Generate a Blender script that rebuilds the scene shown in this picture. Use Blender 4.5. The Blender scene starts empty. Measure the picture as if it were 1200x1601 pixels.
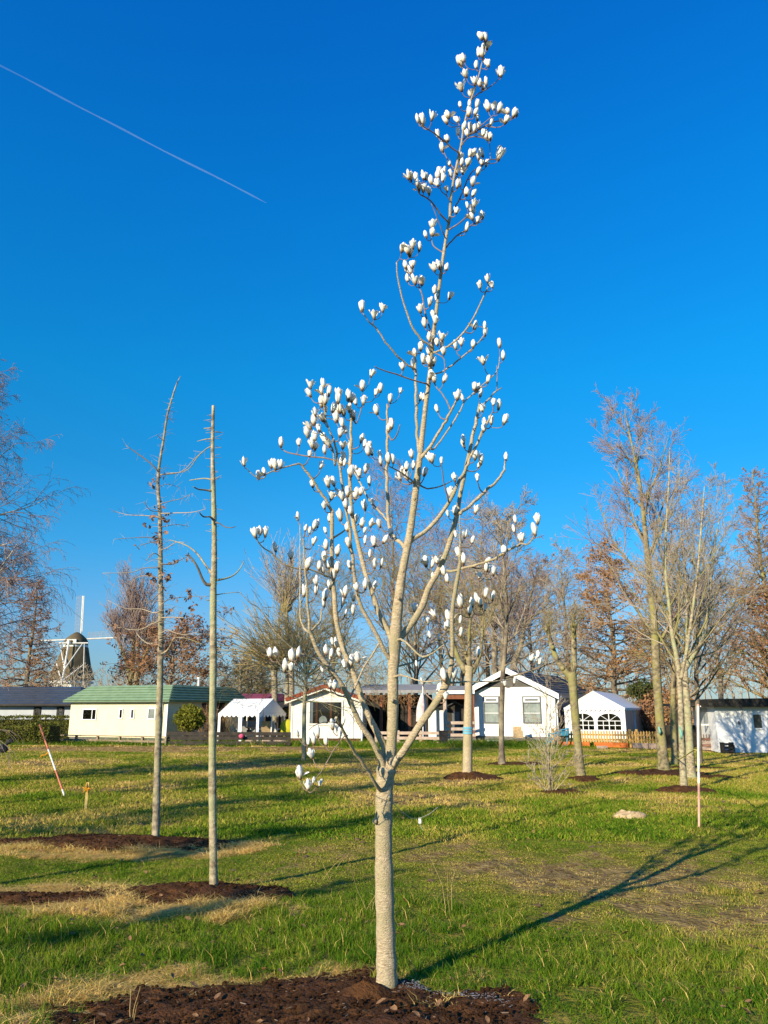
import bpy, math, random
import numpy as np
from mathutils import Vector, Matrix

# ------------------------------------------------------------------ camera, light, exposure
SC = bpy.context.scene
COL = SC.collection
CAMH = 1.6
PW, PH, FPX = 1200.0, 1601.0, 1203.0
HORIZON = 1109.0
PITCH = math.atan((HORIZON - PH / 2) / FPX)
CP, SP = math.cos(PITCH), math.sin(PITCH)
cd = bpy.data.cameras.new('camera')
cam = bpy.data.objects.new('camera', cd)
COL.objects.link(cam)
cam.location = (0, 0, CAMH)
cam.rotation_euler = (math.pi / 2 + PITCH, 0, 0)
cd.sensor_fit = 'VERTICAL'
cd.sensor_height = 36.0
cd.lens = FPX / PH * 36.0
cd.clip_start = 0.05
cd.clip_end = 9000
SC.camera = cam

SUN_AZ = math.radians(39.0)      # sun stands behind the camera, 39 degrees to its left
SUN_EL = math.radians(21.0)
world = bpy.data.worlds.new('World')
SC.world = world
world.use_nodes = True
wn = world.node_tree
for n in list(wn.nodes):
    wn.nodes.remove(n)
wo = wn.nodes.new('ShaderNodeOutputWorld')
wb = wn.nodes.new('ShaderNodeBackground')
ws = wn.nodes.new('ShaderNodeTexSky')
ws.sky_type = 'NISHITA'
ws.sun_disc = False
ws.sun_elevation = SUN_EL
ws.sun_rotation = math.pi + SUN_AZ
ws.altitude = 0
ws.air_density = 1.0
ws.dust_density = 0.15
ws.ozone_density = 3.0
wg = wn.nodes.new('ShaderNodeGamma')
wg.inputs[1].default_value = 1.0
wh = wn.nodes.new('ShaderNodeHueSaturation')
wh.inputs['Saturation'].default_value = 1.0
wh.inputs['Value'].default_value = 1.0
wn.links.new(ws.outputs[0], wg.inputs[0])
wn.links.new(wg.outputs[0], wh.inputs['Color'])
# deep, saturated blue of a very clear winter sky: a smooth grading of the Nishita sky by height above the horizon
wt = wn.nodes.new('ShaderNodeTexCoord'); wx = wn.nodes.new('ShaderNodeSeparateXYZ'); wr = wn.nodes.new('ShaderNodeValToRGB')
wn.links.new(wt.outputs['Generated'], wx.inputs[0]); wn.links.new(wx.outputs['Z'], wr.inputs[0])
els = wr.color_ramp.elements
SKYR = [(0.0, (.50,.66,.92)), (.10, (.58,.94,1.28)), (.197, (.25,1.12,1.56)), (.30, (.12,1.20,1.70)), (.40, (.06,1.38,1.99)), (.586, (.035,1.38,2.4)), (.724, (.03,1.28,2.6)), (1.0, (.03,1.2,2.7))]
for i, (p_, c_) in enumerate(SKYR):
    e_ = els[i] if i < 2 else els.new(p_)
    e_.position = p_ if i != 1 else .10
    e_.color = (c_[0]/2.8, c_[1]/2.8, c_[2]/2.8, 1)
wm = wn.nodes.new('ShaderNodeVectorMath'); wm.operation = 'MULTIPLY'
wm2 = wn.nodes.new('ShaderNodeVectorMath'); wm2.operation = 'SCALE'; wm2.inputs['Scale'].default_value = 2.8
wn.links.new(wh.outputs[0], wm.inputs[0]); wn.links.new(wr.outputs[0], wm.inputs[1]); wn.links.new(wm.outputs[0], wm2.inputs[0])
wn.links.new(wm2.outputs[0], wb.inputs[0])
wb.inputs[1].default_value = 0.070
wn.links.new(wb.outputs[0], wo.inputs[0])

sd = bpy.data.lights.new('sun', 'SUN')
sd.energy = 5.0
sd.angle = math.radians(0.53)
sd.color = (1.0, 0.87, 0.62)
sun = bpy.data.objects.new('sun', sd)
COL.objects.link(sun)
sdir = Vector((-math.sin(SUN_AZ) * math.cos(SUN_EL), -math.cos(SUN_AZ) * math.cos(SUN_EL), math.sin(SUN_EL)))
sun.rotation_euler = sdir.to_track_quat('Z', 'Y').to_euler()
sun.location = (-20, -25, 20)
SC.view_settings.view_transform = 'Standard'
SC.view_settings.look = 'None'
SC.view_settings.exposure = 0.58
SC.view_settings.gamma = 1.0
SC.view_settings.use_curve_mapping = False
SC.cycles.max_bounces = 6
SC.cycles.diffuse_bounces = 3
SC.cycles.transparent_max_bounces = 8
SC.cycles.caustics_reflective = False
SC.cycles.caustics_refractive = False

# ------------------------------------------------------------------ where a photo point stands in the world
def ray(px, py):
    u, v = px - PW / 2, PH / 2 - py
    y = FPX * CP - v * SP
    z = FPX * SP + v * CP
    return Vector((u / y, 1.0, z / y))

def at(px, py, Y):
    return Vector((0, 0, CAMH)) + ray(px, py) * Y

def G(px, py, z=0.0):
    r = ray(px, py)
    return Vector((0, 0, CAMH)) + r * ((z - CAMH) / r.z)

def pxm(P):                       # metres per photo pixel at a world point
    return (P.y * CP + (P.z - CAMH) * SP) / FPX

def topx(P):
    d = P.y * CP + (P.z - CAMH) * SP
    v = -P.y * SP + (P.z - CAMH) * CP
    return (PW / 2 + P.x / d * FPX, PH / 2 - v / d * FPX)

# ------------------------------------------------------------------ helpers
def tag(o, label=None, cat=None, group=None, kind=None):
    if label: o['label'] = label
    if cat: o['category'] = cat
    if group: o['group'] = group
    if kind: o['kind'] = kind
    return o

def empty(name, loc, rz=0.0):
    o = bpy.data.objects.new(name, None)
    COL.objects.link(o)
    o.location = loc
    o.rotation_euler = (0, 0, rz)
    return o

def link(name, me, parent=None, loc=None, rot=None, scale=None):
    o = bpy.data.objects.new(name, me)
    COL.objects.link(o)
    if parent is not None: o.parent = parent
    if loc is not None: o.location = loc
    if rot is not None: o.rotation_euler = rot
    if scale is not None: o.scale = scale
    return o

def mesh_np(name, verts, faces, mats, smooth=False):
    """verts Nx3 array, faces list of arrays (M x k)"""
    me = bpy.data.meshes.new(name)
    verts = np.asarray(verts, dtype=np.float32)
    me.vertices.add(len(verts))
    me.vertices.foreach_set('co', verts.ravel())
    loops, starts, tot = [], [], 0
    for f in faces:
        f = np.asarray(f, dtype=np.int32)
        if len(f) == 0: continue
        k = f.shape[1]
        loops.append(f.ravel())
        starts.append(np.arange(len(f)) * k + tot)
        tot += f.size
    loops = np.concatenate(loops); starts = np.concatenate(starts)
    me.loops.add(len(loops)); me.loops.foreach_set('vertex_index', loops)
    me.polygons.add(len(starts)); me.polygons.foreach_set('loop_start', starts.astype(np.int32))
    me.update(calc_edges=True)
    for m in (mats if isinstance(mats, (list, tuple)) else [mats]):
        me.materials.append(m)
    if smooth:
        me.polygons.foreach_set('use_smooth', np.ones(len(starts), dtype=bool))
    return me

class MB:
    def __init__(self):
        self.v, self.f, self.mi = [], [], []
    def add(self, vs, fs, mi=0):
        b = len(self.v)
        self.v += [tuple(v) for v in vs]
        self.f += [tuple(i + b for i in f) for f in fs]
        self.mi += [mi] * len(fs)
    def box(self, x0, x1, y0, y1, z0, z1, mi=0):
        self.add([(x0,y0,z0),(x1,y0,z0),(x1,y1,z0),(x0,y1,z0),(x0,y0,z1),(x1,y0,z1),(x1,y1,z1),(x0,y1,z1)],
                 [(0,3,2,1),(4,5,6,7),(0,1,5,4),(1,2,6,5),(2,3,7,6),(3,0,4,7)], mi)
        return self
    def hexa(self, lo, hi, mi=0):     # two quads, bottom and top
        self.add(list(lo) + list(hi), [(0,3,2,1),(4,5,6,7),(0,1,5,4),(1,2,6,5),(2,3,7,6),(3,0,4,7)], mi)
        return self
    def slab(self, quad, t, mi=0):    # a sheet of thickness t under a quad given in order
        q = [Vector(p) for p in quad]
        n = (q[1] - q[0]).cross(q[3] - q[0]).normalized()
        self.hexa([p - n * t for p in q], q, mi)
        return self
    def prism(self, poly, y0, y1, mi=0):   # polygon in x,z pushed along y
        n = len(poly)
        vs = [(x, y0, z) for x, z in poly] + [(x, y1, z) for x, z in poly]
        fs = [tuple(range(n)), tuple(range(2*n-1, n-1, -1))]
        fs += [(i, i + n, (i+1) % n + n, (i+1) % n) for i in range(n)]
        self.add(vs, fs, mi)
        return self
    def cyl(self, p0, p1, r0, r1=None, n=8, mi=0):
        p0, p1 = Vector(p0), Vector(p1)
        r1 = r0 if r1 is None else r1
        d = (p1 - p0).normalized()
        a = d.orthogonal().normalized(); b = d.cross(a)
        vs = []
        for p, r in ((p0, r0), (p1, r1)):
            for k in range(n):
                t = 2 * math.pi * k / n
                vs.append(p + a * (math.cos(t) * r) + b * (math.sin(t) * r))
        fs = [(k, (k+1) % n, (k+1) % n + n, k + n) for k in range(n)]
        fs += [tuple(range(n-1, -1, -1)), tuple(range(n, 2*n))]
        self.add(vs, fs, mi)
        return self
    def tube(self, pts, rad, n=8, mi=0, cap=True):
        pts = [Vector(p) for p in pts]
        a = None; vs = []
        for i, p in enumerate(pts):
            d = (pts[min(i+1, len(pts)-1)] - pts[max(i-1, 0)]).normalized()
            if a is None: a = d.orthogonal().normalized()
            a = (a - d * a.dot(d)).normalized()
            b = d.cross(a)
            for k in range(n):
                t = 2 * math.pi * k / n
                vs.append(p + (a * math.cos(t) + b * math.sin(t)) * rad[i])
        fs = [(i*n + k, i*n + (k+1) % n, (i+1)*n + (k+1) % n, (i+1)*n + k) for i in range(len(pts)-1) for k in range(n)]
        if cap:
            fs.append(tuple(range(n-1, -1, -1)))
            fs.append(tuple(range((len(pts)-1)*n, len(pts)*n)))
        self.add(vs, fs, mi)
        return self
    def ball(self, c, rx, ry, rz, n=10, m=6, mi=0):
        vs = [(c[0], c[1], c[2] - rz)]
        for j in range(1, m):
            f = math.pi * j / m - math.pi / 2
            for k in range(n):
                t = 2 * math.pi * k / n
                vs.append((c[0] + rx*math.cos(f)*math.cos(t), c[1] + ry*math.cos(f)*math.sin(t), c[2] + rz*math.sin(f)))
        vs.append((c[0], c[1], c[2] + rz))
        fs = [(0, 1 + (k+1) % n, 1 + k) for k in range(n)]
        for j in range(m-2):
            for k in range(n):
                fs.append((1+j*n+k, 1+j*n+(k+1) % n, 1+(j+1)*n+(k+1) % n, 1+(j+1)*n+k))
        top = len(vs) - 1
        fs += [(top, 1+(m-2)*n+k, 1+(m-2)*n+(k+1) % n) for k in range(n)]
        self.add(vs, fs, mi)
        return self
    def mesh(self, name, mats, smooth=False):
        me = bpy.data.meshes.new(name)
        me.from_pydata(self.v, [], self.f)
        mats = mats if isinstance(mats, (list, tuple)) else [mats]
        for m in mats: me.materials.append(m)
        me.polygons.foreach_set('material_index', self.mi)
        if smooth: me.polygons.foreach_set('use_smooth', [True] * len(self.f))
        me.update()
        return me
    def build(self, name, mats, parent=None, smooth=False, loc=None, rot=None):
        return link(name, self.mesh(name, mats, smooth), parent, loc, rot)

def segs_mesh(name, segs, mats, sides=3, smooth=True):
    """segs: N x 8 (p0, p1, r0, r1) -> prisms"""
    S = np.asarray(segs, dtype=np.float64)
    p0, p1, r0, r1 = S[:, 0:3], S[:, 3:6], S[:, 6], S[:, 7]
    d = p1 - p0
    L = np.linalg.norm(d, axis=1, keepdims=True); L[L == 0] = 1e-6
    d = d / L
    ref = np.where(np.abs(d[:, 2:3]) > 0.9, np.array([[1.0, 0, 0]]), np.array([[0, 0, 1.0]]))
    a = np.cross(d, ref); a /= np.linalg.norm(a, axis=1, keepdims=True)
    b = np.cross(d, a)
    p1 = p1 + d * np.minimum(L * 0.04, 0.01)
    N = len(S)
    V = np.zeros((N, 2 * sides, 3))
    for k in range(sides):
        t = 2 * math.pi * k / sides
        o = a * math.cos(t) + b * math.sin(t)
        V[:, k] = p0 + o * r0[:, None]
        V[:, k + sides] = p1 + o * r1[:, None]
    base = (np.arange(N) * 2 * sides)[:, None]
    F = np.concatenate([base + np.array([[k, (k+1) % sides, (k+1) % sides + sides, k + sides]]) for k in range(sides)])
    return mesh_np(name, V.reshape(-1, 3), [F], mats, smooth)

def quads_mesh(name, C, size, mats, rng, flat=0.0, aspect=1.7):
    """small leaves: N centres"""
    C = np.asarray(C, dtype=np.float64); N = len(C)
    a = rng.normal(size=(N, 3)); a /= np.linalg.norm(a, axis=1, keepdims=True)
    b = rng.normal(size=(N, 3)); b -= a * np.sum(a*b, axis=1, keepdims=True); b /= np.linalg.norm(b, axis=1, keepdims=True)
    s = (size * rng.uniform(0.6, 1.3, size=(N, 1)))
    a *= s * aspect; b *= s
    n = np.cross(a, b); n /= np.linalg.norm(n, axis=1, keepdims=True)
    V = np.stack([C - a, C - b*0.8 + n*s*0.3, C + a, C + b*0.8 + n*s*0.3], axis=1).reshape(-1, 3)
    i = np.arange(N) * 4
    F = np.stack([np.stack([i, i+1, i+2], 1), np.stack([i, i+2, i+3], 1)], 1).reshape(-1, 3)
    return mesh_np(name, V, [F], mats, False)

def vnoise(x, y, seed=0):
    """smooth value noise 0..1 on arrays"""
    xi, yi = np.floor(x).astype(np.int64), np.floor(y).astype(np.int64)
    xf, yf = x - xi, y - yi
    def h(a, b):
        n = (a * 374761393 + b * 668265263 + seed * 1442695041) & 0x7fffffff
        n = ((n ^ (n >> 13)) * 1274126177) & 0x7fffffff
        return ((n ^ (n >> 16)) & 0xffff) / 65535.0
    u, v = xf*xf*(3-2*xf), yf*yf*(3-2*yf)
    return (h(xi, yi)*(1-u) + h(xi+1, yi)*u)*(1-v) + (h(xi, yi+1)*(1-u) + h(xi+1, yi+1)*u)*v

def fbm(x, y, seed=0, oct=4):
    x = np.asarray(x, dtype=np.float64); y = np.asarray(y, dtype=np.float64)
    s, a, t = 0, 0.5, 0
    for o in range(oct):
        s = s + a * vnoise(x * 2**o, y * 2**o, seed + o); t += a; a *= 0.5
    return s / t

# ------------------------------------------------------------------ materials
def newmat(name):
    m = bpy.data.materials.new(name); m.use_nodes = True
    nt = m.node_tree
    b = nt.nodes['Principled BSDF']
    return m, nt, b

def mat(name, c1, c2=None, rough=0.7, scale=8.0, bump=0.0, bscale=None, stretch=(1,1,1), detail=5, contrast=(0.35, 0.65), metallic=0.0,
        c3=None, s3=2.0, spec=0.12, wave=None, coords='Object', translucent=0.0, wavedist=0.02):
    m, nt, b = newmat(name)
    N, L = nt.nodes, nt.links
    b.inputs['Roughness'].default_value = rough
    b.inputs['Metallic'].default_value = metallic
    b.inputs['Specular IOR Level'].default_value = spec
    tc = N.new('ShaderNodeTexCoord'); mp = N.new('ShaderNodeMapping')
    mp.inputs['Scale'].default_value = stretch
    L.new(tc.outputs[coords], mp.inputs[0])
    c2 = c2 or tuple(x * 0.8 for x in c1)
    nz = N.new('ShaderNodeTexNoise'); nz.inputs['Scale'].default_value = scale; nz.inputs['Detail'].default_value = detail
    L.new(mp.outputs[0], nz.inputs['Vector'])
    cr = N.new('ShaderNodeValToRGB')
    cr.color_ramp.elements[0].position = contrast[0]; cr.color_ramp.elements[0].color = (*c1, 1)
    cr.color_ramp.elements[1].position = contrast[1]; cr.color_ramp.elements[1].color = (*c2, 1)
    L.new(nz.outputs['Fac'], cr.inputs[0])
    out = cr.outputs[0]
    if c3:
        n3 = N.new('ShaderNodeTexNoise'); n3.inputs['Scale'].default_value = s3; n3.inputs['Detail'].default_value = 4
        L.new(tc.outputs[coords], n3.inputs['Vector'])
        r3 = N.new('ShaderNodeValToRGB'); r3.color_ramp.elements[0].position = 0.45; r3.color_ramp.elements[1].position = 0.62
        L.new(n3.outputs['Fac'], r3.inputs[0])
        mx = N.new('ShaderNodeMix'); mx.data_type = 'RGBA'
        L.new(r3.outputs[0], mx.inputs[0]); L.new(out, mx.inputs[6]); mx.inputs[7].default_value = (*c3, 1)
        out = mx.outputs[2]
    L.new(out, b.inputs['Base Color'])
    h = None
    if bump:
        nb = N.new('ShaderNodeTexNoise'); nb.inputs['Scale'].default_value = bscale or scale * 3; nb.inputs['Detail'].default_value = 6
        L.new(mp.outputs[0], nb.inputs['Vector'])
        bp = N.new('ShaderNodeBump'); bp.inputs['Strength'].default_value = bump; bp.inputs['Distance'].default_value = 0.02
        L.new(nb.outputs['Fac'], bp.inputs['Height'])
        h = bp.outputs[0]
    if wave:                      # (axis, period in metres, strength): boards or tile courses as relief
        wv = N.new('ShaderNodeTexWave'); wv.wave_type = 'BANDS'; wv.bands_direction = wave[0]; wv.wave_profile = 'SAW'
        wv.inputs['Scale'].default_value = 1.0 / wave[1] * 0.314159 * 1.0
        wv.inputs['Distortion'].default_value = 0
        L.new(tc.outputs['Object'], wv.inputs['Vector'])
        b2 = N.new('ShaderNodeBump'); b2.inputs['Strength'].default_value = wave[2]; b2.inputs['Distance'].default_value = wavedist
        L.new(wv.outputs['Fac'], b2.inputs['Height'])
        if h: L.new(h, b2.inputs['Normal'])
        h = b2.outputs[0]
    if h: L.new(h, b.inputs['Normal'])
    if translucent:
        tr = N.new('ShaderNodeBsdfTranslucent'); ms = N.new('ShaderNodeMixShader'); ms.inputs[0].default_value = translucent
        L.new(out, tr.inputs[0]); L.new(b.outputs[0], ms.inputs[1]); L.new(tr.outputs[0], ms.inputs[2])
        L.new(ms.outputs[0], N['Material Output'].inputs[0])
    return m

M = {}
M['mag_bark'] = mat('magnolia_bark', (0.62,0.50,0.33), (0.30,0.225,0.14), rough=0.85, scale=34, stretch=(1,1,3.2), bump=0.8, bscale=80, c3=(0.44,0.37,0.22), s3=6, contrast=(0.40,0.74))
M['mag_twig'] = mat('magnolia_twig', (0.30,0.22,0.17), (0.17,0.12,0.10), rough=0.8, scale=30)
M['bark_young'] = mat('young_bark', (0.50,0.41,0.27), (0.17,0.135,0.085), rough=0.9, scale=14, stretch=(1,1,1.5), bump=0.6, bscale=60, c3=(0.36,0.36,0.20), s3=3)
M['bark_oak'] = mat('mottled_bark', (0.46,0.38,0.27), (0.11,0.085,0.06), rough=0.9, scale=11, stretch=(1,1,1.3), bump=0.6, bscale=60, c3=(0.31,0.28,0.16), s3=4)
M['bark_green'] = mat('mossy_bark', (0.34,0.28,0.17), (0.13,0.105,0.06), rough=0.95, scale=9, stretch=(1,1,1.4), bump=0.9, bscale=30, c3=(0.27,0.245,0.09), s3=2.5)
M['bark_dark'] = mat('dark_bark', (0.20,0.16,0.12), (0.08,0.065,0.05), rough=0.9, scale=8, bump=0.5, bscale=30, c3=(0.30,0.25,0.17), s3=3)
M['bark_birch'] = mat('birch_bark', (0.55,0.52,0.47), (0.16,0.13,0.11), rough=0.8, scale=5, stretch=(1,1,3), contrast=(0.5,0.62))
M['twig_grey'] = mat('grey_twigs', (0.46,0.38,0.28), (0.32,0.25,0.18), rough=0.9, scale=1.5)
M['twig_purple'] = mat('purple_twigs', (0.38,0.28,0.24), (0.27,0.19,0.17), rough=0.9, scale=1.5)
M['twig_brown'] = mat('brown_twigs', (0.42,0.25,0.13), (0.28,0.16,0.08), rough=0.9, scale=1.0)
M['twig_yellow'] = mat('yellow_twigs', (0.50,0.37,0.13), (0.33,0.23,0.09), rough=0.9, scale=0.8)
M['twig_olive'] = mat('olive_twigs', (0.36,0.30,0.14), (0.22,0.17,0.09), rough=0.9, scale=1.2)
M['leaf_brown'] = mat('brown_leaves', (0.42,0.22,0.10), (0.24,0.12,0.07), rough=0.8, scale=2.5, translucent=0.25)
M['leaf_rust'] = mat('rust_leaves', (0.50,0.27,0.10), (0.32,0.17,0.07), rough=0.8, scale=1.2, translucent=0.25)
M['leaf_dead'] = mat('dead_leaves', (0.38,0.22,0.14), (0.17,0.09,0.06), rough=0.7, scale=20, translucent=0.2)
M['leaf_litter'] = mat('leaf_litter', (0.32,0.18,0.085), (0.17,0.09,0.045), rough=0.7, scale=4)
M['leaf_green'] = mat('green_leaves', (0.15,0.17,0.02), (0.27,0.25,0.03), rough=0.6, scale=5, translucent=0.3)
M['hedge'] = mat('hedge_leaves', (0.085,0.105,0.018), (0.19,0.17,0.028), rough=0.7, scale=4, translucent=0.15)
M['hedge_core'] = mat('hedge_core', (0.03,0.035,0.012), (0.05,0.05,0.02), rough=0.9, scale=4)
M['evergreen'] = mat('evergreen', (0.09,0.10,0.03), (0.05,0.06,0.02), rough=0.8, scale=2, translucent=0.1)
M['petal'] = mat('white_petal', (0.90,0.88,0.83), (0.86,0.80,0.70), rough=0.55, scale=25, spec=0.2, translucent=0.13, contrast=(0.4,0.75))
def petal_mat():
    m = M['petal']; nt = m.node_tree; N, L = nt.nodes, nt.links
    b = N['Principled BSDF']; src = b.inputs['Base Color'].links[0].from_socket
    tc = N.new('ShaderNodeTexCoord'); sx = N.new('ShaderNodeSeparateXYZ'); L.new(tc.outputs['Object'], sx.inputs[0])
    nz = N.new('ShaderNodeTexNoise'); nz.inputs['Scale'].default_value = 7; L.new(tc.outputs['Object'], nz.inputs['Vector'])
    ma = N.new('ShaderNodeMath'); ma.operation = 'MULTIPLY_ADD'; ma.inputs[1].default_value = 0.35; L.new(nz.outputs['Fac'], ma.inputs[0]); L.new(sx.outputs['Z'], ma.inputs[2])
    r = N.new('ShaderNodeValToRGB'); r.color_ramp.elements[0].position = 0.22; r.color_ramp.elements[0].color = (0.50, 0.37, 0.24, 1)
    r.color_ramp.elements[1].position = 0.52; r.color_ramp.elements[1].color = (1, 1, 1, 1); L.new(ma.outputs[0], r.inputs[0])
    mx = N.new('ShaderNodeMix'); mx.data_type = 'RGBA'; mx.blend_type = 'MULTIPLY'; mx.inputs[0].default_value = 1
    L.new(src, mx.inputs[6]); L.new(r.outputs[0], mx.inputs[7]); L.new(mx.outputs[2], b.inputs['Base Color'])
    for n in N:
        if n.type == 'BSDF_TRANSLUCENT': L.new(mx.outputs[2], n.inputs[0])
petal_mat()
M['calyx'] = mat('brown_bud_scale', (0.20,0.13,0.07), (0.10,0.065,0.04), rough=0.9, scale=80)
M['mulch'] = mat('dark_mulch', (0.125,0.052,0.017), (0.04,0.019,0.008), rough=0.95, scale=14, bump=1.0, bscale=55, c3=(0.085,0.036,0.016), s3=3)
M['soil_dry'] = mat('dry_soil', (0.30,0.20,0.12), (0.17,0.11,0.07), rough=0.95, scale=6, bump=1.0, bscale=20)
M['straw'] = mat('straw', (0.62,0.46,0.20), (0.44,0.30,0.13), rough=0.8, scale=12, translucent=0.15)
M['frost'] = mat('frost', (0.40,0.41,0.44), (0.16,0.15,0.15), rough=0.5, scale=30)
M['cream_wall'] = mat('cream_cladding', (0.80,0.72,0.49), (0.77,0.69,0.45), rough=0.6, scale=2, wave=('Z',0.17,0.55))
M['white_wall'] = mat('white_wall', (0.80,0.79,0.76), (0.76,0.75,0.72), rough=0.7, scale=2.5, bump=0.15, bscale=20)
M['offwhite_wall'] = mat('offwhite_wall', (0.78,0.75,0.68), (0.70,0.66,0.58), rough=0.7, scale=2.5, wave=('X',0.3,0.35))
M['greyblue_wall'] = mat('greyblue_wall', (0.46,0.48,0.51), (0.40,0.42,0.46), rough=0.7, scale=3)  # on the dark-roofed house this colour holds the shade of a white wall
M['panel_white'] = mat('white_panels', (0.80,0.80,0.80), (0.72,0.71,0.70), rough=0.5, scale=1.5)
M['green_roof'] = mat('green_roof', (0.18,0.27,0.16), (0.23,0.33,0.20), rough=0.55, scale=3, wave=('Z',0.085,0.9), wavedist=0.03)
M['blue_roof'] = mat('slate_blue_roof', (0.045,0.055,0.075), (0.065,0.075,0.095), rough=0.4, scale=2, wave=('Z',0.12,0.9), spec=0.5, wavedist=0.03)
M['slate_roof'] = mat('dark_slate_roof', (0.045,0.047,0.055), (0.075,0.077,0.085), rough=0.45, scale=3, wave=('Z',0.12,0.8), spec=0.5, wavedist=0.03)
M['red_roof'] = mat('red_tile_roof', (0.36,0.10,0.055), (0.24,0.07,0.045), rough=0.7, scale=5, wave=('Z',0.11,1.0), wavedist=0.04)
M['wine_roof'] = mat('wine_red_roof', (0.27,0.05,0.07), (0.20,0.04,0.055), rough=0.5, scale=2)
M['grey_roof'] = mat('grey_felt_roof', (0.24,0.23,0.23), (0.32,0.31,0.30), rough=0.8, scale=4)
M['dark_roof'] = mat('dark_felt_roof', (0.035,0.032,0.03), (0.06,0.055,0.05), rough=0.9, scale=4, bump=0.4)
M['white_trim'] = mat('white_trim', (0.80,0.80,0.79), (0.77,0.77,0.76), rough=0.5, scale=3)
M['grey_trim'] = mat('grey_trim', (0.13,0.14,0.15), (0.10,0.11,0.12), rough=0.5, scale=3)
M['dark_trim'] = mat('dark_trim', (0.035,0.03,0.03), (0.05,0.045,0.04), rough=0.6, scale=3)
M['brown_brick'] = mat('dark_plinth', (0.14,0.045,0.04), (0.09,0.03,0.03), rough=0.8, scale=8)
M['grey_plinth'] = mat('grey_plinth', (0.12,0.12,0.115), (0.17,0.165,0.155), rough=0.9, scale=5)
M['dark_gable'] = mat('dark_gable_boards', (0.10,0.095,0.085), (0.13,0.12,0.11), rough=0.8, scale=3, wave=('Z',0.15,0.7))
M['wood_old'] = mat('weathered_wood', (0.34,0.25,0.17), (0.22,0.165,0.115), rough=0.85, scale=6, stretch=(1,1,6))
M['wood_pink'] = mat('pale_wood', (0.52,0.40,0.32), (0.42,0.31,0.24), rough=0.8, scale=6)
M['wood_red'] = mat('red_brown_wood', (0.27,0.10,0.05), (0.17,0.07,0.04), rough=0.7, scale=6)
M['wood_dark'] = mat('dark_wood', (0.06,0.05,0.04), (0.035,0.03,0.028), rough=0.8, scale=5)
M['wood_fence'] = mat('new_wood', (0.55,0.34,0.11), (0.44,0.26,0.085), rough=0.75, scale=7)
M['wood_orange'] = mat('orange_plank', (0.55,0.15,0.03), (0.45,0.12,0.03), rough=0.6, scale=5)
M['brickwork'] = mat('brick_courses', (0.28,0.15,0.11), (0.20,0.11,0.08), rough=0.9, scale=10)
M['slab'] = mat('pink_slab', (0.44,0.32,0.25), (0.36,0.26,0.20), rough=0.9, scale=8)
M['tent'] = mat('white_tent_cloth', (0.82,0.82,0.82), (0.79,0.79,0.80), rough=0.6, scale=3, translucent=0.12)
M['tent_grey'] = mat('clear_grey_foil', (0.35,0.34,0.33), (0.28,0.28,0.27), rough=0.35, scale=3)
M['steel'] = mat('pale_steel', (0.62,0.62,0.62), (0.55,0.55,0.55), rough=0.35, scale=3)
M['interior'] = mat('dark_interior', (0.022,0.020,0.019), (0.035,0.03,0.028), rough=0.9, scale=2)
M['curtain'] = mat('net_curtain', (0.66,0.67,0.62), (0.44,0.46,0.43), rough=0.9, scale=3, wave=('X',0.14,1.0), wavedist=0.06)
M['thatch'] = mat('thatch', (0.10,0.075,0.042), (0.17,0.13,0.075), rough=0.95, scale=0.5, bump=0.4, bscale=3)
M['mill_white'] = mat('mill_white', (0.72,0.71,0.68), (0.55,0.54,0.5), rough=0.7, scale=1)
M['red'] = mat('red_paint', (0.62,0.20,0.13), (0.52,0.14,0.085), rough=0.5, scale=8)
M['pole_red'] = mat('faded_red_paint', (0.70,0.42,0.33), (0.62,0.30,0.22), rough=0.6, scale=8)
M['pole_white'] = mat('pole_white_paint', (0.78,0.77,0.74), (0.62,0.60,0.56), rough=0.6, scale=8)
M['orange_tape'] = mat('orange_tape', (0.75,0.36,0.03), (0.65,0.30,0.03), rough=0.5, scale=8, translucent=0.2)
M['stake'] = mat('yellow_stake', (0.62,0.46,0.16), (0.52,0.37,0.12), rough=0.8, scale=8)
M['cyan'] = mat('turquoise_band', (0.20,0.44,0.36), (0.14,0.34,0.30), rough=0.5, scale=8)
M['lightblue'] = mat('light_blue_band', (0.16,0.42,0.55), (0.13,0.36,0.5), rough=0.5, scale=8)
M['blue_plastic'] = mat('blue_plastic', (0.05,0.27,0.42), (0.04,0.22,0.36), rough=0.4, scale=8)
M['rope'] = mat('yellow_rope', (0.50,0.46,0.12), (0.42,0.38,0.10), rough=0.8, scale=20)
M['wire'] = mat('pale_wire', (0.5,0.47,0.4), (0.45,0.42,0.36), rough=0.6, scale=20)
M['black'] = mat('black_plastic', (0.015,0.015,0.017), (0.03,0.03,0.032), rough=0.5, scale=6)
M['pink'] = mat('pink_plastic', (0.75,0.10,0.20), (0.68,0.08,0.17), rough=0.5, scale=6)
M['parasol'] = mat('pink_cloth', (0.62,0.42,0.40), (0.7,0.62,0.60), rough=0.8, scale=7)
M['stone'] = mat('pale_stone', (0.58,0.42,0.24), (0.40,0.28,0.15), rough=0.9, scale=12, bump=0.7)
M['yellow_ball'] = mat('yellow_cloth', (0.45,0.42,0.03), (0.4,0.37,0.03), rough=0.7, scale=4)
M['redframe'] = mat('orange_brown_frame', (0.5,0.17,0.06), (0.42,0.14,0.05), rough=0.6, scale=4)

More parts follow.
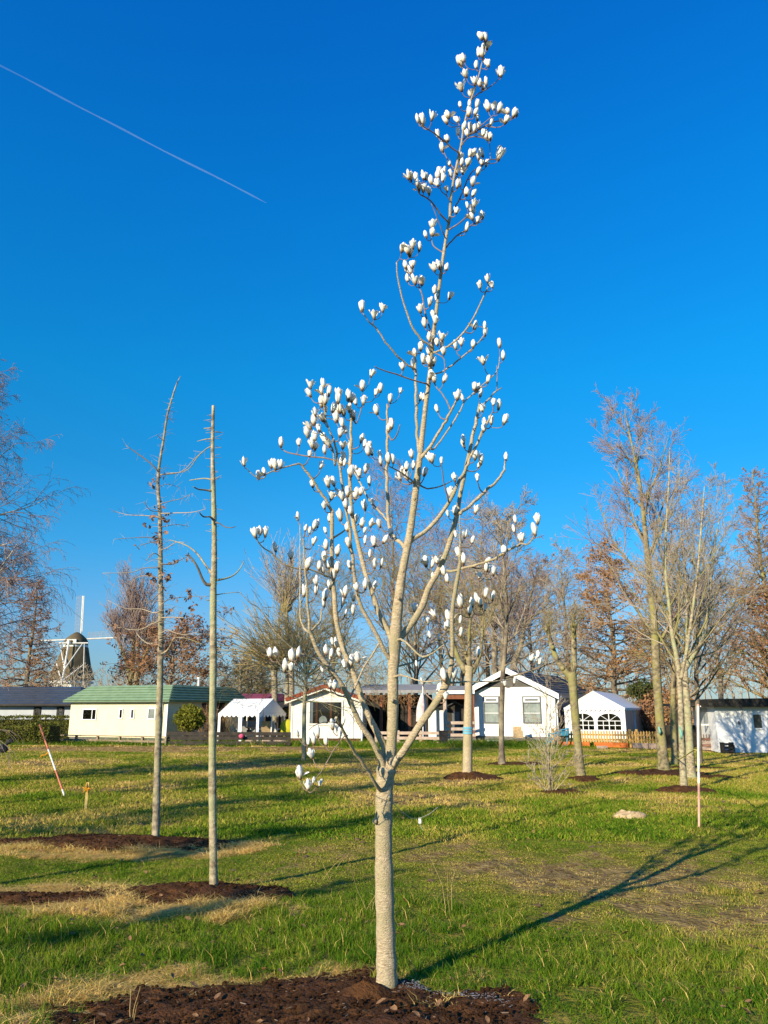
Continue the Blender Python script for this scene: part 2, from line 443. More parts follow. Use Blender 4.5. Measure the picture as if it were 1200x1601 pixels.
def glass_mat():
    m, nt, b = newmat('window_glass')
    N, L = nt.nodes, nt.links
    N.remove(b)
    t = N.new('ShaderNodeBsdfTransparent'); t.inputs[0].default_value = (0.85,0.88,0.9,1)
    g = N.new('ShaderNodeBsdfGlossy'); g.inputs['Roughness'].default_value = 0.03
    f = N.new('ShaderNodeFresnel'); f.inputs[0].default_value = 1.5
    ad = N.new('ShaderNodeMath'); ad.operation = 'ADD'; ad.inputs[1].default_value = 0.01
    s = N.new('ShaderNodeMixShader')
    L.new(f.outputs[0], ad.inputs[0]); L.new(ad.outputs[0], s.inputs[0])
    L.new(t.outputs[0], s.inputs[1]); L.new(g.outputs[0], s.inputs[2])
    L.new(s.outputs[0], N['Material Output'].inputs[0])
    return m
M['glass'] = glass_mat()

def trail_mat():
    m, nt, b = newmat('contrail_ice')
    N, L = nt.nodes, nt.links
    N.remove(b)
    d = N.new('ShaderNodeBsdfDiffuse'); d.inputs[0].default_value = (0.72,0.88,1.0,1)
    tl = N.new('ShaderNodeBsdfTranslucent'); tl.inputs[0].default_value = (0.72,0.88,1.0,1)
    m1 = N.new('ShaderNodeMixShader'); m1.inputs[0].default_value = 0.5
    L.new(d.outputs[0], m1.inputs[1]); L.new(tl.outputs[0], m1.inputs[2])
    t = N.new('ShaderNodeBsdfTransparent')
    tc = N.new('ShaderNodeTexCoord'); sx = N.new('ShaderNodeSeparateXYZ'); L.new(tc.outputs['Generated'], sx.inputs[0])
    nz = N.new('ShaderNodeTexNoise'); nz.inputs['Scale'].default_value = 0.01; L.new(tc.outputs['Object'], nz.inputs['Vector'])
    mr = N.new('ShaderNodeMapRange'); mr.inputs[1].default_value = 0.2; mr.inputs[2].default_value = 1.0
    mr.inputs[3].default_value = 0.025; mr.inputs[4].default_value = 0.13
    L.new(sx.outputs[0], mr.inputs[0])
    mu = N.new('ShaderNodeMath'); mu.operation = 'MULTIPLY'
    r2 = N.new('ShaderNodeMapRange'); r2.inputs[1].default_value = 0.3; r2.inputs[2].default_value = 0.7; r2.inputs[3].default_value = 0.7; r2.inputs[4].default_value = 1.1
    L.new(nz.outputs['Fac'], r2.inputs[0]); L.new(mr.outputs[0], mu.inputs[0]); L.new(r2.outputs[0], mu.inputs[1])
    s = N.new('ShaderNodeMixShader'); L.new(mu.outputs[0], s.inputs[0]); L.new(t.outputs[0], s.inputs[1]); L.new(m1.outputs[0], s.inputs[2])
    L.new(s.outputs[0], N['Material Output'].inputs[0])
    return m
M['trail'] = trail_mat()

def grass_mat():
    m, nt, b = newmat('grass_blades')
    N, L = nt.nodes, nt.links
    a = N.new('ShaderNodeAttribute'); a.attribute_type = 'INSTANCER'; a.attribute_name = 'tint'
    v = N.new('ShaderNodeAttribute'); v.attribute_type = 'GEOMETRY'; v.attribute_name = 'bladevar'
    ad = N.new('ShaderNodeMath'); ad.operation = 'ADD'
    L.new(a.outputs['Fac'], ad.inputs[0]); L.new(v.outputs['Fac'], ad.inputs[1])
    cr = N.new('ShaderNodeValToRGB'); e = cr.color_ramp.elements
    e[0].position = 0.0; e[0].color = (0.045,0.13,0.006,1)
    e[1].position = 1.0; e[1].color = (0.88,0.60,0.21,1)
    for p, c in ((0.3,(0.165,0.255,0.016,1)), (0.5,(0.34,0.33,0.04,1)), (0.7,(0.52,0.39,0.10,1))):
        x = e.new(p); x.color = c
    L.new(ad.outputs[0], cr.inputs[0])
    L.new(cr.outputs[0], b.inputs['Base Color'])
    b.inputs['Roughness'].default_value = 0.65; b.inputs['Specular IOR Level'].default_value = 0.06
    tr = N.new('ShaderNodeBsdfTranslucent'); L.new(cr.outputs[0], tr.inputs[0])
    ms = N.new('ShaderNodeMixShader'); ms.inputs[0].default_value = 0.3
    L.new(b.outputs[0], ms.inputs[1]); L.new(tr.outputs[0], ms.inputs[2]); L.new(ms.outputs[0], N['Material Output'].inputs[0])
    return m
M['grass'] = grass_mat()

def ground_mat():
    m, nt, b = newmat('field_ground')
    N, L = nt.nodes, nt.links
    b.inputs['Roughness'].default_value = 0.95; b.inputs['Specular IOR Level'].default_value = 0.03
    a = N.new('ShaderNodeAttribute'); a.attribute_type = 'GEOMETRY'; a.attribute_name = 'bare'
    tc = N.new('ShaderNodeTexCoord')
    def noise(s, d=6):
        n = N.new('ShaderNodeTexNoise'); n.inputs['Scale'].default_value = s; n.inputs['Detail'].default_value = d
        L.new(tc.outputs['Object'], n.inputs['Vector']); return n
    def ramp(src, p0, c0, p1, c1):
        r = N.new('ShaderNodeValToRGB'); r.color_ramp.elements[0].position = p0; r.color_ramp.elements[0].color = (*c0, 1)
        r.color_ramp.elements[1].position = p1; r.color_ramp.elements[1].color = (*c1, 1); L.new(src, r.inputs[0]); return r
    g = ramp(noise(5).outputs['Fac'], 0.35, (0.11,0.13,0.012), 0.68, (0.26,0.20,0.045))
    s = ramp(noise(9).outputs['Fac'], 0.35, (0.16,0.10,0.035), 0.68, (0.40,0.27,0.10))
    nb = noise(3.5, 8)
    ad = N.new('ShaderNodeMath'); ad.operation = 'MULTIPLY_ADD'; ad.inputs[1].default_value = 0.9
    L.new(nb.outputs['Fac'], ad.inputs[0]); L.new(a.outputs['Fac'], ad.inputs[2])
    r = ramp(ad.outputs[0], 0.72, (0,0,0), 0.98, (1,1,1))
    mx = N.new('ShaderNodeMix'); mx.data_type = 'RGBA'
    L.new(r.outputs[0], mx.inputs[0]); L.new(g.outputs[0], mx.inputs[6]); L.new(s.outputs[0], mx.inputs[7])
    L.new(mx.outputs[2], b.inputs['Base Color'])
    bp = N.new('ShaderNodeBump'); bp.inputs['Strength'].default_value = 0.9; bp.inputs['Distance'].default_value = 0.05
    L.new(noise(22, 8).outputs['Fac'], bp.inputs['Height']); L.new(bp.outputs[0], b.inputs['Normal'])
    return m
M['ground'] = ground_mat()

# ------------------------------------------------------------------ the magnolia: limbs traced at photo points, each with its own distance
MAG_Y = G(603, 1545).y
# (name, spread in metres towards (-) or away from (+) the camera, [(px, py, width px)...], attach)
MAG = [
 ('trunk', 0.0, [(606,1556,44),(605,1548,38),(604.5,1535,34),(603.5,1500,31),(602,1440,30),(600.5,1380,28.5),(599.5,1330,27.5),(599.5,1285,27),(600.5,1245,27.5),(602,1215,29),(604,1200,30)], 0),
 ('leader', 0.05, [(605,1207,20),(610,1180,17),(613,1140,17),(614,1105,17),(614,1055,17.5),(616,1020,18.5),(618,992,19),(621,955,16),(627,905,13.5),(634,867,12),(640,835,11.5),(646.5,791,10.5),(652,748,10),(656,716,9),(659.6,683,8),(664,644,7.5),(666,627,7),(671,590,6.6),(674,555,6.2),(680,502,5.8),(686,452,5.2),(692.5,402,4.8),(699,360,4.5),(703,340,4.4),(704,317,4.2),(709,280,3.6),(715.6,249,3.4),(721,224,3.1),(725,197,2.8),(733,165,2.5),(741.7,140,2.2),(749,115,1.9),(753,99,1.7),(758,82,1.5),(759,72,1.3),(756.5,60,1.1)], 1),
 ('limb', 0.10, [(656,712,6.5),(652.5,690,5.6),(651,660,5.2),(650,620,4.8),(649.5,585,4.4),(649,560,3.8),(649,552,2.5)], 1),
 ('limb', -0.45, [(607,1205,16),(618,1191,14),(632,1172,13),(655,1135,12.5),(682,1097,13),(697,1070,12.5),(704,1046,9),(707,1015,7),(706.5,960,7),(712,920,7.5),(718,885,6),(719,860,4),(719,835,2.6),(718.5,805,1.8)], 1),
 ('limb', 0.35, [(618,1004,15),(627,995,13),(642,977,12),(660,947,11.5),(669,921,11),(684.5,893.5,10),(697.5,863,9.5),(708,828.5,9),(715,800,8),(719,774,7.4),(725.7,742,6.8),(732,713.7,6.2),(741,672.5,5.6),(748,640,5),(749.5,632,4.5)], 1),
 ('limb', 0.15, [(632,862,8),(644,844,8),(663,832,7),(682,813,7),(693,798,6.5),(704,781,6),(717,753,5.4),(727,735,5),(735,715,4.6),(747,690,4.3),(760,664,4),(768,648,3)], 1),
 ('limb', 0.30, [(719,803,6),(728,795,5.5),(741,785,5.5),(760,765.7,5.2),(775,753,4.6),(787,737.5,4),(788.5,727,2.4),(790,716,1.6)], 1),
 ('limb', -0.5, [(689,889,6),(700,893,5),(721,889,4.6),(741,885,4.4),(767,876,4.2),(786,865,4),(801.5,856.7,3.6),(814.5,850,3),(825,851,2.5),(834,839,2.2),(840.5,822,1.6)], 1),
 ('branch', -0.25, [(656,718,6.5),(671.5,698.5,5.6),(691,668,4.6),(700,652,4.4),(711,630,3.4),(716,622,2.2)], 1),
 ('branch', 0.3, [(672,702,3.5),(680,700,3),(697.5,677,3),(717,646,2.8),(727,627,2.4),(744,612,2.2),(760,597,2),(777,580,1.8),(781,557,1.2)], 1),
 ('branch', 0.15, [(748,640,3.4),(760,628,3),(772,615,2.6),(784,606,1.6)], 1),
 ('branch', 0.05, [(776,611,1.8),(777,590,1.5),(776,571,1.2)], 1),
 ('branch', 0.2, [(671,588,3.4),(677,585,3),(695,579,2.8),(717.5,562,2.7),(732,550,2.5),(747.5,535,2.2),(757,524,1.5)], 1),
 ('branch', -0.25, [(676,551,3.8),(682,550,3.4),(695,545,3.2),(720,525,3.1),(740,497,2.8),(754,467,2.5),(764,447,2)], 1),
 ('branch', 0.2, [(694,390,3),(699.5,384,2.8),(712,370,2.6),(727,360,2.4),(740,350,2.2),(746,350,2),(754,339,1.4)], 1),
 ('branch', -0.15, [(701,358,2.8),(706,357,2.5),(720,347,2.4),(733,336,2)], 1),
 ('branch', 0.25, [(703,338,3),(708,330,2.8),(713.5,319.6,2.6),(723,301,2.4),(729,284,2.3),(737.5,269.6,2.1),(754,259,1.9),(764,250,1.7),(773,249.5,1.5),(781,246,1.2)], 1),
 ('branch', -0.15, [(720,230,2.3),(725,222,2.2),(733,215,2),(746,214,1.8),(764.6,218.5,1.4)], 1),
 ('branch', 0.2, [(722,220,2.5),(730,213,2.4),(741.7,207,2.4),(758,197,2.2),(773,190,2),(787.5,189,1.8),(803,184,1.4),(807,180,1)], 1),
 ('branch', -0.1, [(733,210,1.8),(748,199,1.8),(762,188,1.6),(773,179,1.2)], 1),
 ('branch', 0.15, [(736,158,2.2),(746,147,2),(762.5,138,1.8),(777,126,1.4),(782,119,1)], 1),
 ('branch', -0.25, [(718,243,2.6),(714.6,238,2.6),(700,226,2.6),(687.5,215,2.4),(673,205,2.2),(658,194.6,1.6)], 1),
 ('branch', 0.15, [(712,270,2.2),(710,265,2),(700,251,1.8),(694,238,1.2)], 1),
 ('branch', -0.1, [(706,318,2),(698,306,1.8),(690,299,1.6),(687,290,1.2)], 1),
 ('branch', -0.3, [(702,349,3.2),(700,346.7,3),(689.6,336,2.8),(679,321.7,2.6),(666.7,309,2.4),(656,303,2),(651,290,1.4)], 1),
 ('branch', -0.2, [(696,372,2),(692.5,364,1.8),(684,342,1.6),(674,318,1.2)], 1),
 ('branch', 0.15, [(693,397,2.4),(690,394,2.2),(677.5,384,2),(674,373,1.4)], 1),
 ('branch', -0.3, [(677,546,4),(674,542,3.8),(657.5,530,3.6),(642.5,507,3.4),(630,472,3),(622.5,440,2.6),(619.5,410,2)], 1),
 ('branch', 0.25, [(675,523,3.2),(671,513,3),(665,490,2.8),(659,460,2.4),(655,449,2),(651,433,1.5)], 1),
 ('branch', -0.4, [(650,580,3.8),(647,577,3.4),(630,565,3.2),(617.5,552.5,3),(602.5,535,2.8),(587.5,512.5,2.6),(577,503,2.2),(568,491,1.6)], 1),
 ('branch', -0.3, [(669,602,3),(664,599,2.8),(645,594,2.6),(620,585,2.4),(602.5,580,2.2),(585,573,1.6)], 1),
 ('branch', 0.2, [(703,640,3),(700,630,2.6),(690,614,2.2),(682,605,1.8),(676,592,1.3)], 1),
 ('branch', -0.2, [(680,552,2),(693,560,1.8),(695,575,1.8),(694,588,1.4)], 1),
 ('limb', 0.45, [(632,856,7.5),(627,849,7),(617,841.5,6.6),(610,829,6.4),(607,812,6),(605,766,5.6),(604,733,5.2),(605,700,4.6),(605,665,4.2),(605,632,3)], 1),
 ('limb', 0.3, [(613,1003,10),(605,984,9.5),(592.5,960,9),(582.5,930,8.6),(572,900,8.2),(568,885,8),(559,848,7.8),(552,816,7.4),(548.5,787.5,7),(546.5,744,6.4),(548,701,5.6),(548.5,657.5,4.6),(548.5,640,3)], 1),
 ('limb', -0.4, [(611,1032,8.5),(603,1022,7.4),(592.5,1000,7),(577.5,972.5,6.6),(565,950,6.6),(557.5,925,6.4),(552.5,890,6.2),(549,858,5.6),(545,820,5),(538,777,4.6),(531,733,4.4),(527,716,4),(522.5,690,3.4),(516,677,3),(509.5,657.5,2.6),(506,635,2.2),(505,614,1.5)], 1),
 ('branch', 0.35, [(607,816,3.6),(594,800.5,3.4),(576.7,781,3.2),(566,761.5,3),(557,744,2.6),(552,733,2)], 1),
 ('limb', 0.15, [(606,1206,17),(603,1188,14),(600,1167,12.5),(587.5,1142,11.5),(575,1117,11),(565,1092,10.6),(555,1060,10.3),(542.5,1030,10),(532.5,1002,9.2),(525,967,8.6),(522.5,930,8.2),(518.5,885,7.6),(518.5,842,6.8),(519,797,6.4)], 1),
 ('branch', -0.35, [(519,800,5),(507,779,4.6),(494,759,4.4),(481,740,4),(469,726,3.4),(455,728,2.6),(436,733,2.3),(418.5,740,2.2),(410,748.5,2),(397,744,1.8),(385,732,1.2)], 1),
 ('limb', -0.45, [(600,1206,13),(594,1184,11),(580,1157,9.5),(565,1135,9),(555,1115,9),(545,1092,8.6),(535,1072,8.4),(522.5,1055,8.2),(507.5,1035,8),(495,1015,7.4),(487,992.5,6.6),(483,978,5),(480,930,4.2),(477,890,3.6),(475,863,3.2),(474,842,2.2)], 1),
 ('branch', 0.15, [(486,990,4),(475,982,3.4),(469.5,965,3),(469,917,2.8),(469,870,2.4),(469,820,2)], 1),
 ('branch', 0.2, [(484,988,4.2),(493,980,3.8),(500,972,3.4),(502,960,2.8),(502,950,1.8)], 1),
 ('limb', -0.6, [(597,1238,7.5),(587.5,1227,6.4),(572.5,1202,5.8),(555,1177,5.4),(542.5,1157,5.2),(532.5,1135,5),(525,1122,4.5)], 1),
 ('branch', -0.1, [(543,1150,2.4),(537,1152,2),(520,1175,1.8),(505,1202,1.7),(495,1215,1.5),(490,1224,1.1)], 1),
 ('branch', -0.2, [(532,1137,2),(524,1130,1.8),(508,1129,1.6),(492,1134,1.4),(482,1142,1)], 1),
 ('branch', 0.2, [(545,1092,4),(555,1075,3.6),(570,1042,3.4),(582.5,1022,3.2),(594,1004,2.4)], 1),
 ('branch', -0.5, [(521,906,3.6),(514,902,3.2),(500,896,3.2),(482,890,3),(464,889,3),(442,881,2.8),(425,865.5,2.5),(412,857,2.3),(403,846,2),(399,836,1.4)], 1),
 ('branch', -0.45, [(513,1042,4),(508,1040,3.4),(490,1030,3.2),(475,1024,3),(455,1012,2.6),(442.5,1000,2.3),(425,982,2),(405,952,1.8),(390,942,1.6),(374,925,1.1)], 1),
 ('branch', -0.15, [(477,1024,2),(466,1027,1.8),(457,1033,1.6),(447,1044,1.1)], 1),
 ('branch', -0.5, [(619,1000,4.4),(630,1001,3.6),(646,1015,3.2),(662,1027,3),(680,1018,2.8),(694,1008,2.2)], 1),
 ('branch', 0.4, [(615,1044,4),(625,1041,3.4),(650,1035,3),(668,1026,2.8),(688,1010,2.4),(700,1002,2)], 1),
 ('branch', -0.35, [(613,1058,4),(628,1056,3),(645,1061,2.6),(665,1066,2.2),(690,1063,1.8)], 1),
 ('branch', 0.3, [(700,1068,4),(725,1066,2.8),(750,1066,2.6),(775,1065,2.4),(790,1063,2),(805,1060,1.3)], 1),
 ('branch', -0.2, [(704,1030,4),(700,1020,3.2),(695,1008,2.6),(688,995,1.8)], 1),
 ('branch', 0.2, [(707,975,3.6),(716,960,3),(732,966,2.4),(742,960,1.6)], 1),
 ('branch', -0.2, [(702,787,3),(697,770,2.4),(692,745,2),(690,725,1.5)], 1),
 ('branch', 0.2, [(653,755,3),(668,764,2.6),(690,760,2.2),(706,752,1.4)], 1),
 ('branch', -0.3, [(647,755,3.4),(636,745,2.8),(622,736,2.6),(610,730,2)], 1),
 ('branch', 0.3, [(549,650,3),(556,662,2.4),(562,648,2),(567,628,1.4)], 1),
 ('branch', -0.2, [(605,676,2.6),(612,688,2.4),(620,680,2.2),(625,664,1.6)], 1),
 ('branch', 0.15, [(547,725,3),(530,722,2.8),(505,716,2.6),(478,713,2.4),(450,708,2.2),(440,702,1.5)], 1),
 ('branch', -0.2, [(524,728,3.4),(520,705,3),(513,690,2.6),(500,672,2),(497,655,1.4)], 1),
 ('branch', 0.25, [(520,842,3.4),(532,834,3),(545,825,2.6),(560,820,2),(570,808,1.4)], 1),
]
NODES = []     # (px, py, depth, radius_m)  samples of everything that can carry a twig

def nearest_node(x, y, below=False):
    best, bd = None, 1e9
    for n in NODES:
        dx, dy = n[0] - x, n[1] - y
        d = math.hypot(dx, dy * 0.8)
        if below:
            if dy < 3: d += 30 + (3 - dy) * 2
            if n[3] > 0.02: d += 6
        if d < bd: bd, best = d, n
    return best

def smooth_px(pts, sub=4):
    out = []
    n = len(pts)
    for i in range(n - 1):
        p0 = pts[max(i-1, 0)]; p1 = pts[i]; p2 = pts[i+1]; p3 = pts[min(i+2, n-1)]
        for s in range(sub):
            t = s / sub
            out.append(tuple(0.5 * ((2*p1[k]) + (-p0[k]+p2[k])*t + (2*p0[k]-5*p1[k]+4*p2[k]-p3[k])*t*t + (-p0[k]+3*p1[k]-3*p2[k]+p3[k])*t**3) for k in range(3)))
    out.append(tuple(pts[-1]))
    return out

mag = empty('magnolia_tree', (G(606, 1552).x, MAG_Y, 0))
tag(mag, 'slender young magnolia covered in white upright buds, in the middle of the lawn', 'magnolia tree')
ORG = Vector(mag.location)
rnd = random.Random(5)
for name, dz, pts, att in MAG:
    sp = smooth_px(pts)
    Y0 = MAG_Y if not att else nearest_node(pts[0][0], pts[0][1])[2]
    W, R = [], []
    n = len(sp)
    for i, (x, y, w) in enumerate(sp):
        t = i / (n - 1)
        Y = Y0 + dz * (t ** 0.9)
        p = at(x, y, Y)
        r = w * (0.5 if name in ('trunk', 'leader') else 0.45) * pxm(p) * (1 + 0.045 * math.sin(i * 1.9 + len(pts)) + 0.03 * math.sin(i * 0.7))
        if name != 'trunk' and name != 'leader' and w < 6 and 0 < i < n - 1:
            k = 0.5 * w * pxm(p) * 0.35
            p = p + Vector((math.sin(i * 2.3 + x), 0, math.cos(i * 1.7 + y))) * k
        W.append(p - ORG); R.append(max(r, 0.0016))
        if name != 'trunk' or y < 1260:
            NODES.append((x, y, Y, r))
    mb = MB()
    mb.tube(W, R, 20 if name == 'trunk' else (16 if name == 'leader' else 10))
    thick = pts[0][2] > 4.5 or name in ('trunk', 'leader', 'limb')
    mb.build(name, M['mag_bark'] if thick else M['mag_bark'] if pts[0][2] > 3.3 else M['mag_twig'], mag, smooth=True)

# bark scars and knots
for (x, y, s) in [(606.5,1247,4.5),(596,1252,2.5),(586,1284,4.0),(613,1095,3),(623,935,3),(648,780,2.6),(630,893,2.2)]:
    p = at(x, y, MAG_Y - 0.045 - 0.012*0) - ORG
    MB().ball(p, s*0.004, 0.018, s*0.0046, 10, 6).build('branch_scar', M['mag_bark'], mag, smooth=True)

# buds: photo points read off enlargements (origin x, y, scale)
BUDS = []
def buds(ox, oy, s, lst):
    for b in lst:
        BUDS.append((ox + b[0] / s, oy + b[1] / s, b[2] if len(b) > 2 else 'c'))
buds(600, 30, 4.8, [(735,118),(765,128),(742,200),(772,195),(708,250),(738,248),(770,315),(785,325),(693,340),(565,305),(603,285),(585,320),(618,405,'o'),(583,500,'p'),(655,545),(680,452,'p'),(722,472),(768,465),(742,495),(868,385,'b'),(880,400),(575,630),(695,635),(640,630),(678,692),(702,730),(636,690),(785,640,'b'),(825,650),(858,665),(930,680,'p'),(908,745),(970,700),(997,690),(795,770),(485,705),(475,745),(558,745),(358,720,'o'),(258,745),(290,755,'b'),(410,858),(477,885),(438,955,'p'),(555,840),(595,805),(628,845),(650,810),(680,815),(710,795),(745,845),(770,860),(795,875),(867,965),(855,1010,'b'),(570,1020,'b'),(640,1005,'p'),(670,1000),(710,1020),(742,995,'b'),(738,1060),(765,1075),(580,1070),(620,1070),(548,1130),(590,1130),(698,1135),(495,1070),(415,1125),(450,1135),(400,1165),(405,1220),(440,1190,'o'),(430,1160),(500,1155,'s'),(357,1203),(205,1180),(240,1175),(298,1170,'o'),(315,1175),(185,1165,'p'),(250,1220),(295,1260),(265,1250),(340,1285),(548,1235),(570,1220),(663,1215),(615,1290),(663,1300),(475,1270,'s'),(540,1430),(675,1380,'o'),(668,1430),(663,1470),(627,1395,'s'),(738,1465),(700,1500,'s'),(615,1560)])
buds(520, 340, 4, [(620,40,'o'),(620,85),(585,98),(430,185,'p'),(470,195),(498,165),(480,210,'o'),(540,180),(455,290),(498,285),(465,320),(490,325,'o'),(515,385,'p'),(470,378,'s'),(557,392),(637,305,'o'),(668,290),(708,305),(637,450),(648,495),(725,482),(603,522),(548,567),(577,655),(630,600),(640,640),(605,745,'p'),(615,750),(682,740,'o'),(655,775),(680,785),(695,830),(605,835),(620,840),(920,420),(968,380),(998,415),(885,670,'p'),(950,675),(950,715),(770,795),(803,775,'o'),(875,785),(183,550,'b'),(258,603,'o'),(310,560,'p'),(548,805),(515,840,'p'),(565,880,'b'),(605,890),(630,900),(437,925),(502,915),(605,980),(635,1000),(692,1003),(1043,785),(1063,860),(942,888,'o'),(967,1005),(898,1060,'o'),(885,1050),(920,1095),(790,1100,'o'),(815,1120),(775,1110),(545,1120),(570,1120),(657,1193,'s'),(1005,1150,'o'),(1035,1170),(935,1190),(1068,1260,'b'),(945,1275),(990,1265),(940,1310),(420,1080,'s')])
buds(360, 560, 4.615, [(575,185,'o'),(580,245,'p'),(668,185,'b'),(657,230,'p'),(705,235,'b'),(785,250,'o'),(775,290),(850,265,'b'),(870,285,'o'),(905,305),(950,195,'p'),(958,300),(655,315),(685,295),(688,360),(735,355),(612,385,'p'),(603,440,'b'),(580,475,'o'),(560,530,'b'),(640,497,'p'),(765,420,'b'),(790,355,'b'),(820,375,'o'),(858,355),(893,400,'b'),(680,430),(665,420,'o'),(810,465,'o'),(835,510),(790,530),(605,565,'b'),(590,610,'b'),(610,630,'o'),(682,570,'b'),(715,605,'o'),(680,655),(810,620,'o'),(870,635,'b'),(363,605,'b'),(492,600),(567,685,'s'),(98,745,'o'),(200,838),(243,815),(292,755),(325,765,'o'),(358,760),(648,765,'o'),(815,715,'b'),(820,750),(795,735),(595,900),(708,890,'b'),(748,885),(725,985,'o'),(865,810,'b'),(905,800,'s'),(930,825),(940,575),(962,610),(1000,625,'o'),(995,665),(1022,665),(972,790,'o'),(1003,885),(1012,105,'o'),(1080,210,'o'),(1045,240),(1150,290,'p'),(1060,368,'p'),(1160,465,'b'),(1140,500,'o'),(1075,690,'o'),(1085,740),(1140,720),(1175,725),(790,965,'o'),(845,960),(810,990),(900,975,'b'),(935,955),(835,1040,'b'),(970,1055,'b'),(1022,1035,'s'),(680,1060,'s'),(488,1140),(537,1222,'s'),(570,1240,'s'),(600,1200,'b'),(627,1190),(593,1315),(690,1240,'s'),(715,1150),(795,1130,'b'),(900,1155),(845,1215),(945,1185),(1008,1185),(1082,1190),(965,1240,'s'),(970,1310),(1037,1320,'b'),(1100,1300),(180,1255,'o'),(213,1240),(250,1250,'o'),(327,1360,'p'),(435,1415),(553,1480,'b'),(637,1495),(690,1345),(770,1385,'b'),(678,1430,'b'),(710,1485),(768,1505,'b'),(670,1520),(855,1330),(865,1490),(745,1560),(1040,1480),(1085,1475),(1005,1410,'s'),(870,1100),(1150,1250,'s')])
buds(600, 640, 4.615, [(200,315),(207,400),(160,410),(120,480,'o'),(170,470),(135,440),(335,340),(350,350),(290,445),(573,215),(580,245),(655,330),(698,360,'b'),(680,400,'s'),(880,335),(415,370,'s'),(675,490,'s'),(512,485),(480,595,'b'),(508,725),(465,750,'s'),(658,720),(580,895),(635,940,'s'),(520,900,'s'),(545,1030),(568,1080,'b'),(865,1015,'b'),(733,1090),(752,1140),(785,1165),(735,1140),(950,790),(943,860),(993,925,'b'),(1110,785,'b'),(1090,865,'b'),(305,1095,'p'),(345,1110),(385,1080,'o'),(350,1200,'s'),(435,1165),(458,1220,'d'),(685,1190,'p')])
buds(600, 880, 4, [(480,240,'b'),(555,245),(585,220),(608,240),(535,295,'o'),(632,190),(675,205),(630,275,'s'),(195,280,'b'),(322,310,'o'),(277,360,'s'),(405,335,'b'),(385,390,'p'),(474,355),(475,435),(288,450,'s'),(345,465,'s'),(588,555),(205,630,'s'),(382,700,'b'),(437,695,'b'),(345,785,'b'),(337,812,'s'),(385,830,'d'),(243,740,'s'),(915,590,'s'),(950,600,'s'),(970,615,'s'),(963,570,'s'),(760,750,'s'),(815,735,'s')])
buds(380, 880, 4, [(377,175,'b'),(457,110),(452,165),(510,195,'b'),(505,245,'b'),(545,135),(633,180,'b'),(617,240),(690,210),(687,295),(635,310,'s'),(762,130,'b'),(818,140),(710,150),(517,545,'b'),(548,565),(585,500,'b'),(605,560),(560,490,'s'),(545,585,'s'),(635,630,'o'),(672,610,'b'),(718,590,'b'),(168,562,'b'),(208,560,'b'),(258,640,'b'),(298,650),(303,580,'b'),(338,560,'b'),(500,665,'s'),(545,760,'d'),(570,765,'d'),(345,1060,'s'),(560,1010,'b'),(590,1035,'o'),(607,1050),(600,1075,'s'),(625,985,'s'),(467,1055,'b'),(440,1100,'b'),(518,1115,'d'),(405,1115,'d'),(435,1190,'b'),(353,1310,'b'),(407,1390,'b'),(475,1375,'s'),(437,1360,'s')])

def bud_mesh(kind, seed):
    rng = random.Random(seed)
    mb = MB()
    prof = [(0.0,0.09),(0.08,0.14),(0.22,0.185),(0.42,0.222),(0.62,0.232),(0.80,0.195),(0.93,0.115),(1.0,0.03)]
    def rad(t):
        for (a, ra), (b, rb) in zip(prof, prof[1:]):
            if t <= b: return ra + (rb - ra) * (t - a) / (b - a)
        return 0.03
    if kind != 'open':
        n = 10
        vs, fs = [], []
        for j, (t, r) in enumerate(prof):
            for k in range(n):
                a = 2*math.pi*k/n
                rr = r * 0.86
                vs.append((rr*math.cos(a), rr*math.sin(a), t))
        for j in range(len(prof)-1):
            for k in range(n):
                fs.append((j*n+k, j*n+(k+1) % n, (j+1)*n+(k+1) % n, (j+1)*n+k))
        mb.add(vs, fs, 0)
    npet = {'closed': 4, 'half': 5, 'petal': 5, 'open': 7}[kind]
    for q in range(npet):
        a0 = 2*math.pi*q/npet + rng.uniform(-.3, .3)
        ln = rng.uniform(0.76, 1.12)
        halfw = {'closed': 0.95, 'half': 0.72, 'petal': 0.72, 'open': 0.5}[kind]
        flare = {'closed': rng.uniform(0, .09), 'half': rng.uniform(0.04, 0.36), 'petal': rng.uniform(.02, .16), 'open': rng.uniform(0.2, 0.6)}[kind]
        if kind == 'petal' and q == 0: flare = 0.75; ln = 0.8
        off = 1.0 + 0.05*(q % 3)
        vs, fs = [], []
        J, K = 7, 5
        for j in range(J):
            t = j/(J-1)
            w = halfw * math.sin(math.pi*min(1, 0.18 + 0.80*t))**0.7 * (1.0 if t < 0.9 else 0.45)
            for k in range(K):
                u = (k/(K-1)*2 - 1)
                a = a0 + u*w
                r = rad(t) * off + flare * t*t*(1.0 + 0.15*rng.uniform(-1, 1)) + 0.02*(1-u*u)
                z = t*ln - flare*0.45*t*t - 0.03*u*u*(1 if t > 0.8 else 0)
                vs.append((r*math.cos(a), r*math.sin(a), z + 0.028*rng.uniform(-1, 1)))
        for j in range(J-1):
            for k in range(K-1):
                fs.append((j*K+k, j*K+k+1, (j+1)*K+k+1, (j+1)*K+k))
        mb.add(vs, fs, 0)
    # two brown scales at the base
    mb.ball((0.02, 0, 0.05), 0.165, 0.155, 0.17, 9, 6, 1)
    mb.ball((-0.085, 0.03, 0.17), 0.105, 0.13, 0.2, 8, 5, 1)
    return mb.mesh('flower_bud_' + kind, [M['petal'], M['calyx']], smooth=True)
BM = {'closed': [bud_mesh('closed', s) for s in range(1, 8)], 'half': [bud_mesh('half', s) for s in range(11, 19)],
      'petal': [bud_mesh('petal', s) for s in range(21, 26)], 'open': [bud_mesh('open', s) for s in range(31, 34)]}
seen = []
B2 = []
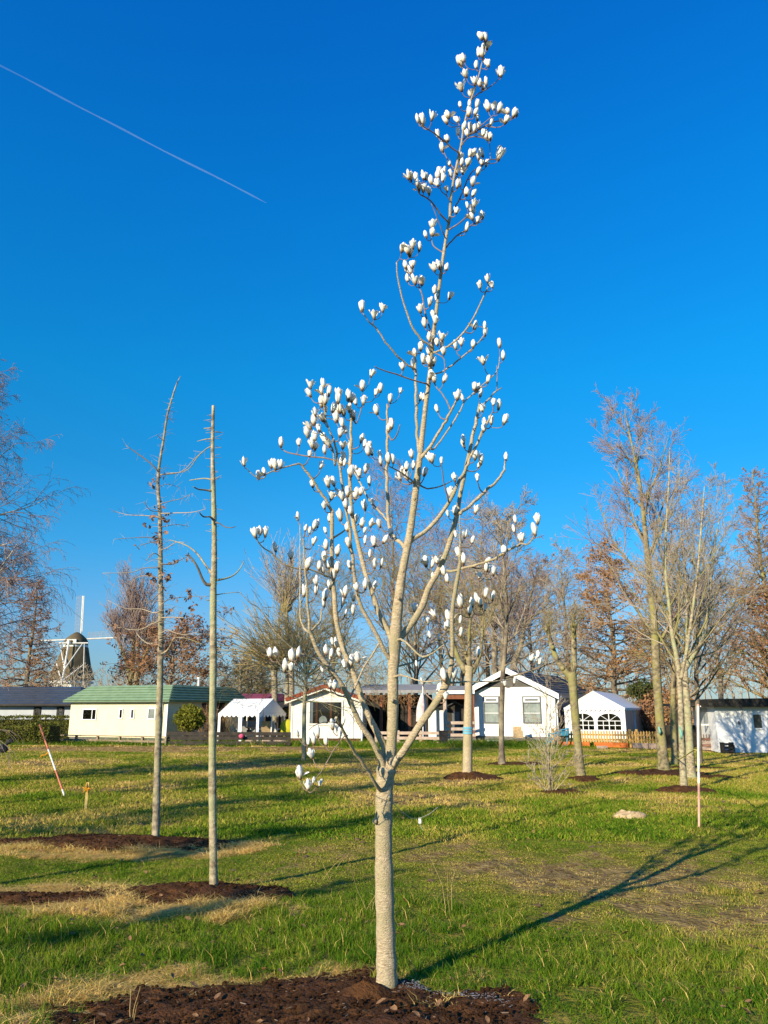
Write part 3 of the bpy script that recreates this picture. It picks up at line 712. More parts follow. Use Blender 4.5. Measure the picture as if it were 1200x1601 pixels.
for b in BUDS:
    if all(math.hypot(b[0]-c[0], b[1]-c[1]) > 3.2 for c in B2): B2.append(b)
BUDS = B2
# lay the twigs so that each springs from the nearest wood below it
order = sorted(BUDS, key=lambda b: (lambda n: math.hypot(n[0]-b[0], n[1]-b[1]))(nearest_node(b[0], b[1], True)))
twigs = MB()
placed = []
for (x, y, k) in order:
    size = {'c': 13.8, 'o': 14, 'p': 14.5, 'b': 17, 's': 10.5, 'd': 13.5}[k] * rnd.uniform(0.85, 1.1)
    size *= 1.1
    bx, by = x, y + size * 0.48
    nd = nearest_node(bx, by, True)
    dist = math.hypot(nd[0]-bx, nd[1]-by)
    Y0 = nd[2]
    Y1 = Y0 + rnd.uniform(-1, 1) * min(0.16, dist * 0.006) - (0.03 if dist < 8 else 0) * (1 if rnd.random() < .6 else -1)
    pts = []
    lean = max(-0.5, min(0.5, (bx - nd[0]) / 60)) + rnd.uniform(-0.16, 0.16)
    down = nd[1] < by - 3
    cx = bx - lean * 4 + (nd[0]-bx)*0.12
    cy = by + (dist*0.5 + 3)
    n = 8
    for i in range(n+1):
        t = i/n
        qx = (1-t)**2*nd[0] + 2*t*(1-t)*cx + t*t*bx
        qy = (1-t)**2*nd[1] + 2*t*(1-t)*(min(cy, nd[1] + 6 if not down else cy)) + t*t*by
        Y = Y0 + (Y1-Y0)*t
        pts.append((qx, qy, Y))
    W = [at(*q) for q in pts]
    W = [p + Vector((rnd.uniform(-1,1), rnd.uniform(-1,1), rnd.uniform(-1,1))) * 0.0018 if 0 < i < n else p for i, p in enumerate(W)]
    r0 = min(nd[3]*0.8, (0.0040 + dist*0.00006)); r1 = 0.0029
    R = [r0 + (r1-r0)*i/n for i in range(n+1)]
    R[-1] = 0.0034
    twigs.tube([p - ORG for p in W], R, 5)
    for i in range(2, n):
        NODES.append((pts[i][0], pts[i][1], pts[i][2], R[i]))
    d = Vector((lean + rnd.uniform(-.1, .1), rnd.uniform(-0.3, 0.25), 1.0)).normalized()
    if k == 'd': d = Vector((rnd.uniform(-.15, .15), -0.1, 1)).normalized()
    placed.append((size, W[-1], d, k))
tag(twigs.build('fine_twigs', M['mag_twig'], mag, smooth=True), kind='stuff')
placed.sort(key=lambda t: -t[0])
rest = None
for i, (size, p, d, k) in enumerate(placed):
    if k in ('c', 'b', 's', 'd'): me = BM['closed'][i % 7] if rnd.random() < 0.4 else BM['half'][i % 8] if rnd.random() < .7 else BM['petal'][i % 5]
    elif k == 'o': me = BM['half'][i % 8] if rnd.random() < 0.6 else BM['open'][i % 3]
    else: me = BM['petal'][i % 5] if rnd.random() < 0.6 else BM['open'][i % 3]
    L = size * pxm(p) * 1.04
    q = d.to_track_quat('Z', 'Y') @ Matrix.Rotation(rnd.uniform(0, 6.28), 3, 'Z').to_quaternion()
    w = rnd.uniform(0.74, 1.06)
    S = (L*w, L*w, L)
    if i < 300:
        o = link('flower_bud', me, mag)
        o.location = p - ORG; o.rotation_mode = 'QUATERNION'; o.rotation_quaternion = q; o.scale = S
    else:
        if rest is None: rest = ([], [], [])
        b = len(rest[0])
        for v in me.vertices:
            c = q @ Vector((v.co.x*S[0], v.co.y*S[1], v.co.z*S[2])) + (p - ORG)
            rest[0].append(c)
        for f in me.polygons:
            rest[1].append([b + vi for vi in f.vertices]); rest[2].append(f.material_index)
if rest:
    me = bpy.data.meshes.new('small_flower_buds'); me.from_pydata(rest[0], [], rest[1])
    me.materials.append(M['petal']); me.materials.append(M['calyx'])
    me.polygons.foreach_set('material_index', rest[2]); me.polygons.foreach_set('use_smooth', [True]*len(rest[1]))
    tag(link('small_flower_buds', me, mag), kind='stuff')
print('BUDS', len(placed))

# ------------------------------------------------------------------ ground
# beds of mulch: centre, half sizes (m), tilt, height, straw width, wording
def bed_px(px, py, hw, hd, h, label, straw=0.0, sx=0.0, sy=0.0):
    c = G(px, py)
    return dict(c=(c.x, c.y), a=hw, b=hd, h=h, label=label, straw=straw, s=(sx, sy))
BEDS = [
 dict(c=(-0.45, 4.60), a=1.42, b=0.74, h=0.022, label='large ring of dark brown mulch round the foot of the budding magnolia', straw=0.16, s=(-0.22, 0.03)),
 dict(c=(-1.70, 7.50), a=0.95, b=0.40, h=0.06, label='dark mulch bed with a straw rim under the branchless stubby tree', straw=0.34, s=(-0.45, -0.34)),
 dict(c=(-2.98, 7.30), a=0.80, b=0.22, h=0.03, label='patchy mulch strip half covered in yellow straw at the left edge', straw=0.45, s=(0, 0)),
 dict(c=(-3.3, 10.25), a=1.6, b=0.50, h=0.07, label='long dark mulch bed under the thin tree with dead leaves', straw=0.25, s=(0.2, -0.35)),
 dict(c=(2.05, 18.95), a=0.66, b=0.62, h=0.16, label='conical mulch mound at the pollard with the light blue band', straw=0.0, s=(0, 0)),
 dict(c=(3.85, 24.1), a=0.95, b=0.6, h=0.07, label='mulch mound round the dark mottled trunk before the gabled house', straw=0.0, s=(0, 0)),
 dict(c=(3.45, 16.0), a=0.78, b=0.38, h=0.06, label='flat mulch mound under the bare multi-stemmed shrub', straw=0.0, s=(0, 0)),
 dict(c=(4.7, 19.0), a=0.42, b=0.45, h=0.12, label='small mulch mound at the forked pollard before the picket fence', straw=0.0, s=(0, 0)),
 dict(c=(7.0, 20.5), a=1.1, b=0.7, h=0.12, label='wide mulch mound at the thick mossy trunk of the tall tree', straw=0.0, s=(0, 0)),
 dict(c=(6.1, 16.5), a=0.62, b=0.4, h=0.09, label='mulch mound at the slim trunk with the turquoise band beside the pole', straw=0.0, s=(0, 0)),
 dict(c=(7.9, 19.4), a=0.8, b=0.45, h=0.07, label='mulch mound behind the red and white upright pole', straw=0.0, s=(0, 0)),
 dict(c=(8.6, 22.6), a=1.1, b=0.4, h=0.05, label='low dark mulch patch on the grass left of the white hut', straw=0.0, s=(0, 0)),
]
def bed_f(b, x, y, grow=0.0, off=(0, 0)):
    """signed metres-like value, above 0 inside"""
    dx = (x - b['c'][0] - off[0]) / (b['a'] + grow); dy = (y - b['c'][1] - off[1]) / (b['b'] + grow*0.8)
    r = np.sqrt(dx*dx + dy*dy)
    w = (fbm(x*3.1, y*3.1, 11, 3) - 0.5)*0.75 + (fbm(x*11, y*11, 21, 2) - 0.5)*0.3
    return 1.0 - r + w
def ground_h(x, y):
    x = np.asarray(x, dtype=np.float64); y = np.asarray(y, dtype=np.float64)
    near = np.clip((60 - np.hypot(x, y)) / 30, 0, 1)
    h = (fbm(x*0.45, y*0.45, 1, 4) - 0.5) * 0.09 + (fbm(x*2.3, y*2.3, 5, 3) - 0.5) * 0.045 + (fbm(x*7, y*7, 8, 2) - 0.5) * 0.015
    for b in BEDS:                       # the mound heap is not lifted by the ground, it sits in it
        pass
    bank = np.exp(-((y - 33.2 + 0.12*(x + 10)) / 0.55)**2) * (x < -2.5 + fbm(x, y, 3, 2)) * 0.16
    ditch = -np.exp(-((y - 31.9 + 0.12*(x + 10)) / 0.6)**2) * (x < -3) * 0.12
    return (h + bank + ditch) * near
def bare_f(x, y):
    """bare or worn soil 0..1"""
    f = (fbm(x*0.55, y*0.42, 31, 4) - 0.42) * 1.9 + (fbm(x*2.2, y*1.6, 36, 3) - 0.5) * 0.8
    def blob(cx, cy, rx, ry, s): return s * np.exp(-((x-cx)/rx)**2 - ((y-cy)/ry)**2)
    f = f + blob(1.8, 9.0, 2.0, 2.0, 0.42) + blob(3.2, 6.6, 1.3, 0.9, 0.36) + blob(-2.7, 22, 2.6, 3.2, 0.42) + blob(-9, 32.6, 9, 0.7, 1.4)
    f = f + blob(-0.3, 15.5, 2.2, 1.1, 0.28) + blob(3.5, 12.5, 0.8, 0.6, 0.4) + blob(4, 19, 7, 4.5, 0.16) + blob(2.3, 7.6, 1.0, 1.0, 0.2) + blob(-1.0, 12.3, 1.5, 0.8, 0.2)
    f = f - blob(-1.5, 6, 2.2, 1.2, 0.5) - blob(1.2, 5.6, 1.3, 0.6, 0.4) - blob(0, 36, 40, 1.6, 0.7) - blob(-4, 12.5, 2.5, 1.2, 0.2)
    return np.clip(f + 0.05, 0, 1)

def build_ground():
    ys = np.concatenate([np.arange(1.5, 14, 0.07), np.arange(14, 30, 0.16), np.arange(30, 60, 0.5), np.array([62,70,80,100,140,200,300,500,900,1600,3000,6000])])
    ts = np.concatenate([np.linspace(-6, -1.0, 14)[:-1], np.linspace(-1.0, -0.55, 12)[:-1], np.linspace(-0.55, 0.55, 200), np.linspace(0.55, 1.0, 12)[1:], np.linspace(1.0, 6, 14)[1:]])
    T, Yg = np.meshgrid(ts, ys)
    X = T * (Yg + 1.0)
    Z = ground_h(X, Yg)
    V = np.stack([X, Yg, Z], -1).reshape(-1, 3)
    n, m = len(ys), len(ts)
    i = np.arange(n-1)[:, None]*m + np.arange(m-1)[None, :]
    F = np.stack([i, i+1, i+m+1, i+m], -1).reshape(-1, 4)
    # the land behind the viewer
    k = len(V)
    V = np.concatenate([V, [(-6000, -600, 0), (6000, -600, 0), (X[0, -1], 1.5, Z[0, -1]), (X[0, 0], 1.5, Z[0, 0]), (-6000, 6000, 0), (6000, 6000, 0)]])
    F2 = [[k, k+1, m-1, 0]]
    F2 = np.array(F2)
    F3 = []
    for r in range(n-1):
        F3.append([k, r*m, (r+1)*m]); F3.append([k+1, (r+1)*m + m-1, r*m + m-1])
    me = mesh_np('ground', V, [F, F2, np.array(F3)], M['ground'], True)
    a = me.attributes.new('bare', 'FLOAT', 'POINT')
    bf = bare_f(V[:, 0], V[:, 1])*0.9 - 0.08
    for b in BEDS:
        bf = np.maximum(bf, (bed_f(b, V[:, 0], V[:, 1], 0.05) > 0)*0.9)
        if b['straw']: bf = np.maximum(bf, (bed_f(b, V[:, 0], V[:, 1], b['straw'], b['s']) > 0)*0.5)
    a.data.foreach_set('value', bf.astype(np.float32))
    return tag(link('ground', me), kind='structure')
build_ground()

# mulch mounds
def mound(b, sub):
    n = sub
    xs = np.linspace(-1.7, 1.7, n); X, Y = np.meshgrid(xs * b['a'] + b['c'][0], xs * b['b'] + b['c'][1])
    f = bed_f(b, X, Y)
    fi = np.clip(f, -0.3, 1)
    Z = ground_h(X, Y) + np.where(f > 0, 0.012, 0) + b['h'] * np.clip(fi, 0, 1)**0.8 + (fbm(X*28, Y*28, 41, 3) - 0.5)*0.035*np.clip(f*4, 0, 1) + (fbm(X*9, Y*9, 45, 2) - 0.5)*0.04*np.clip(f*3, 0, 1)
    Z = Z - np.clip(-fi, 0, 1)*0.35
    V = np.stack([X - b['c'][0], Y - b['c'][1], Z], -1).reshape(-1, 3)
    i = np.arange(n-1)[:, None]*n + np.arange(n-1)[None, :]
    F = np.stack([i, i+1, i+n+1, i+n], -1).reshape(-1, 4)
    ff = f.reshape(-1)
    keep = (ff[F] > -0.25).any(axis=1)
    me = mesh_np('mulch_mound', V, [F[keep]], M['mulch'], True)
    o = link('mulch_mound', me, loc=(b['c'][0], b['c'][1], 0))
    tag(o, b['label'], 'mulch', kind='stuff')
    return o
for q, b in enumerate(BEDS):
    mound(b, 150 if q == 0 else 90 if q < 4 else 44)
# the loose cone of soil against the magnolia's foot
def magnolia_cone():
    c = G(570, 1552)
    mb = MB(); vs = []; n, m = 28, 9
    for j in range(m):
        for k in range(n):
            a = 2*math.pi*k/n; r = 0.22*j/(m-1)
            x, y = c.x + r*math.cos(a)*1.15, c.y + r*math.sin(a)*0.8 - 0.03
            z = float(ground_h(x, y)) + 0.015 + 0.075*(1 - j/(m-1))**1.2 - 0.05*(j/(m-1))**3 + random.Random(j*n+k).uniform(-.006, .006)
            vs.append((x, y, z))
    fs = [(j*n+k, (j+1)*n+k, (j+1)*n+(k+1) % n, j*n+(k+1) % n) for j in range(m-1) for k in range(n)]
    mb.add(vs, fs)
    tag(mb.build('soil_heap', M['mulch'], smooth=True), 'small heap of loose soil banked against the left of the magnolia trunk', 'soil heap', kind='stuff')
magnolia_cone()

# ------------------------------------------------------------------ scattering (points carry size, turn, choice and tint)
def scatter(name, protos, P, rotz, scl, idx, tint, kind='stuff', label=None, cat=None, tilt=None):
    N = len(P)
    me = bpy.data.meshes.new(name + '_points')
    me.vertices.add(N); me.vertices.foreach_set('co', np.asarray(P, dtype=np.float32).ravel())
    def attr(nm, ty, arr):
        a = me.attributes.new(nm, ty, 'POINT')
        a.data.foreach_set('vector' if ty == 'FLOAT_VECTOR' else 'value', np.asarray(arr).ravel())
    rot = np.zeros((N, 3), dtype=np.float32); rot[:, 2] = rotz
    if tilt is not None: rot[:, 0] = tilt[:, 0]; rot[:, 1] = tilt[:, 1]
    attr('turn', 'FLOAT_VECTOR', rot)
    attr('size', 'FLOAT_VECTOR', np.asarray(scl, dtype=np.float32))
    attr('pick', 'INT', np.asarray(idx, dtype=np.int32))
    attr('tint', 'FLOAT', np.asarray(tint, dtype=np.float32))
    ob = link(name, me)
    ng = bpy.data.node_groups.new(name + '_scatter', 'GeometryNodeTree')
    ng.interface.new_socket(name='Geometry', in_out='INPUT', socket_type='NodeSocketGeometry')
    ng.interface.new_socket(name='Geometry', in_out='OUTPUT', socket_type='NodeSocketGeometry')
    N_, L = ng.nodes, ng.links
    gi = N_.new('NodeGroupInput'); go = N_.new('NodeGroupOutput')
    ip = N_.new('GeometryNodeInstanceOnPoints'); ip.inputs['Pick Instance'].default_value = True
    g2i = N_.new('GeometryNodeGeometryToInstance')
    for p in protos[::-1]:
        oi = N_.new('GeometryNodeObjectInfo'); oi.inputs['Object'].default_value = p; oi.transform_space = 'ORIGINAL'
        oi.inputs['As Instance'].default_value = False
        L.new(oi.outputs['Geometry'], g2i.inputs[0])
    def na(nm, ty):
        a = N_.new('GeometryNodeInputNamedAttribute'); a.data_type = ty; a.inputs['Name'].default_value = nm; return a
    a1 = na('turn', 'FLOAT_VECTOR'); a2 = na('size', 'FLOAT_VECTOR'); a3 = na('pick', 'INT')
    L.new(gi.outputs[0], ip.inputs['Points']); L.new(g2i.outputs[0], ip.inputs['Instance'])
    L.new(a1.outputs[0], ip.inputs['Rotation']); L.new(a2.outputs[0], ip.inputs['Scale']); L.new(a3.outputs[0], ip.inputs['Instance Index'])
    L.new(ip.outputs[0], go.inputs[0])
    md = ob.modifiers.new('scatter', 'NODES'); md.node_group = ng
    tag(ob, label, cat, kind=kind)
    return ob

def tuft(seed, nb, hgt, spread, wid, droop, flat=0.0):
    rng = random.Random(seed)
    vs, fs, bv = [], [], []
    for i in range(nb):
        a = rng.uniform(0, 6.283); r = spread*math.sqrt(rng.random())
        x, y = r*math.cos(a), r*math.sin(a)
        d = rng.uniform(0, 6.283); h = hgt*rng.uniform(0.35, 1.2); lean = rng.uniform(0.15, 1.0)*droop*h
        if flat: lean = h*rng.uniform(1.0, 1.8); h = h*rng.uniform(0.1, 0.5)
        w = wid*rng.uniform(0.7, 1.3)
        f = rng.uniform(0, 6.283); wx, wy = math.cos(f)*w, math.sin(f)*w
        b = len(vs)
        for t, ww in ((0, 1.0), (0.5, 0.85)):
            cx, cy, cz = x + math.cos(d)*lean*t*t, y + math.sin(d)*lean*t*t, h*(t - 0.12*t*t) 
            vs += [(cx - wx*ww, cy - wy*ww, cz - (0.01 if t == 0 else 0)), (cx + wx*ww, cy + wy*ww, cz - (0.01 if t == 0 else 0))]
        vs.append((x + math.cos(d)*lean, y + math.sin(d)*lean, h*(0.88 if not flat else 0.8)))
        fs += [(b, b+1, b+3, b+2), (b+2, b+3, b+4)]
        v = rng.gauss(0, 0.10) + (0.45 if rng.random() < 0.05 else 0)
        bv += [v]*5
    me = bpy.data.meshes.new('grass_tuft'); me.from_pydata(vs, [], fs); me.materials.append(M['grass'])
    at_ = me.attributes.new('bladevar', 'FLOAT', 'POINT'); at_.data.foreach_set('value', bv)
    return bpy.data.objects.new('grass_tuft', me)
T_near = [tuft(s, 26, 0.10, 0.06, 0.0019, 0.7) for s in range(5)]
T_long = [tuft(20+s, 30, 0.15, 0.06, 0.0021, 0.9) for s in range(3)]
T_short = [tuft(40+s, 30, 0.055, 0.10, 0.0026, 0.9) for s in range(4)]
T_far = [tuft(60+s, 34, 0.085, 0.17, 0.0055, 0.8) for s in range(4)]
T_straw = [tuft(80+s, 40, 0.12, 0.09, 0.0030, 0.9, flat=1.0) for s in range(4)]

rg = np.random.default_rng(7)
def wedge(y0, y1, dens, margin=0.6):
    """points over the ground strip the camera sees"""
    A = 0.5*(y1-y0)*((y0+y1)*0.51*2 + 4*margin)
    n = int(A*dens)
    y = rg.uniform(y0, y1, n*2); k = 0.51*y + margin
    keep = rg.uniform(0, 1, n*2) < k/(0.51*y1 + margin)
    y = y[keep][:n]; x = rg.uniform(-1, 1, len(y))*(0.51*y + margin)
    return x, y
def inbeds(x, y, grow=0.0):
    m = np.zeros(len(x), dtype=bool)
    for b in BEDS: m |= bed_f(b, x, y, grow) > 0.0
    return m
def strawf(x, y):
    m = np.zeros(len(x))
    for b in BEDS:
        if b['straw']: m = np.maximum(m, np.clip(bed_f(b, x, y, b['straw'], b['s'])*3.5, 0, 1))
    return m
def tintf(x, y, bare):
    t = 0.25 + (fbm(x*0.9, y*0.9, 51, 3) - 0.5)*0.55 + bare*0.5 + (fbm(x*5, y*5, 55, 2) - 0.5)*0.35
    t = t + np.clip((y-9)/12, 0, 1)*0.14 - np.clip((8.5-y)/3, 0, 1)*0.12
    t = t + 0.12*np.exp(-((x-4)/8)**2-((y-21)/5)**2)
    return t
P_, R_, S_, I_, T_ = [], [], [], [], []
def lay(x, y, i, s, t, h=None):
    z = ground_h(x, y)
    P_.append(np.stack([x, y, z], -1)); R_.append(rg.uniform(0, 6.28, len(x)))
    hz = s if h is None else h
    S_.append(np.stack([s, s, hz], -1)); I_.append(i); T_.append(t)
# near: 2.5 - 10 m
x, y = wedge(3.8, 10.5, 230, 0.4)
b_ = bare_f(x, y); st = strawf(x, y)
d = np.clip(1.1 - b_*1.25, 0.12, 1); keep = (rg.uniform(0, 1, len(x)) < d) & ~inbeds(x, y) & (rg.uniform(0, 1, len(x)) > st*0.92)
x, y, b_, st = x[keep], y[keep], b_[keep], st[keep]
lush = np.clip(0.55 + (fbm(x*1.3, y*1.3, 61, 3) - 0.5)*2.2 - b_*1.2 + np.clip((6.8-y)*0.35, -0.6, 0.5), 0, 1)
i = np.where(rg.uniform(0, 1, len(x)) < lush, rg.integers(0, 8, len(x)), rg.integers(8, 12, len(x)))
lay(x, y, i, rg.uniform(0.6, 1.15, len(x)), tintf(x, y, b_) + st*0.3, (0.33 + 0.40*lush)*np.where(x > 0.1, .8, 1)*rg.uniform(0.6, 1.2, len(x)))
# middle 10.5 - 22
x, y = wedge(10.5, 23, 75, 0.6)
b_ = bare_f(x, y); st = strawf(x, y)
keep = (rg.uniform(0, 1, len(x)) < np.clip(1.12 - b_*1.1, 0.2, 1)) & ~inbeds(x, y) & (rg.uniform(0, 1, len(x)) > st*0.9)
x, y, b_ = x[keep], y[keep], b_[keep]
i = np.where(rg.uniform(0, 1, len(x)) < 0.5, rg.integers(8, 12, len(x)), rg.integers(12, 16, len(x)))
lay(x, y, i, rg.uniform(0.9, 1.5, len(x)), tintf(x, y, b_), rg.uniform(0.5, 1.1, len(x))*(0.55 + 0.6*fbm(x*0.7, y*0.7, 66, 2)))
# far 22 - 39
x, y = wedge(23, 39.5, 22, 1.5)
b_ = bare_f(x, y)
keep = (rg.uniform(0, 1, len(x)) < np.clip(1.15 - b_*1.1, 0.1, 1)) & ~inbeds(x, y)
x, y, b_ = x[keep], y[keep], b_[keep]
verge = np.clip((y-34.0)/1.2, 0, 1)
lay(x, y, rg.integers(12, 16, len(x)), rg.uniform(1.2, 2.1, len(x)), tintf(x, y, b_) - verge*0.22, rg.uniform(0.5, 1.1, len(x))*(0.7 + verge*1.3))
# longer verge by the fences
x, y = wedge(34.6, 38.6, 16, 1.5)
lay(x, y, rg.integers(5, 8, len(x)), rg.uniform(2.2, 3.2, len(x)), tintf(x, y, x*0) - 0.22, rg.uniform(1.2, 2.4, len(x)))
protos = T_near + T_long + T_short + T_far
scatter('grass', protos, np.concatenate(P_), np.concatenate(R_), np.concatenate(S_), np.concatenate(I_), np.concatenate(T_),
        label='green and yellowing winter grass covering the whole field', cat='grass')
print('GRASS', sum(len(a) for a in P_))
# straw
P_, R_, S_, I_, T_ = [], [], [], [], []
x, y = wedge(4.2, 11.8, 520, 0.6)
st = np.clip(strawf(x, y) - (fbm(x*2.1, y*2.1, 77, 2) < .40)*.7, 0, 1); inb = inbeds(x, y, -0.03)
patch = fbm(x*4, y*4, 71, 2)
keep = (rg.uniform(0, 1, len(x)) < st*1.6) & (~inb | (rg.uniform(0, 1, len(x)) < 0.015 + 0.5*((y > 6.9) & (x < -2.1) & (y < 8) & (patch > .45)))) & (y > 4.35) & (patch > 0.30 + .12*(fbm(x*9, y*9, 79, 2) > .5)) & ((x < 0.55) | (rg.uniform(0, 1, len(x)) < 0.3))
x, y = x[keep], y[keep]
big = fbm(x*1.7, y*1.7, 75, 2)
lay(x, y, rg.integers(0, 4, len(x)), rg.uniform(0.55, 1.0, len(x)), 0.90 + rg.uniform(-0.2, 0.15, len(x)), rg.uniform(0.4, 1.1, len(x))*np.where(big > 0.55, 1.7, .7))
scatter('straw', T_straw, np.concatenate(P_), np.concatenate(R_), np.concatenate(S_), np.concatenate(I_), np.concatenate(T_),
        label='dry yellow straw lying round the edges of the mulch beds', cat='straw')
# clods and crumbs on the mulch
def lump(seed, m, sz=1.0, fl=1.0):
    rng = random.Random(seed); mb = MB(); mb.ball((0, 0, 0.2*sz), sz, sz, sz*fl, 7, 5)
    mb.v = [(v[0]*rng.uniform(.7, 1.25), v[1]*rng.uniform(.7, 1.25), v[2]*rng.uniform(.7, 1.25)) for v in mb.v]
    return bpy.data.objects.new('clod', mb.mesh('clod', m))
def chip(seed, m):
    rng = random.Random(seed); mb = MB(); mb.box(-1, 1, -0.22, 0.22, 0, 0.12)
    mb.v = [(v[0]*rng.uniform(.6, 1.2), v[1]*rng.uniform(.6, 1.3), v[2] + rng.uniform(0, .2)) for v in mb.v]
    return bpy.data.objects.new('chip', mb.mesh('chip', m))
clods = [lump(s, M['mulch']) for s in range(4)] + [chip(9, M['leaf_litter']), chip(10, M['wood_old'])]
P_, R_, S_, I_, T_ = [], [], [], [], []
x, y = wedge(3.9, 11.5, 1500, 0.4)
keep = inbeds(x, y, -0.02); x, y = x[keep], y[keep]
zb = np.zeros(len(x))
for b in BEDS:
    f = bed_f(b, x, y)
    zb = np.maximum(zb, np.where(f > 0, 0.012 + b['h']*np.clip(f, 0, 1)**0.8, 0))
sz = 0.004 + 0.010*rg.uniform(0, 1, len(x))**4
ii = np.where(rg.uniform(0, 1, len(x)) < 0.035, rg.integers(4, 6, len(x)), rg.integers(0, 4, len(x)))
sz = np.where(ii >= 4, sz + 0.007, sz)
P = np.stack([x, y, ground_h(x, y) + zb + sz*0.2], -1)
scatter('mulch_clods', clods, P, rg.uniform(0, 6.28, len(x)), np.stack([sz, sz, sz*0.8], -1), ii, zb, label='loose crumbs of soil and wood chips strewn over the dark mulch', cat='soil crumbs')
# soil clods on worn grass and molehill crumbs
x, y = wedge(4.2, 26, 14, 0.5); b_ = bare_f(x, y)
keep = (rg.uniform(0, 1, len(x)) < b_*1.2) & ~inbeds(x, y); x, y = x[keep], y[keep]
sz = 0.012 + 0.03*rg.uniform(0, 1, len(x))**3 * np.clip(y/12, .5, 1.6)
sc = [lump(30+s, M['soil_dry'], 1, 0.6) for s in range(3)]
scatter('soil_clods', sc, np.stack([x, y, ground_h(x, y)], -1), rg.uniform(0, 6.28, len(x)), np.stack([sz*1.3, sz, sz*0.7], -1), rg.integers(0, 3, len(x)), x*0, label='clods of pale soil on the worn spots of the field', cat='soil clods')
# fallen leaves
def leafo(seed):
    rng = random.Random(seed); mb = MB()
    c = rng.uniform(0.15, 0.45)
    vs = [(-1,0,0.05),(-0.5,-0.42,c*.6),(0.2,-0.5,c),(1,0,0.1),(0.2,0.5,c*.9),(-0.5,0.4,c*.5),(-0.2,0,0.02),(0.4,0,0.06)]
    fs = [(0,1,6),(1,2,7,6),(2,3,7),(3,4,7),(4,5,6,7),(5,0,6)]
    mb.add(vs, fs)
    return bpy.data.objects.new('leaf', mb.mesh('leaf', M['leaf_litter'], True))
lv = [leafo(s) for s in range(4)]
x, y = wedge(3.9, 18, 3.2, 0.4)
x2, y2 = wedge(4.0, 7.2, 9, 0.2); k2 = x2 < 0.6; x = np.concatenate([x, x2[k2]]); y = np.concatenate([y, y2[k2]])
sz = rg.uniform(0.014, 0.034, len(x))
zz = ground_h(x, y) + np.where(inbeds(x, y), 0.05, 0.045)
scatter('fallen_leaves', lv, np.stack([x, y, zz], -1), rg.uniform(0, 6.28, len(x)), np.stack([sz, sz, sz], -1), rg.integers(0, 4, len(x)), x*0,
        tilt=np.stack([rg.uniform(-.5, .5, len(x)), rg.uniform(-.5, .5, len(x))], -1), label='curled brown fallen leaves lying in the grass', cat='fallen leaves')
# frost that the sun has not reached, behind the magnolia's foot
fl = [chip(50+s, M['frost']) for s in range(3)]
n = 420
t = rg.uniform(0, 1, n)
x = 0.10 + t*0.62 + rg.normal(0, 0.015, n); y = 5.14 - t*0.30 + rg.normal(0, 0.035, n)
k = rg.uniform(0, 1, n) < 0.45; x = np.where(k, 0.08 + t*0.4, x) ; y = np.where(k, 5.12 + t*0.12 + rg.normal(0, 0.04, n), y)
f = bed_f(BEDS[0], x, y); keep = f > 0.03; x, y, f = x[keep], y[keep], f[keep]
scatter('frost', fl, np.stack([x, y, ground_h(x, y) + 0.022 + BEDS[0]['h']*np.clip(f, 0, 1)**0.8 + rg.uniform(-.004, .008, len(x))], -1), rg.uniform(0, 6.28, len(x)),
        np.stack([np.full(len(x), 0.006)]*3, -1), rg.integers(0, 3, len(x)), x*0, label='thin white frost crumbs on the mulch just right of the magnolia foot', cat='frost')
# pale stone lying in the field
st_ = G(985, 1279); mb = MB(); rng = random.Random(3)
mb.ball((0, 0, 0.0), 0.27, 0.18, 0.11, 22, 10)
mb.v = [(v[0]*rng.uniform(.92, 1.08), v[1]*rng.uniform(.92, 1.08), v[2]*(0.55 + 0.9*float(fbm(v[0]*9, v[1]*9, 3, 3)))*rng.uniform(.85, 1.15)) for v in mb.v]
tag(mb.build('soil_lump', M['stone'], smooth=False, loc=(st_.x, st_.y, float(ground_h(st_.x, st_.y)))), 'pale sandy lump lying alone on the grass left of the upright pole', 'lump of earth')

# ------------------------------------------------------------------ bare trees
def rv(rng):
    return Vector((rng.gauss(0, 1), rng.gauss(0, 1), rng.gauss(0, 1)))

def grow(out, tips, p, d, L, r, lvl, P, rng):
    c = P[lvl]
    n = c['n']; step = L / n
    d = d.normalized()
    kids = []
    nk = c.get('kids', 0)
    if nk:
        k0 = c.get('from', 0.2)
        kids = sorted(rng.uniform(k0, 1.0) for _ in range(int(nk * rng.uniform(0.75, 1.25) + 0.5)))
    ki = 0
    for i in range(n):
        d = (d + rv(rng) * c.get('wob', 0.08) + Vector((0, 0, c.get('up', 0.0)))).normalized()
        q = p + d * step
        ra = max(r * (1 - 0.75 * i / n), P['rmin']); rb = max(r * (1 - 0.75 * (i + 1) / n), P['rmin'])
        out[min(lvl, 2)].append((*p, *q, ra, rb))
        while ki < len(kids) and kids[ki] <= (i + 1) / n:
            f = kids[ki]; ki += 1
            ax = d.cross(rv(rng)).normalized()
            ang = math.radians(rng.uniform(*c['ang']))
            dd = Matrix.Rotation(ang, 3, ax) @ d
            kl = L * rng.uniform(*c['lr']) * (1.15 - c.get('short', 0.5) * f)
            t = f * n - i
            grow(out, tips, p.lerp(q, min(1, max(0, t))), dd, kl, ra * c.get('rr', 0.55), lvl + 1, P, rng)
        p = q
    tips.append(p)

def poly_trunk(pts, Y, dz=0.0):
    """photo points with widths -> world points and radii"""
    sp = smooth_px(pts, 3)
    W, R = [], []
    for i, (x, y, w) in enumerate(sp):
        q = at(x, y, Y + dz * i / (len(sp) - 1))
        W.append(q); R.append(max(0.5 * w * pxm(q), 0.003))
    return W, R

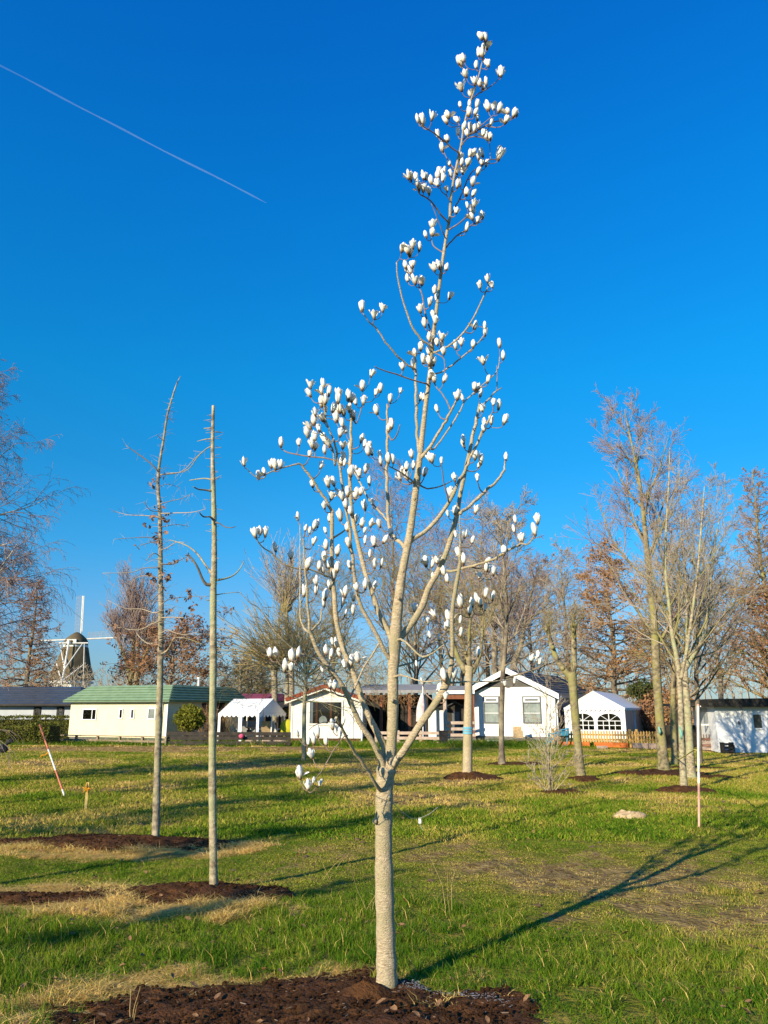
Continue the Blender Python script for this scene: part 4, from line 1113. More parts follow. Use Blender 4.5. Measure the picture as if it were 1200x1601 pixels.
def tree(name, label, cat, base, trunks, limbs_from, P, seed, barkm, limbm, twigm, group=None, leaftop=None, leafm=None, leafsize=0.05, leafn=3, sub=None):
    """trunks: list of (points, radii). limbs_from: per trunk (count, t0, t1, (angle), length fn(t), up start)"""
    root = empty(name, base)
    tag(root, label, cat, group)
    O = Vector(base)
    rng = random.Random(seed)
    out = [[], [], []]; tips = []
    for ti, (W, R) in enumerate(trunks):
        W2 = [w - O for w in W]
        mb = MB(); mb.tube(W2, [max(r, 0.003) for r in R], 12 if R[0] > 0.05 else 8)
        mb.build('trunk', barkm, root, smooth=True)
        cfgs = limbs_from[ti] if ti < len(limbs_from) else []
        for (cnt, t0, t1, ang, lf, rr) in cfgs:
            for k in range(cnt):
                t = t0 + (t1 - t0) * (k + rng.random()) / cnt
                f = t * (len(W2) - 1); i = min(int(f), len(W2) - 2)
                p = W2[i].lerp(W2[i+1], f - i)
                r = R[i] + (R[i+1] - R[i]) * (f - i)
                d = (W2[i+1] - W2[i]).normalized()
                az = k * 2.4 + rng.uniform(-.5, .5)
                side = Vector((math.cos(az), math.sin(az), 0))
                side = (side - d * side.dot(d)).normalized()
                a = math.radians(rng.uniform(*ang))
                grow(out, tips, p, d * math.cos(a) + side * math.sin(a), lf(t) * rng.uniform(0.75, 1.2), max(r * rr, P['rmin']), 0, P, rng)
    if out[0]: tag(link('limbs', segs_mesh('limbs', out[0], limbm, 5), root), kind='stuff')
    tw = out[1] + out[2]
    if tw: tag(link('crown', segs_mesh('crown', tw, twigm, 3), root), kind='stuff')
    if leafm is not None and tips:
        rn = np.random.default_rng(seed)
        T = np.array([tuple(t) for t in tips])
        if leaftop: T = T[T[:, 2] < leaftop]
        T = np.repeat(T, leafn, axis=0) + rn.normal(0, 0.12 if leafsize > 0.04 else 0.05, size=(len(T)*leafn, 3))
        tag(link('foliage', quads_mesh('foliage', T, leafsize, leafm, rn), root), kind='stuff')
    return root, tips

def straight(px, y0, Y, h, r0, r1, lean=0.0, n=8, rng=random.Random(1)):
    b = at(px, 1000, Y); x = b.x
    W = [Vector((x + lean*h*(i/n)**1.3 + (rng.uniform(-1,1)*0.012*h if 0 < i else 0), Y + (rng.uniform(-1,1)*0.01*h if i else 0), h*i/n)) for i in range(n+1)]
    W[0].z = -0.1
    return W, [r0 + (r1-r0)*i/n for i in range(n+1)]

# --- the stubby tree left of the magnolia (all side wood cut back)
Y2 = G(333, 1396).y
T2 = [(333,1398,16),(333.5,1380,13.5),(333,1330,12.5),(332,1250,12),(331.5,1150,11.5),(333,1050,11),(333,960,10.6),(333.5,905,10.4),(334.5,880,8.8),(334.5,820,8),(333,760,7),(332,700,5.6),(333,640,4.6),(333,636,4.2)]
root2 = empty('stubby_tree', (G(333, 1396).x, Y2, 0))
tag(root2, 'straight branchless young tree with cut stubs and a blunt top, left of the magnolia', 'young tree')
W, R = poly_trunk(T2, Y2); O2 = Vector(root2.location)
R = [r*(1 + 0.05*math.sin(i*2.1) + 0.03*math.sin(i*0.9)) for i, r in enumerate(R)]
MB().tube([w - O2 for w in W], R, 14).build('trunk', M['bark_young'], root2, smooth=True)
def traced(root, O, Y, pts, mt, name='branch', dz=0.3, n=6):
    W, R = poly_trunk(pts, Y, dz)
    if name == 'branch': R = [max(r*.78, .0016) for r in R]
    W = [w + Vector((0, 0, 0)) for w in W]
    return MB().tube([w - O for w in W], R, n).build(name, mt, root, smooth=True)
for (pts, dz, mt) in [
  ([(333,913,8),(323,914,6.5),(316,905,5),(310,890,4.5),(303,878,4),(295,869,3),(289,868,2)], -.15, 'bark_dark'),
  ([(332,898,5),(322,885,4),(310,868,3.4),(298,857,2.8),(287,851,2.2),(268,845,1.6),(262,845,1)], .3, 'bark_young'),
  ([(338,907,5),(350,905,3.6),(362,901,3),(372,893,2.6),(380,880,1.8),(381,876,1)], .3, 'bark_young'),
  ([(335,815,6),(328,808,3.6),(318,808,3),(311,801,2)], -.2, 'bark_dark'),
  ([(336,817,5),(342,818,2.8),(352,824,2.2),(362,825,1.8),(368,823,1.2)], -.2, 'bark_dark'),
  ([(332,768,5),(320,766,3.6),(310,765,3),(302,761,2.4)], -.15, 'bark_dark'),
  ([(331,750,4),(318,748,2.4),(296,751,1.8)], .1, 'bark_young'),
  ([(331,686,3),(320,687,2.2),(308,690,1.2)], .1, 'bark_young'),
  ([(330,669,3),(318,670,1.6)], .1, 'bark_young'),
  ([(330,698,3),(322,702,2.2),(308,715,2),(298,730,1.8),(285,738,1.6),(262,740,1.3),(258,745,1)], .5, 'bark_young'),
  ([(338,930,2.4),(350,928,1.4),(372,926,1.2),(378,930,1)], .2, 'bark_young'),
  ([(336,1000,1.5),(350,997,1),(372,1000,.8)], .2, 'bark_young'),
 ]:
    traced(root2, O2, Y2, pts, M[mt], dz=dz)
rng = random.Random(8)
st = []
for k in range(64):
    y = rng.uniform(642, 1000) if k < 52 else rng.uniform(1000, 1180)
    s = rng.choice((-1, 1)); x = 333 + s*3
    p = at(x, y, Y2) - O2; L = rng.uniform(3, 14)*pxm(at(333, y, Y2)) * (1 if y < 960 else .5)
    q = p + Vector((s, rng.uniform(-.8, .8), rng.uniform(-.25, .35))).normalized()*L
    st.append((*p, *q, 0.0035, 0.0015))
tag(link('stubs', segs_mesh('stubs', st, M['bark_young'], 4), root2), kind='stuff')

# --- the thin tree with dead leaves
Y3 = G(243, 1313).y
root3 = empty('thin_leafy_tree', (G(243, 1313).x, Y3, 0))
tag(root3, 'thin leaning young tree with tufts of dead brown leaves, second from the left', 'young tree')
O3 = Vector(root3.location)
T3 = [(242,1316,13),(243.5,1290,12),(245,1230,11),(247,1150,10),(249.5,1080,9.5),(251,1000,9),(251.5,950,8.4),(250.5,900,7.6),(250.5,850,6.6),(249.5,800,5.8),(246.5,755,5),(250,718,4),(255,690,3.4),(261,650,3),(270,618,2.4),(276,600,1.8),(282,588,1)]
W, R = poly_trunk(T3, Y3, 0.2)
R = [r*(1 + 0.06*math.sin(i*2.7)) for i, r in enumerate(R)]
MB().tube([w - O3 for w in W], R, 12).build('trunk', M['bark_oak'], root3, smooth=True)
BR3 = [[(248,738,3.2),(236,725,2.8),(216,710,2.2),(197,697,1.4)], [(250,742,2.6),(275,740,2),(290,733,1.8),(303,718,1.5),(320,703,1.2)],
 [(250,803,2.6),(275,802,2),(300,801,1.5),(321,796,1)], [(249,808,2.4),(225,806,1.8),(200,805,1.3),(181,800,.9)], [(250,843,2.4),(230,840,1.8),(205,841,1.2),(178,843,.9)],
 [(250,882,3),(270,882,2.2),(280,876,1.8),(297,868,1.3)], [(250,888,2.4),(225,888,1.8),(205,895,1.4),(160,896,1)], [(251,905,2.2),(232,900,1.6),(214,903,1.3),(203,914,.9)],
 [(251,860,2.4),(262,856,2),(275,848,1.6),(288,848,1)], [(250,788,2),(268,783,1.6),(285,779,1.3),(300,771,.8)], [(249,800,1.8),(235,798,1.4),(225,785,1)],
 [(249,825,2),(262,822,1.6),(277,820,1.2),(295,823,.8)], [(250,845,2),(240,847,1.6),(220,852,1.2)], [(252,955,2.6),(240,958,2),(220,952,1.7),(195,951,1.4),(167,938,.9)],
 [(252,1022,4.5),(260,1018,3.6),(267,1008,3),(272,998,2.4),(285,997,2),(300,1001,1.6),(318,1008,1)], [(253,1000,2.6),(235,1007,2.4),(222,1000,2),(213,990,1.6)],
 [(252,966,2.8),(270,965,2),(287,966,1.6)], [(252,945,2.4),(262,938,2),(275,935,1.6),(296,933,1.2),(330,932,.9)], [(252,990,2.6),(262,985,2),(275,990,1.6),(290,992,1.4),(310,988,1)],
 [(252,970,2.4),(238,975,1.8),(215,985,1.4),(180,980,1.2),(160,972,.8)], [(252,925,2),(240,936,1.6),(228,945,1.2)], [(252,975,2),(266,955,1.6),(274,948,1.2)],
 [(250,870,2),(240,865,1.6),(228,876,1.1)], [(262,655,1.4),(271,655,.8)], [(256,690,1.4),(245,680,.9)], [(250,760,1.4),(262,757,1.1),(280,762,.8)]]
for i, b in enumerate(BR3):
    traced(root3, O3, Y3, b, M['twig_grey'] if b[0][2] < 4 else M['bark_oak'], dz=(0.35 if i % 2 else -0.3), n=5)
LV3 = [(720,770),(765,740),(715,930),(775,915),(690,970),(770,995),(720,1025),(655,1060),(800,1145),(820,1135),(745,1195),(790,1210),(885,1110),(895,1290),(935,1300),(900,1345),(800,1300),(790,1370),(860,1400),(520,1435),(665,1385),(850,1460),(710,760),(745,880),(785,945),(735,1010),(745,1040),(700,1200),(770,1190),(715,1215),(775,1220),(540,1440),(770,1265)]
LV3 = [(x/3.0, 500 + y/3.0) for x, y in LV3] + [(140 + x/5.71, 900 + y/5.71) for x, y in [(210,450),(465,345),(570,600),(580,560),(735,195),(900,170),(915,280),(720,330),(840,380),(855,480),(760,650),(590,620),(565,575),(890,140),(880,200),(800,310),(770,380),(695,20),(540,15),(350,560),(240,490)]]
rn = np.random.default_rng(4); C = []
for (x, y) in LV3:
    for k in range(rn.integers(2, 8)):
        q = at(x + rn.normal(0, 3), y + rn.normal(0, 3), Y3 + rn.uniform(-.25, .25)) - O3
        C.append(tuple(q))
tag(link('dead_leaves', quads_mesh('dead_leaves', C, 0.023, M['leaf_dead'], rn, aspect=1.6), root3), kind='stuff')
rng = random.Random(18); st = []
for b in BR3:
    W, R = poly_trunk(b, Y3, 0.0)
    for k in range(len(W)):
        for _ in range(2):
            p = W[k] - O3; q = p + rv(rng).normalized()*rng.uniform(.04, .16); st.append((*p, *q, .0022, .0011))
for k in range(110):
    y = rng.uniform(620, 1010); f = (y-620)/390
    xc = np.interp(y, [590,650,718,755,850,1010], [281,261,250,246.5,250.5,251])
    p = at(xc, y, Y3) - O3; L = rng.uniform(.04, .12 + .32*f)
    d = Vector((rng.choice((-1, 1))*rng.uniform(.5, 1), rng.uniform(-1, 1), rng.uniform(-.2, .5))).normalized()
    q = p + d*L*.5; e = q + (d + rv(rng)*.25).normalized()*L*.5
    st.append((*p, *q, .003, .002)); st.append((*q, *e, .002, .0011))
tag(link('fine_twigs', segs_mesh('fine_twigs', st, M['twig_grey'], 3), root3), kind='stuff')

# --- generic crowns
def P3(rmin, k0=9, k1=6, k2=4, up=0.05, wob=0.09, ang=(25, 50), lr=(0.45, 0.7), n=(7, 5, 4, 3), kids3=0, droop=None, short=0.5):
    P = {'rmin': rmin,
         0: dict(n=n[0], kids=k0, ang=ang, lr=lr, up=up, wob=wob, rr=0.6, short=short, **{'from': 0.15}),
         1: dict(n=n[1], kids=k1, ang=ang, lr=lr, up=up, wob=wob, rr=0.6, short=short, **{'from': 0.12}),
         2: dict(n=n[2], kids=k2, ang=ang, lr=(0.4, 0.65), up=up*0.8, wob=wob, rr=0.7, short=short, **{'from': 0.1}),
         3: dict(n=n[3], kids=kids3, ang=ang, lr=(0.4, 0.6), up=up*0.5, wob=wob, rr=0.8)}
    if droop:
        P[2]['up'] = -droop*0.6; P[3]['up'] = -droop
    if not kids3: pass
    P[4] = dict(n=2, up=0, wob=0.1)
    return P

# birch at the left edge: trunk just outside the picture, hanging twigs
Yb = 17.0
xb = -10.4
rng = random.Random(2)
W = [Vector((xb + 0.04*math.sin(i) + 0.02*i, Yb, -0.1 + i*0.86)) for i in range(13)]
R = [0.15 - 0.0112*i for i in range(13)]
Pb = P3(0.0032, 13, 8, 5, up=0.02, wob=0.09, ang=(20, 55), lr=(0.4, 0.62), n=(9, 6, 5, 5))
Pb[0]['up'] = 0.035; Pb[1]['up'] = -0.02; Pb[2]['up'] = -0.16; Pb[3]['up'] = -0.28; Pb[2]['kids'] = 3
tree('birch_tree', 'large birch with purplish drooping twigs at the left edge of the photo', 'birch tree', (xb, Yb, 0), [(W, R)],
     [[(36, 0.14, 0.97, (45, 72), lambda t: 3.5*(1.04 - t)**0.7 + 0.25, 0.42)]], Pb, 3, M['bark_birch'], M['bark_birch'], M['twig_purple'])

# tall tree with mossy trunk on the right
Yr = G(1037, 1211).y
tp = [(1038,1213,26),(1037,1195,18),(1034,1160,15),(1030,1110,13.5),(1026,1050,13),(1024,1000,12),(1021,960,10.5),(1014,900,9),(1010,850,8),(1005,800,6.5),(999,750,5),(991,710,3.6),(982,670,2.4),(976,640,1.2)]
Pr = P3(0.0040, 8, 6, 4, up=0.06, wob=0.085, ang=(24, 50), lr=(0.34, 0.58), n=(9, 6, 4, 3), short=0.35)
W, R = poly_trunk(tp, Yr, 0.3)
tree('tall_tree', 'tall bare tree with a mossy yellow-green trunk, highest on the right', 'bare tree', (G(1037, 1211).x, Yr, 0), [(W, R)],
     [[(7, 0.34, 0.62, (30, 52), lambda t: 3.4*(1.25 - t), 0.48), (15, 0.58, 0.97, (26, 46), lambda t: 3.4*(1.2 - t), 0.6)]], Pr, 5, M['bark_green'], M['bark_green'], M['twig_purple'])
Yr2 = G(1068, 1236).y
tp = [(1071,1240,18),(1069,1228,12),(1066.5,1190,9.5),(1065,1150,8.8),(1064,1110,8.4),(1062,1070,8),(1059,1035,7.5),(1050,990,6),(1045,940,5),(1040,890,4.2),(1041,830,3.2),(1045,760,2.2),(1047,700,1)]
tq = [(1064,1062,6),(1069,1040,5.5),(1076,1000,5),(1083,950,4.6),(1090,900,4),(1094,850,3.2),(1098,800,2.4),(1101,760,1.2)]
Ps = P3(0.0036, 5, 4, 3, up=0.07, wob=0.085, ang=(22, 48), lr=(0.36, 0.6), n=(8, 5, 4, 3), short=0.35)
W, R = poly_trunk(tp, Yr2, 0.4); W2, R2 = poly_trunk(tq, Yr2, -0.4)
tree('slim_tree', 'slim pale-barked bare tree with a turquoise band, just left of the pole', 'bare tree', (G(1068, 1236).x, Yr2, 0), [(W, R), (W2, R2)],
     [[(13, 0.45, 0.96, (28, 52), lambda t: 2.7*(1.3 - t), 0.55)], [(11, 0.12, 0.95, (28, 52), lambda t: 2.4*(1.2 - t), 0.55)]], Ps, 9, M['bark_young'], M['bark_green'], M['twig_grey'])
Yr3 = G(1080, 1218).y
tp = [(1082,1220,20),(1080,1205,14),(1077,1150,11.5),(1074,1100,10.5),(1071,1060,9.5),(1070,1040,9)]
tq = [(1071,1045,7),(1074,1010,6),(1074,970,5),(1072,920,4.2),(1068,860,3.2),(1062,800,2)]
ts = [(1072,1046,7),(1085,1022,6),(1098,1000,5),(1106,960,4.2),(1112,900,3.4),(1118,850,2.4),(1126,800,1.2)]
A, B, C_ = poly_trunk(tp, Yr3), poly_trunk(tq, Yr3, .5), poly_trunk(ts, Yr3, -.3)
tree('forked_tree', 'bare forked tree close behind the slim banded one, with wide upswept limbs', 'bare tree', (G(1080, 1218).x, Yr3, 0), [A, B, C_],
     [[], [(10, 0.1, 0.95, (30, 55), lambda t: 2.8*(1.2 - t), 0.5)], [(11, 0.1, 0.95, (30, 58), lambda t: 2.8*(1.15 - t), 0.5)]], Ps, 12, M['bark_young'], M['bark_green'], M['twig_grey'])
# thinner trunks of the same clump
Yc = 24.0
for (tp, lab, sd) in [([(1055,1199,12),(1054,1170,10),(1052,1120,9),(1053,1060,8),(1056,1000,6),(1060,940,4),(1062,880,2)], 'mossy bare tree standing between the thick trunk and the banded trunk', 31),
                  ([(1094,1196,9),(1093,1160,8),(1090,1100,7),(1088,1040,6.5),(1091,980,5),(1097,920,3),(1100,860,1.5)], 'dark thin bare tree directly behind the red and white pole', 32)]:
    W, R = poly_trunk(tp, Yc)
    tree('clump_tree', lab, 'bare tree', (W[0].x, Yc, 0), [(W, R)], [[(16, 0.35, 0.96, (30, 65), lambda t: 2.4*(1.25 - t), 0.5)]],
         P3(0.006, 6, 5, 3, up=0.05, wob=0.09), sd, M['bark_green'] if sd == 31 else M['bark_dark'], M['bark_dark'], M['twig_olive'] if sd == 31 else M['twig_grey'])

# pollard with blue band
Yp = G(731, 1220).y
root = empty('pollard_tree', (G(731, 1220).x, Yp, 0)); tag(root, 'pollarded tree with a light blue band on its smooth trunk and a knobbly head', 'pollard tree')
O = Vector(root.location)
W, R = poly_trunk([(730,1222,19),(730.5,1205,15.5),(731,1150,14.5),(732,1100,13),(732.5,1062,12),(733,1048,14),(734,1042,15)], Yp)
MB().tube([w - O for w in W], R, 14).build('trunk', M['mag_bark'], root, smooth=True)
out = [[], [], []]; tips = []
for b in [[(728,1052,9),(722,1040,9),(716,1030,8),(711,1015,7),(706,1000,5.5),(704,985,4)], [(733,1050,8),(733.5,1020,6),(733,990,5),(735,970,4.4),(735,966,4)],
          [(738,1052,8),(744,1040,6.5),(750,1025,5.2),(753,1005,4.4),(754,985,4)], [(735,1045,7),(731,1030,7),(727,1022,6)]]:
    traced(root, O, Yp, b, M['bark_green'], name='limb', dz=rng.uniform(-.3, .3), n=8)
    kb = at(b[-1][0], b[-1][1], Yp) - O; MB().ball(kb, .05, .05, .045, 9, 6).build('knob', M['bark_green'], root, smooth=True)
    W, R = poly_trunk(b, Yp)
    for _ in range(8):
        grow(out, tips, W[-1-_ % 3] - O, Vector((rng.uniform(-.7, .7), rng.uniform(-.7, .7), 1)), rng.uniform(0.5, 1.4), 0.012, 1, P3(0.0045, 5, 5, 3, up=0.05), rng)
tag(link('crown', segs_mesh('crown', out[1] + out[2], M['twig_olive'], 3), root), kind='stuff')
mb = MB()
for z in (1138, 1142, 1146): 
    c = at(731.3, z, Yp) - O; mb.cyl(c - Vector((0, 0, .022)), c + Vector((0, 0, .022)), 0.122, n=16)
mb.build('blue_band', M['lightblue'], root)

# pollard with two cut arms
Yq = G(906, 1219).y
root = empty('forked_pollard', (G(906, 1219).x, Yq, 0)); tag(root, 'leaning pollarded tree with two bare cut arms in front of the picket fence', 'pollard tree')
O = Vector(root.location)
W, R = poly_trunk([(909,1221,18),(907,1205,15),(903,1165,13),(899,1120,13),(896,1080,13),(894,1058,15),(893,1050,13)], Yq)
MB().tube([w - O for w in W], R, 14).build('trunk', M['bark_green'], root, smooth=True)
out = [[], [], []]
for b in [[(893,1060,12),(880,1045,10),(870,1030,9),(863,1012,8),(858,995,7),(856,984,7.5)], [(895,1055,10),(897,1040,9),(897,1010,8.5),(896.5,985,8),(896,977,9.5)]]:
    traced(root, O, Yq, b, M['bark_green'], name='limb', dz=0.2, n=10)
    for q_ in range(5):
        f_ = (1, 2, 3, 4, -1)[q_] if len(b) > 5 else (1, 2, 3, -1, -1)[q_]
        kb = at(b[f_][0] + rng.uniform(-3, 3), b[f_][1], Yq - .02) - O; MB().ball(kb, .055, .06, .06, 9, 6).build('knob', M['bark_green'], root, smooth=True)
    W, R = poly_trunk(b, Yq)
    for _ in range(26):
        grow(out, tips, W[-1-_ % 6] - O, Vector((rng.uniform(-.6, .6), rng.uniform(-.6, .6), 1)), rng.uniform(0.3, .8), 0.008, 2, P3(0.0038, 5, 5, 3, up=0.05), rng)
for _ in range(8):
    p = at(rng.uniform(890, 899), rng.uniform(1045, 1075), Yq) - O
    grow(out, tips, p, Vector((rng.uniform(-1, 1), rng.uniform(-.7, .7), .3)), rng.uniform(0.4, 1.0), 0.008, 2, P3(0.004, 5, 5, 3, up=0.05), rng)
tag(link('crown', segs_mesh('crown', out[1] + out[2], M['twig_olive'], 3), root), kind='stuff')

# dark mottled tree in front of the gabled house
Yd = G(785, 1196).y
tp = [(785,1199,16),(784,1180,9.5),(783.5,1130,8.6),(785,1080,8),(786,1050,7.6),(790,1010,6.5),(792,960,5.5),(789,900,4.2),(783,850,3),(778,810,1.6)]
W, R = poly_trunk(tp, Yd)
tree('dark_tree', 'bare tree with a dark blotched trunk right before the white gabled house', 'bare tree', (G(785, 1196).x, Yd, 0), [(W, R)],
     [[(7, 0.40, 0.6, (60, 85), lambda t: 2.6, 0.4), (16, 0.55, 0.97, (28, 52), lambda t: 3.0*(1.3 - t), 0.5)]], P3(0.0062, 7, 5, 3, up=0.03, wob=0.09), 14, M['bark_dark'], M['bark_dark'], M['twig_grey'])

# sapling before the red-roofed chalet
Ysp = G(475, 1191).y
W, R = poly_trunk([(474.5,1193,8),(475,1150,7),(475.5,1110,6.5),(477,1075,6),(479,1055,5)], Ysp)
tree('sapling', 'small sapling with spreading straggly twigs before the red-roofed chalet', 'sapling', (W[0].x, Ysp, 0), [(W, R)],
     [[(15, 0.55, 1.0, (45, 95), lambda t: 2.0, 0.4), (12, 0.9, 1.0, (12, 50), lambda t: 2.0, 0.5)]], P3(0.0052, 6, 4, 2, up=-0.01, wob=0.11, ang=(25, 55)), 15, M['bark_young'], M['bark_young'], M['twig_olive'])

# bare shrub right of the middle
Ysh = G(862, 1241).y
root = empty('bare_shrub', (G(862, 1241).x, Ysh, 0)); tag(root, 'bare multi-stemmed shrub with thin upright stems before the blue frame', 'shrub')
O = Vector(root.location); out = [[], [], []]; rng = random.Random(77)
for (x1, y1) in [(838,1165),(846,1140),(853,1100),(857,1060),(862,1050),(868,1120),(880,1150),(890,1165),(822,1178),(832,1190),(895,1190),(850,1180),(870,1085),(858,1015)]:
    p = at(860 + (x1-860)*.12, 1240, Ysh) - O; e = at(x1, y1, Ysh + rng.uniform(-.5, .5)) - O
    grow(out, tips, p, (e-p) + Vector((0, 0, -.2)), (e-p).length, 0.011, 0, dict(P3(0.0038, 6, 4, 2, up=0.02, wob=0.06, lr=(.2, .45))), rng)
link('stems', segs_mesh('stems', out[0], M['bark_young'], 5), root)['kind'] = 'stuff'
tag(link('crown', segs_mesh('crown', out[1] + out[2], M['twig_grey'], 3), root), kind='stuff')

# ---- trees behind the houses; each a thing of its own
def back_tree(name, label, px, Y, top, spread, seed, twig, P, leaftop=None, trunkw=0.22, bark='bark_dark', n=24, t0=0.25, ang=(30, 58), leaf=None, leafsize=0.09, leafn=2, lean=0.0, group=None, shape='round', cat='bare tree'):
    h = at(px, top, Y).z
    W, R = straight(px, 0, Y, h, trunkw, 0.02, lean, rng=random.Random(seed))
    if shape == 'round': lf = lambda t: spread * (0.45 + 0.9*math.sin(math.pi*min(1, 0.25 + (t - t0)/(1 - t0)*0.72)))
    elif shape == 'cone': lf = lambda t: spread * (1.12 - t)**0.85
    else: lf = lambda t: spread * (1.2 - 0.5*t)
    return tree(name, label, cat, (W[0].x, Y, 0), [(W, R)], [[(n, t0, 0.98, ang, lf, 0.45)]], P, seed, M[bark], M[bark], M[twig], group=group, leaftop=leaftop, leafm=M[leaf] if leaf else None, leafsize=leafsize, leafn=leafn)

PB = lambda r, up=0.05: P3(r, 6, 4, 3, up=up, wob=0.09, n=(6, 4, 3, 3))
# conifers that keep brown needles (swamp cypress type): near-horizontal short limbs
PC = P3(0.010, 8, 5, 0, up=0.0, wob=0.07, ang=(30, 60), lr=(0.3, 0.5), n=(5, 3, 2, 2))
back_tree('brown_conifer', 'narrow rusty brown conifer behind the birch, left of the windmill', 48, 52, 905, 2.6, 41, 'twig_brown', PC, n=70, t0=0.08, ang=(70, 95), leaf='leaf_brown', leafsize=0.045, leafn=1, shape='cone', cat='conifer')
back_tree('brown_conifer', 'cone-shaped conifer with rust brown layers, right of the gabled house', 955, 46, 850, 4.2, 42, 'twig_brown', PC, n=90, t0=0.10, ang=(65, 92), leaf='leaf_rust', leafsize=0.05, leafn=2, shape='cone', cat='conifer', bark='bark_dark')
back_tree('brown_conifer', 'tall dense brown conifer cut by the right edge of the photo', 1208, 42, 735, 3.5, 43, 'twig_brown', PC, leaftop=8.2, n=120, t0=0.12, ang=(38, 75), leaf='leaf_brown', leafsize=0.05, leafn=2, shape='cone', cat='conifer', bark='bark_green')
# pollards left of the windmill gap
root = empty('twin_pollard', (at(208, 1100, 62).x, 62, 0)); tag(root, 'pair-trunked pollard with a fan of upright pinkish shoots beside the windmill', 'pollard tree')
O = Vector(root.location); out = [[], [], []]; rng = random.Random(21)
heads = []
for pts in [[(203,1110,9),(202,1060,8),(199,1040,7),(190,1015,5),(183,1000,4)], [(212,1110,10),(213,1060,9),(222,1035,7),(232,1012,5)], [(205,1062,8),(208,1020,7),(209,975,6),(208,955,4)], [(215,1040,6),(216,1010,5),(215,985,4)]]:
    W, R = poly_trunk(pts, 62); MB().tube([w - O for w in W], R, 8).build('trunk', M['bark_green'], root, smooth=True)
    heads += [W[-1], W[-3], W[-5]]
for hd in heads:
    for _ in range(14):
        grow(out, tips, hd - O, Vector((rng.uniform(-.6, .6), rng.uniform(-.6, .6), 1)), rng.uniform(1.8, 3.6), 0.03, 1, P3(0.013, 6, 5, 2, up=0.1, ang=(12, 30)), rng)
tag(link('crown', segs_mesh('crown', out[1] + out[2], M['twig_purple'], 3), root), kind='stuff')
back_tree('brown_leaved_tree', 'low wide tree holding brown leaves behind the green roof', 272, 58, 1008, 3.0, 44, 'twig_brown', PB(0.013, 0.02), n=26, t0=0.35, ang=(45, 85), leaf='leaf_brown', leafsize=0.07, leafn=2)
# willows
def willow(px, py, Y, label, seed, twig, nsh, L, spread, trunk):
    root = empty('willow_pollard', (at(px, 1100, Y).x, Y, 0)); tag(root, label, 'willow tree')
    O = Vector(root.location); out = [[], [], []]; rng = random.Random(seed)
    W, R = poly_trunk(trunk, Y); MB().tube([w - O for w in W], R, 10).build('trunk', M['bark_oak'], root, smooth=True)
    hd = at(px, py, Y) - O
    mb = MB(); mb.ball(hd, .35, .35, .3, 10, 6); mb.build('pollard_head', M['bark_green'], root, smooth=True)
    for _ in range(nsh):
        a = rng.uniform(0, 6.28); s = rng.uniform(0, spread)
        grow(out, tips, hd + rv(rng)*.12, Vector((math.cos(a)*s, math.sin(a)*s, 1)), L*rng.uniform(.6, 1.15), 0.022, 1, dict(P3(0.0095, 4, 3, 1, up=-0.03 if spread > 1.5 else 0.03, ang=(8, 25), lr=(.3, .6))), rng)
    tag(link('crown', segs_mesh('crown', out[1] + out[2], M[twig], 3), root), kind='stuff')
willow(447, 950, 44, 'tall willow with a high head of fine grey shoots, left behind the magnolia', 51, 'twig_grey', 100, 3.4, 1.1, [(447,1120,8),(449,1060,7),(448,1000,6),(447,955,6)])
willow(428, 1040, 42, 'broad willow pollard with yellowish shoots behind the white party tent', 52, 'twig_yellow', 150, 3.4, 3.2, [(430,1130,11),(429,1080,9),(428,1045,11)])
willow(455, 1035, 41, 'willow pollard with olive shoots directly left of the red-roofed chalet', 53, 'twig_olive', 120, 3.0, 2.6, [(455,1130,9),(456,1080,8),(455,1040,10)])
back_tree('yellow_willow', 'bright yellow young willow behind the wine red roof', 395, 60, 1040, 1.5, 54, 'twig_yellow', P3(0.014, 7, 5, 3, up=-0.06), n=34, t0=0.2, ang=(25, 60), cat='willow tree')
back_tree('gnarled_tree', 'small dark gnarled tree at the right end of the green roof', 378, 56, 1028, 1.6, 55, 'bark_dark', PB(0.02, 0.0), n=12, t0=0.5, ang=(40, 85))
# mass behind the magnolia
spec = [(520,58,900,3.4,'twig_olive','bare tree with olive twigs behind the red-roofed chalet'),
        (612,64,745,3.6,'twig_purple','tall narrow bare tree with purplish tips behind the magnolia crown'),
        (648,54,900,4.2,'twig_olive','wide bare tree with mossy limbs over the dark veranda'),
        (690,74,840,4.6,'twig_purple','rounded bare tree behind the magnolia, right of its trunk'),
        (722,60,930,3.6,'twig_brown','brown bare tree over the porch with the white fascia'),
        (757,66,835,4.4,'twig_purple','bare tree with dark fine twigs left behind the gable top'),
        (828,72,905,4.0,'twig_purple','broad airy bare tree right behind the gable top'),
        (884,60,860,2.2,'twig_grey','thin upswept bare tree behind the slate roof'),
        (1052,70,900,4.2,'twig_olive','bare tree far behind the picket fence end'),
        (1118,64,935,3.8,'twig_grey','low bare tree above the dark hut roof')]
for i, (px, Y, top, sp, tw, lab) in enumerate(spec):
    back_tree('background_tree', lab, px, Y, top, sp, 90 + i, tw, PB(0.0115 if Y > 60 else 0.0095), n=26, t0=0.22, ang=(28, 60), trunkw=0.24)
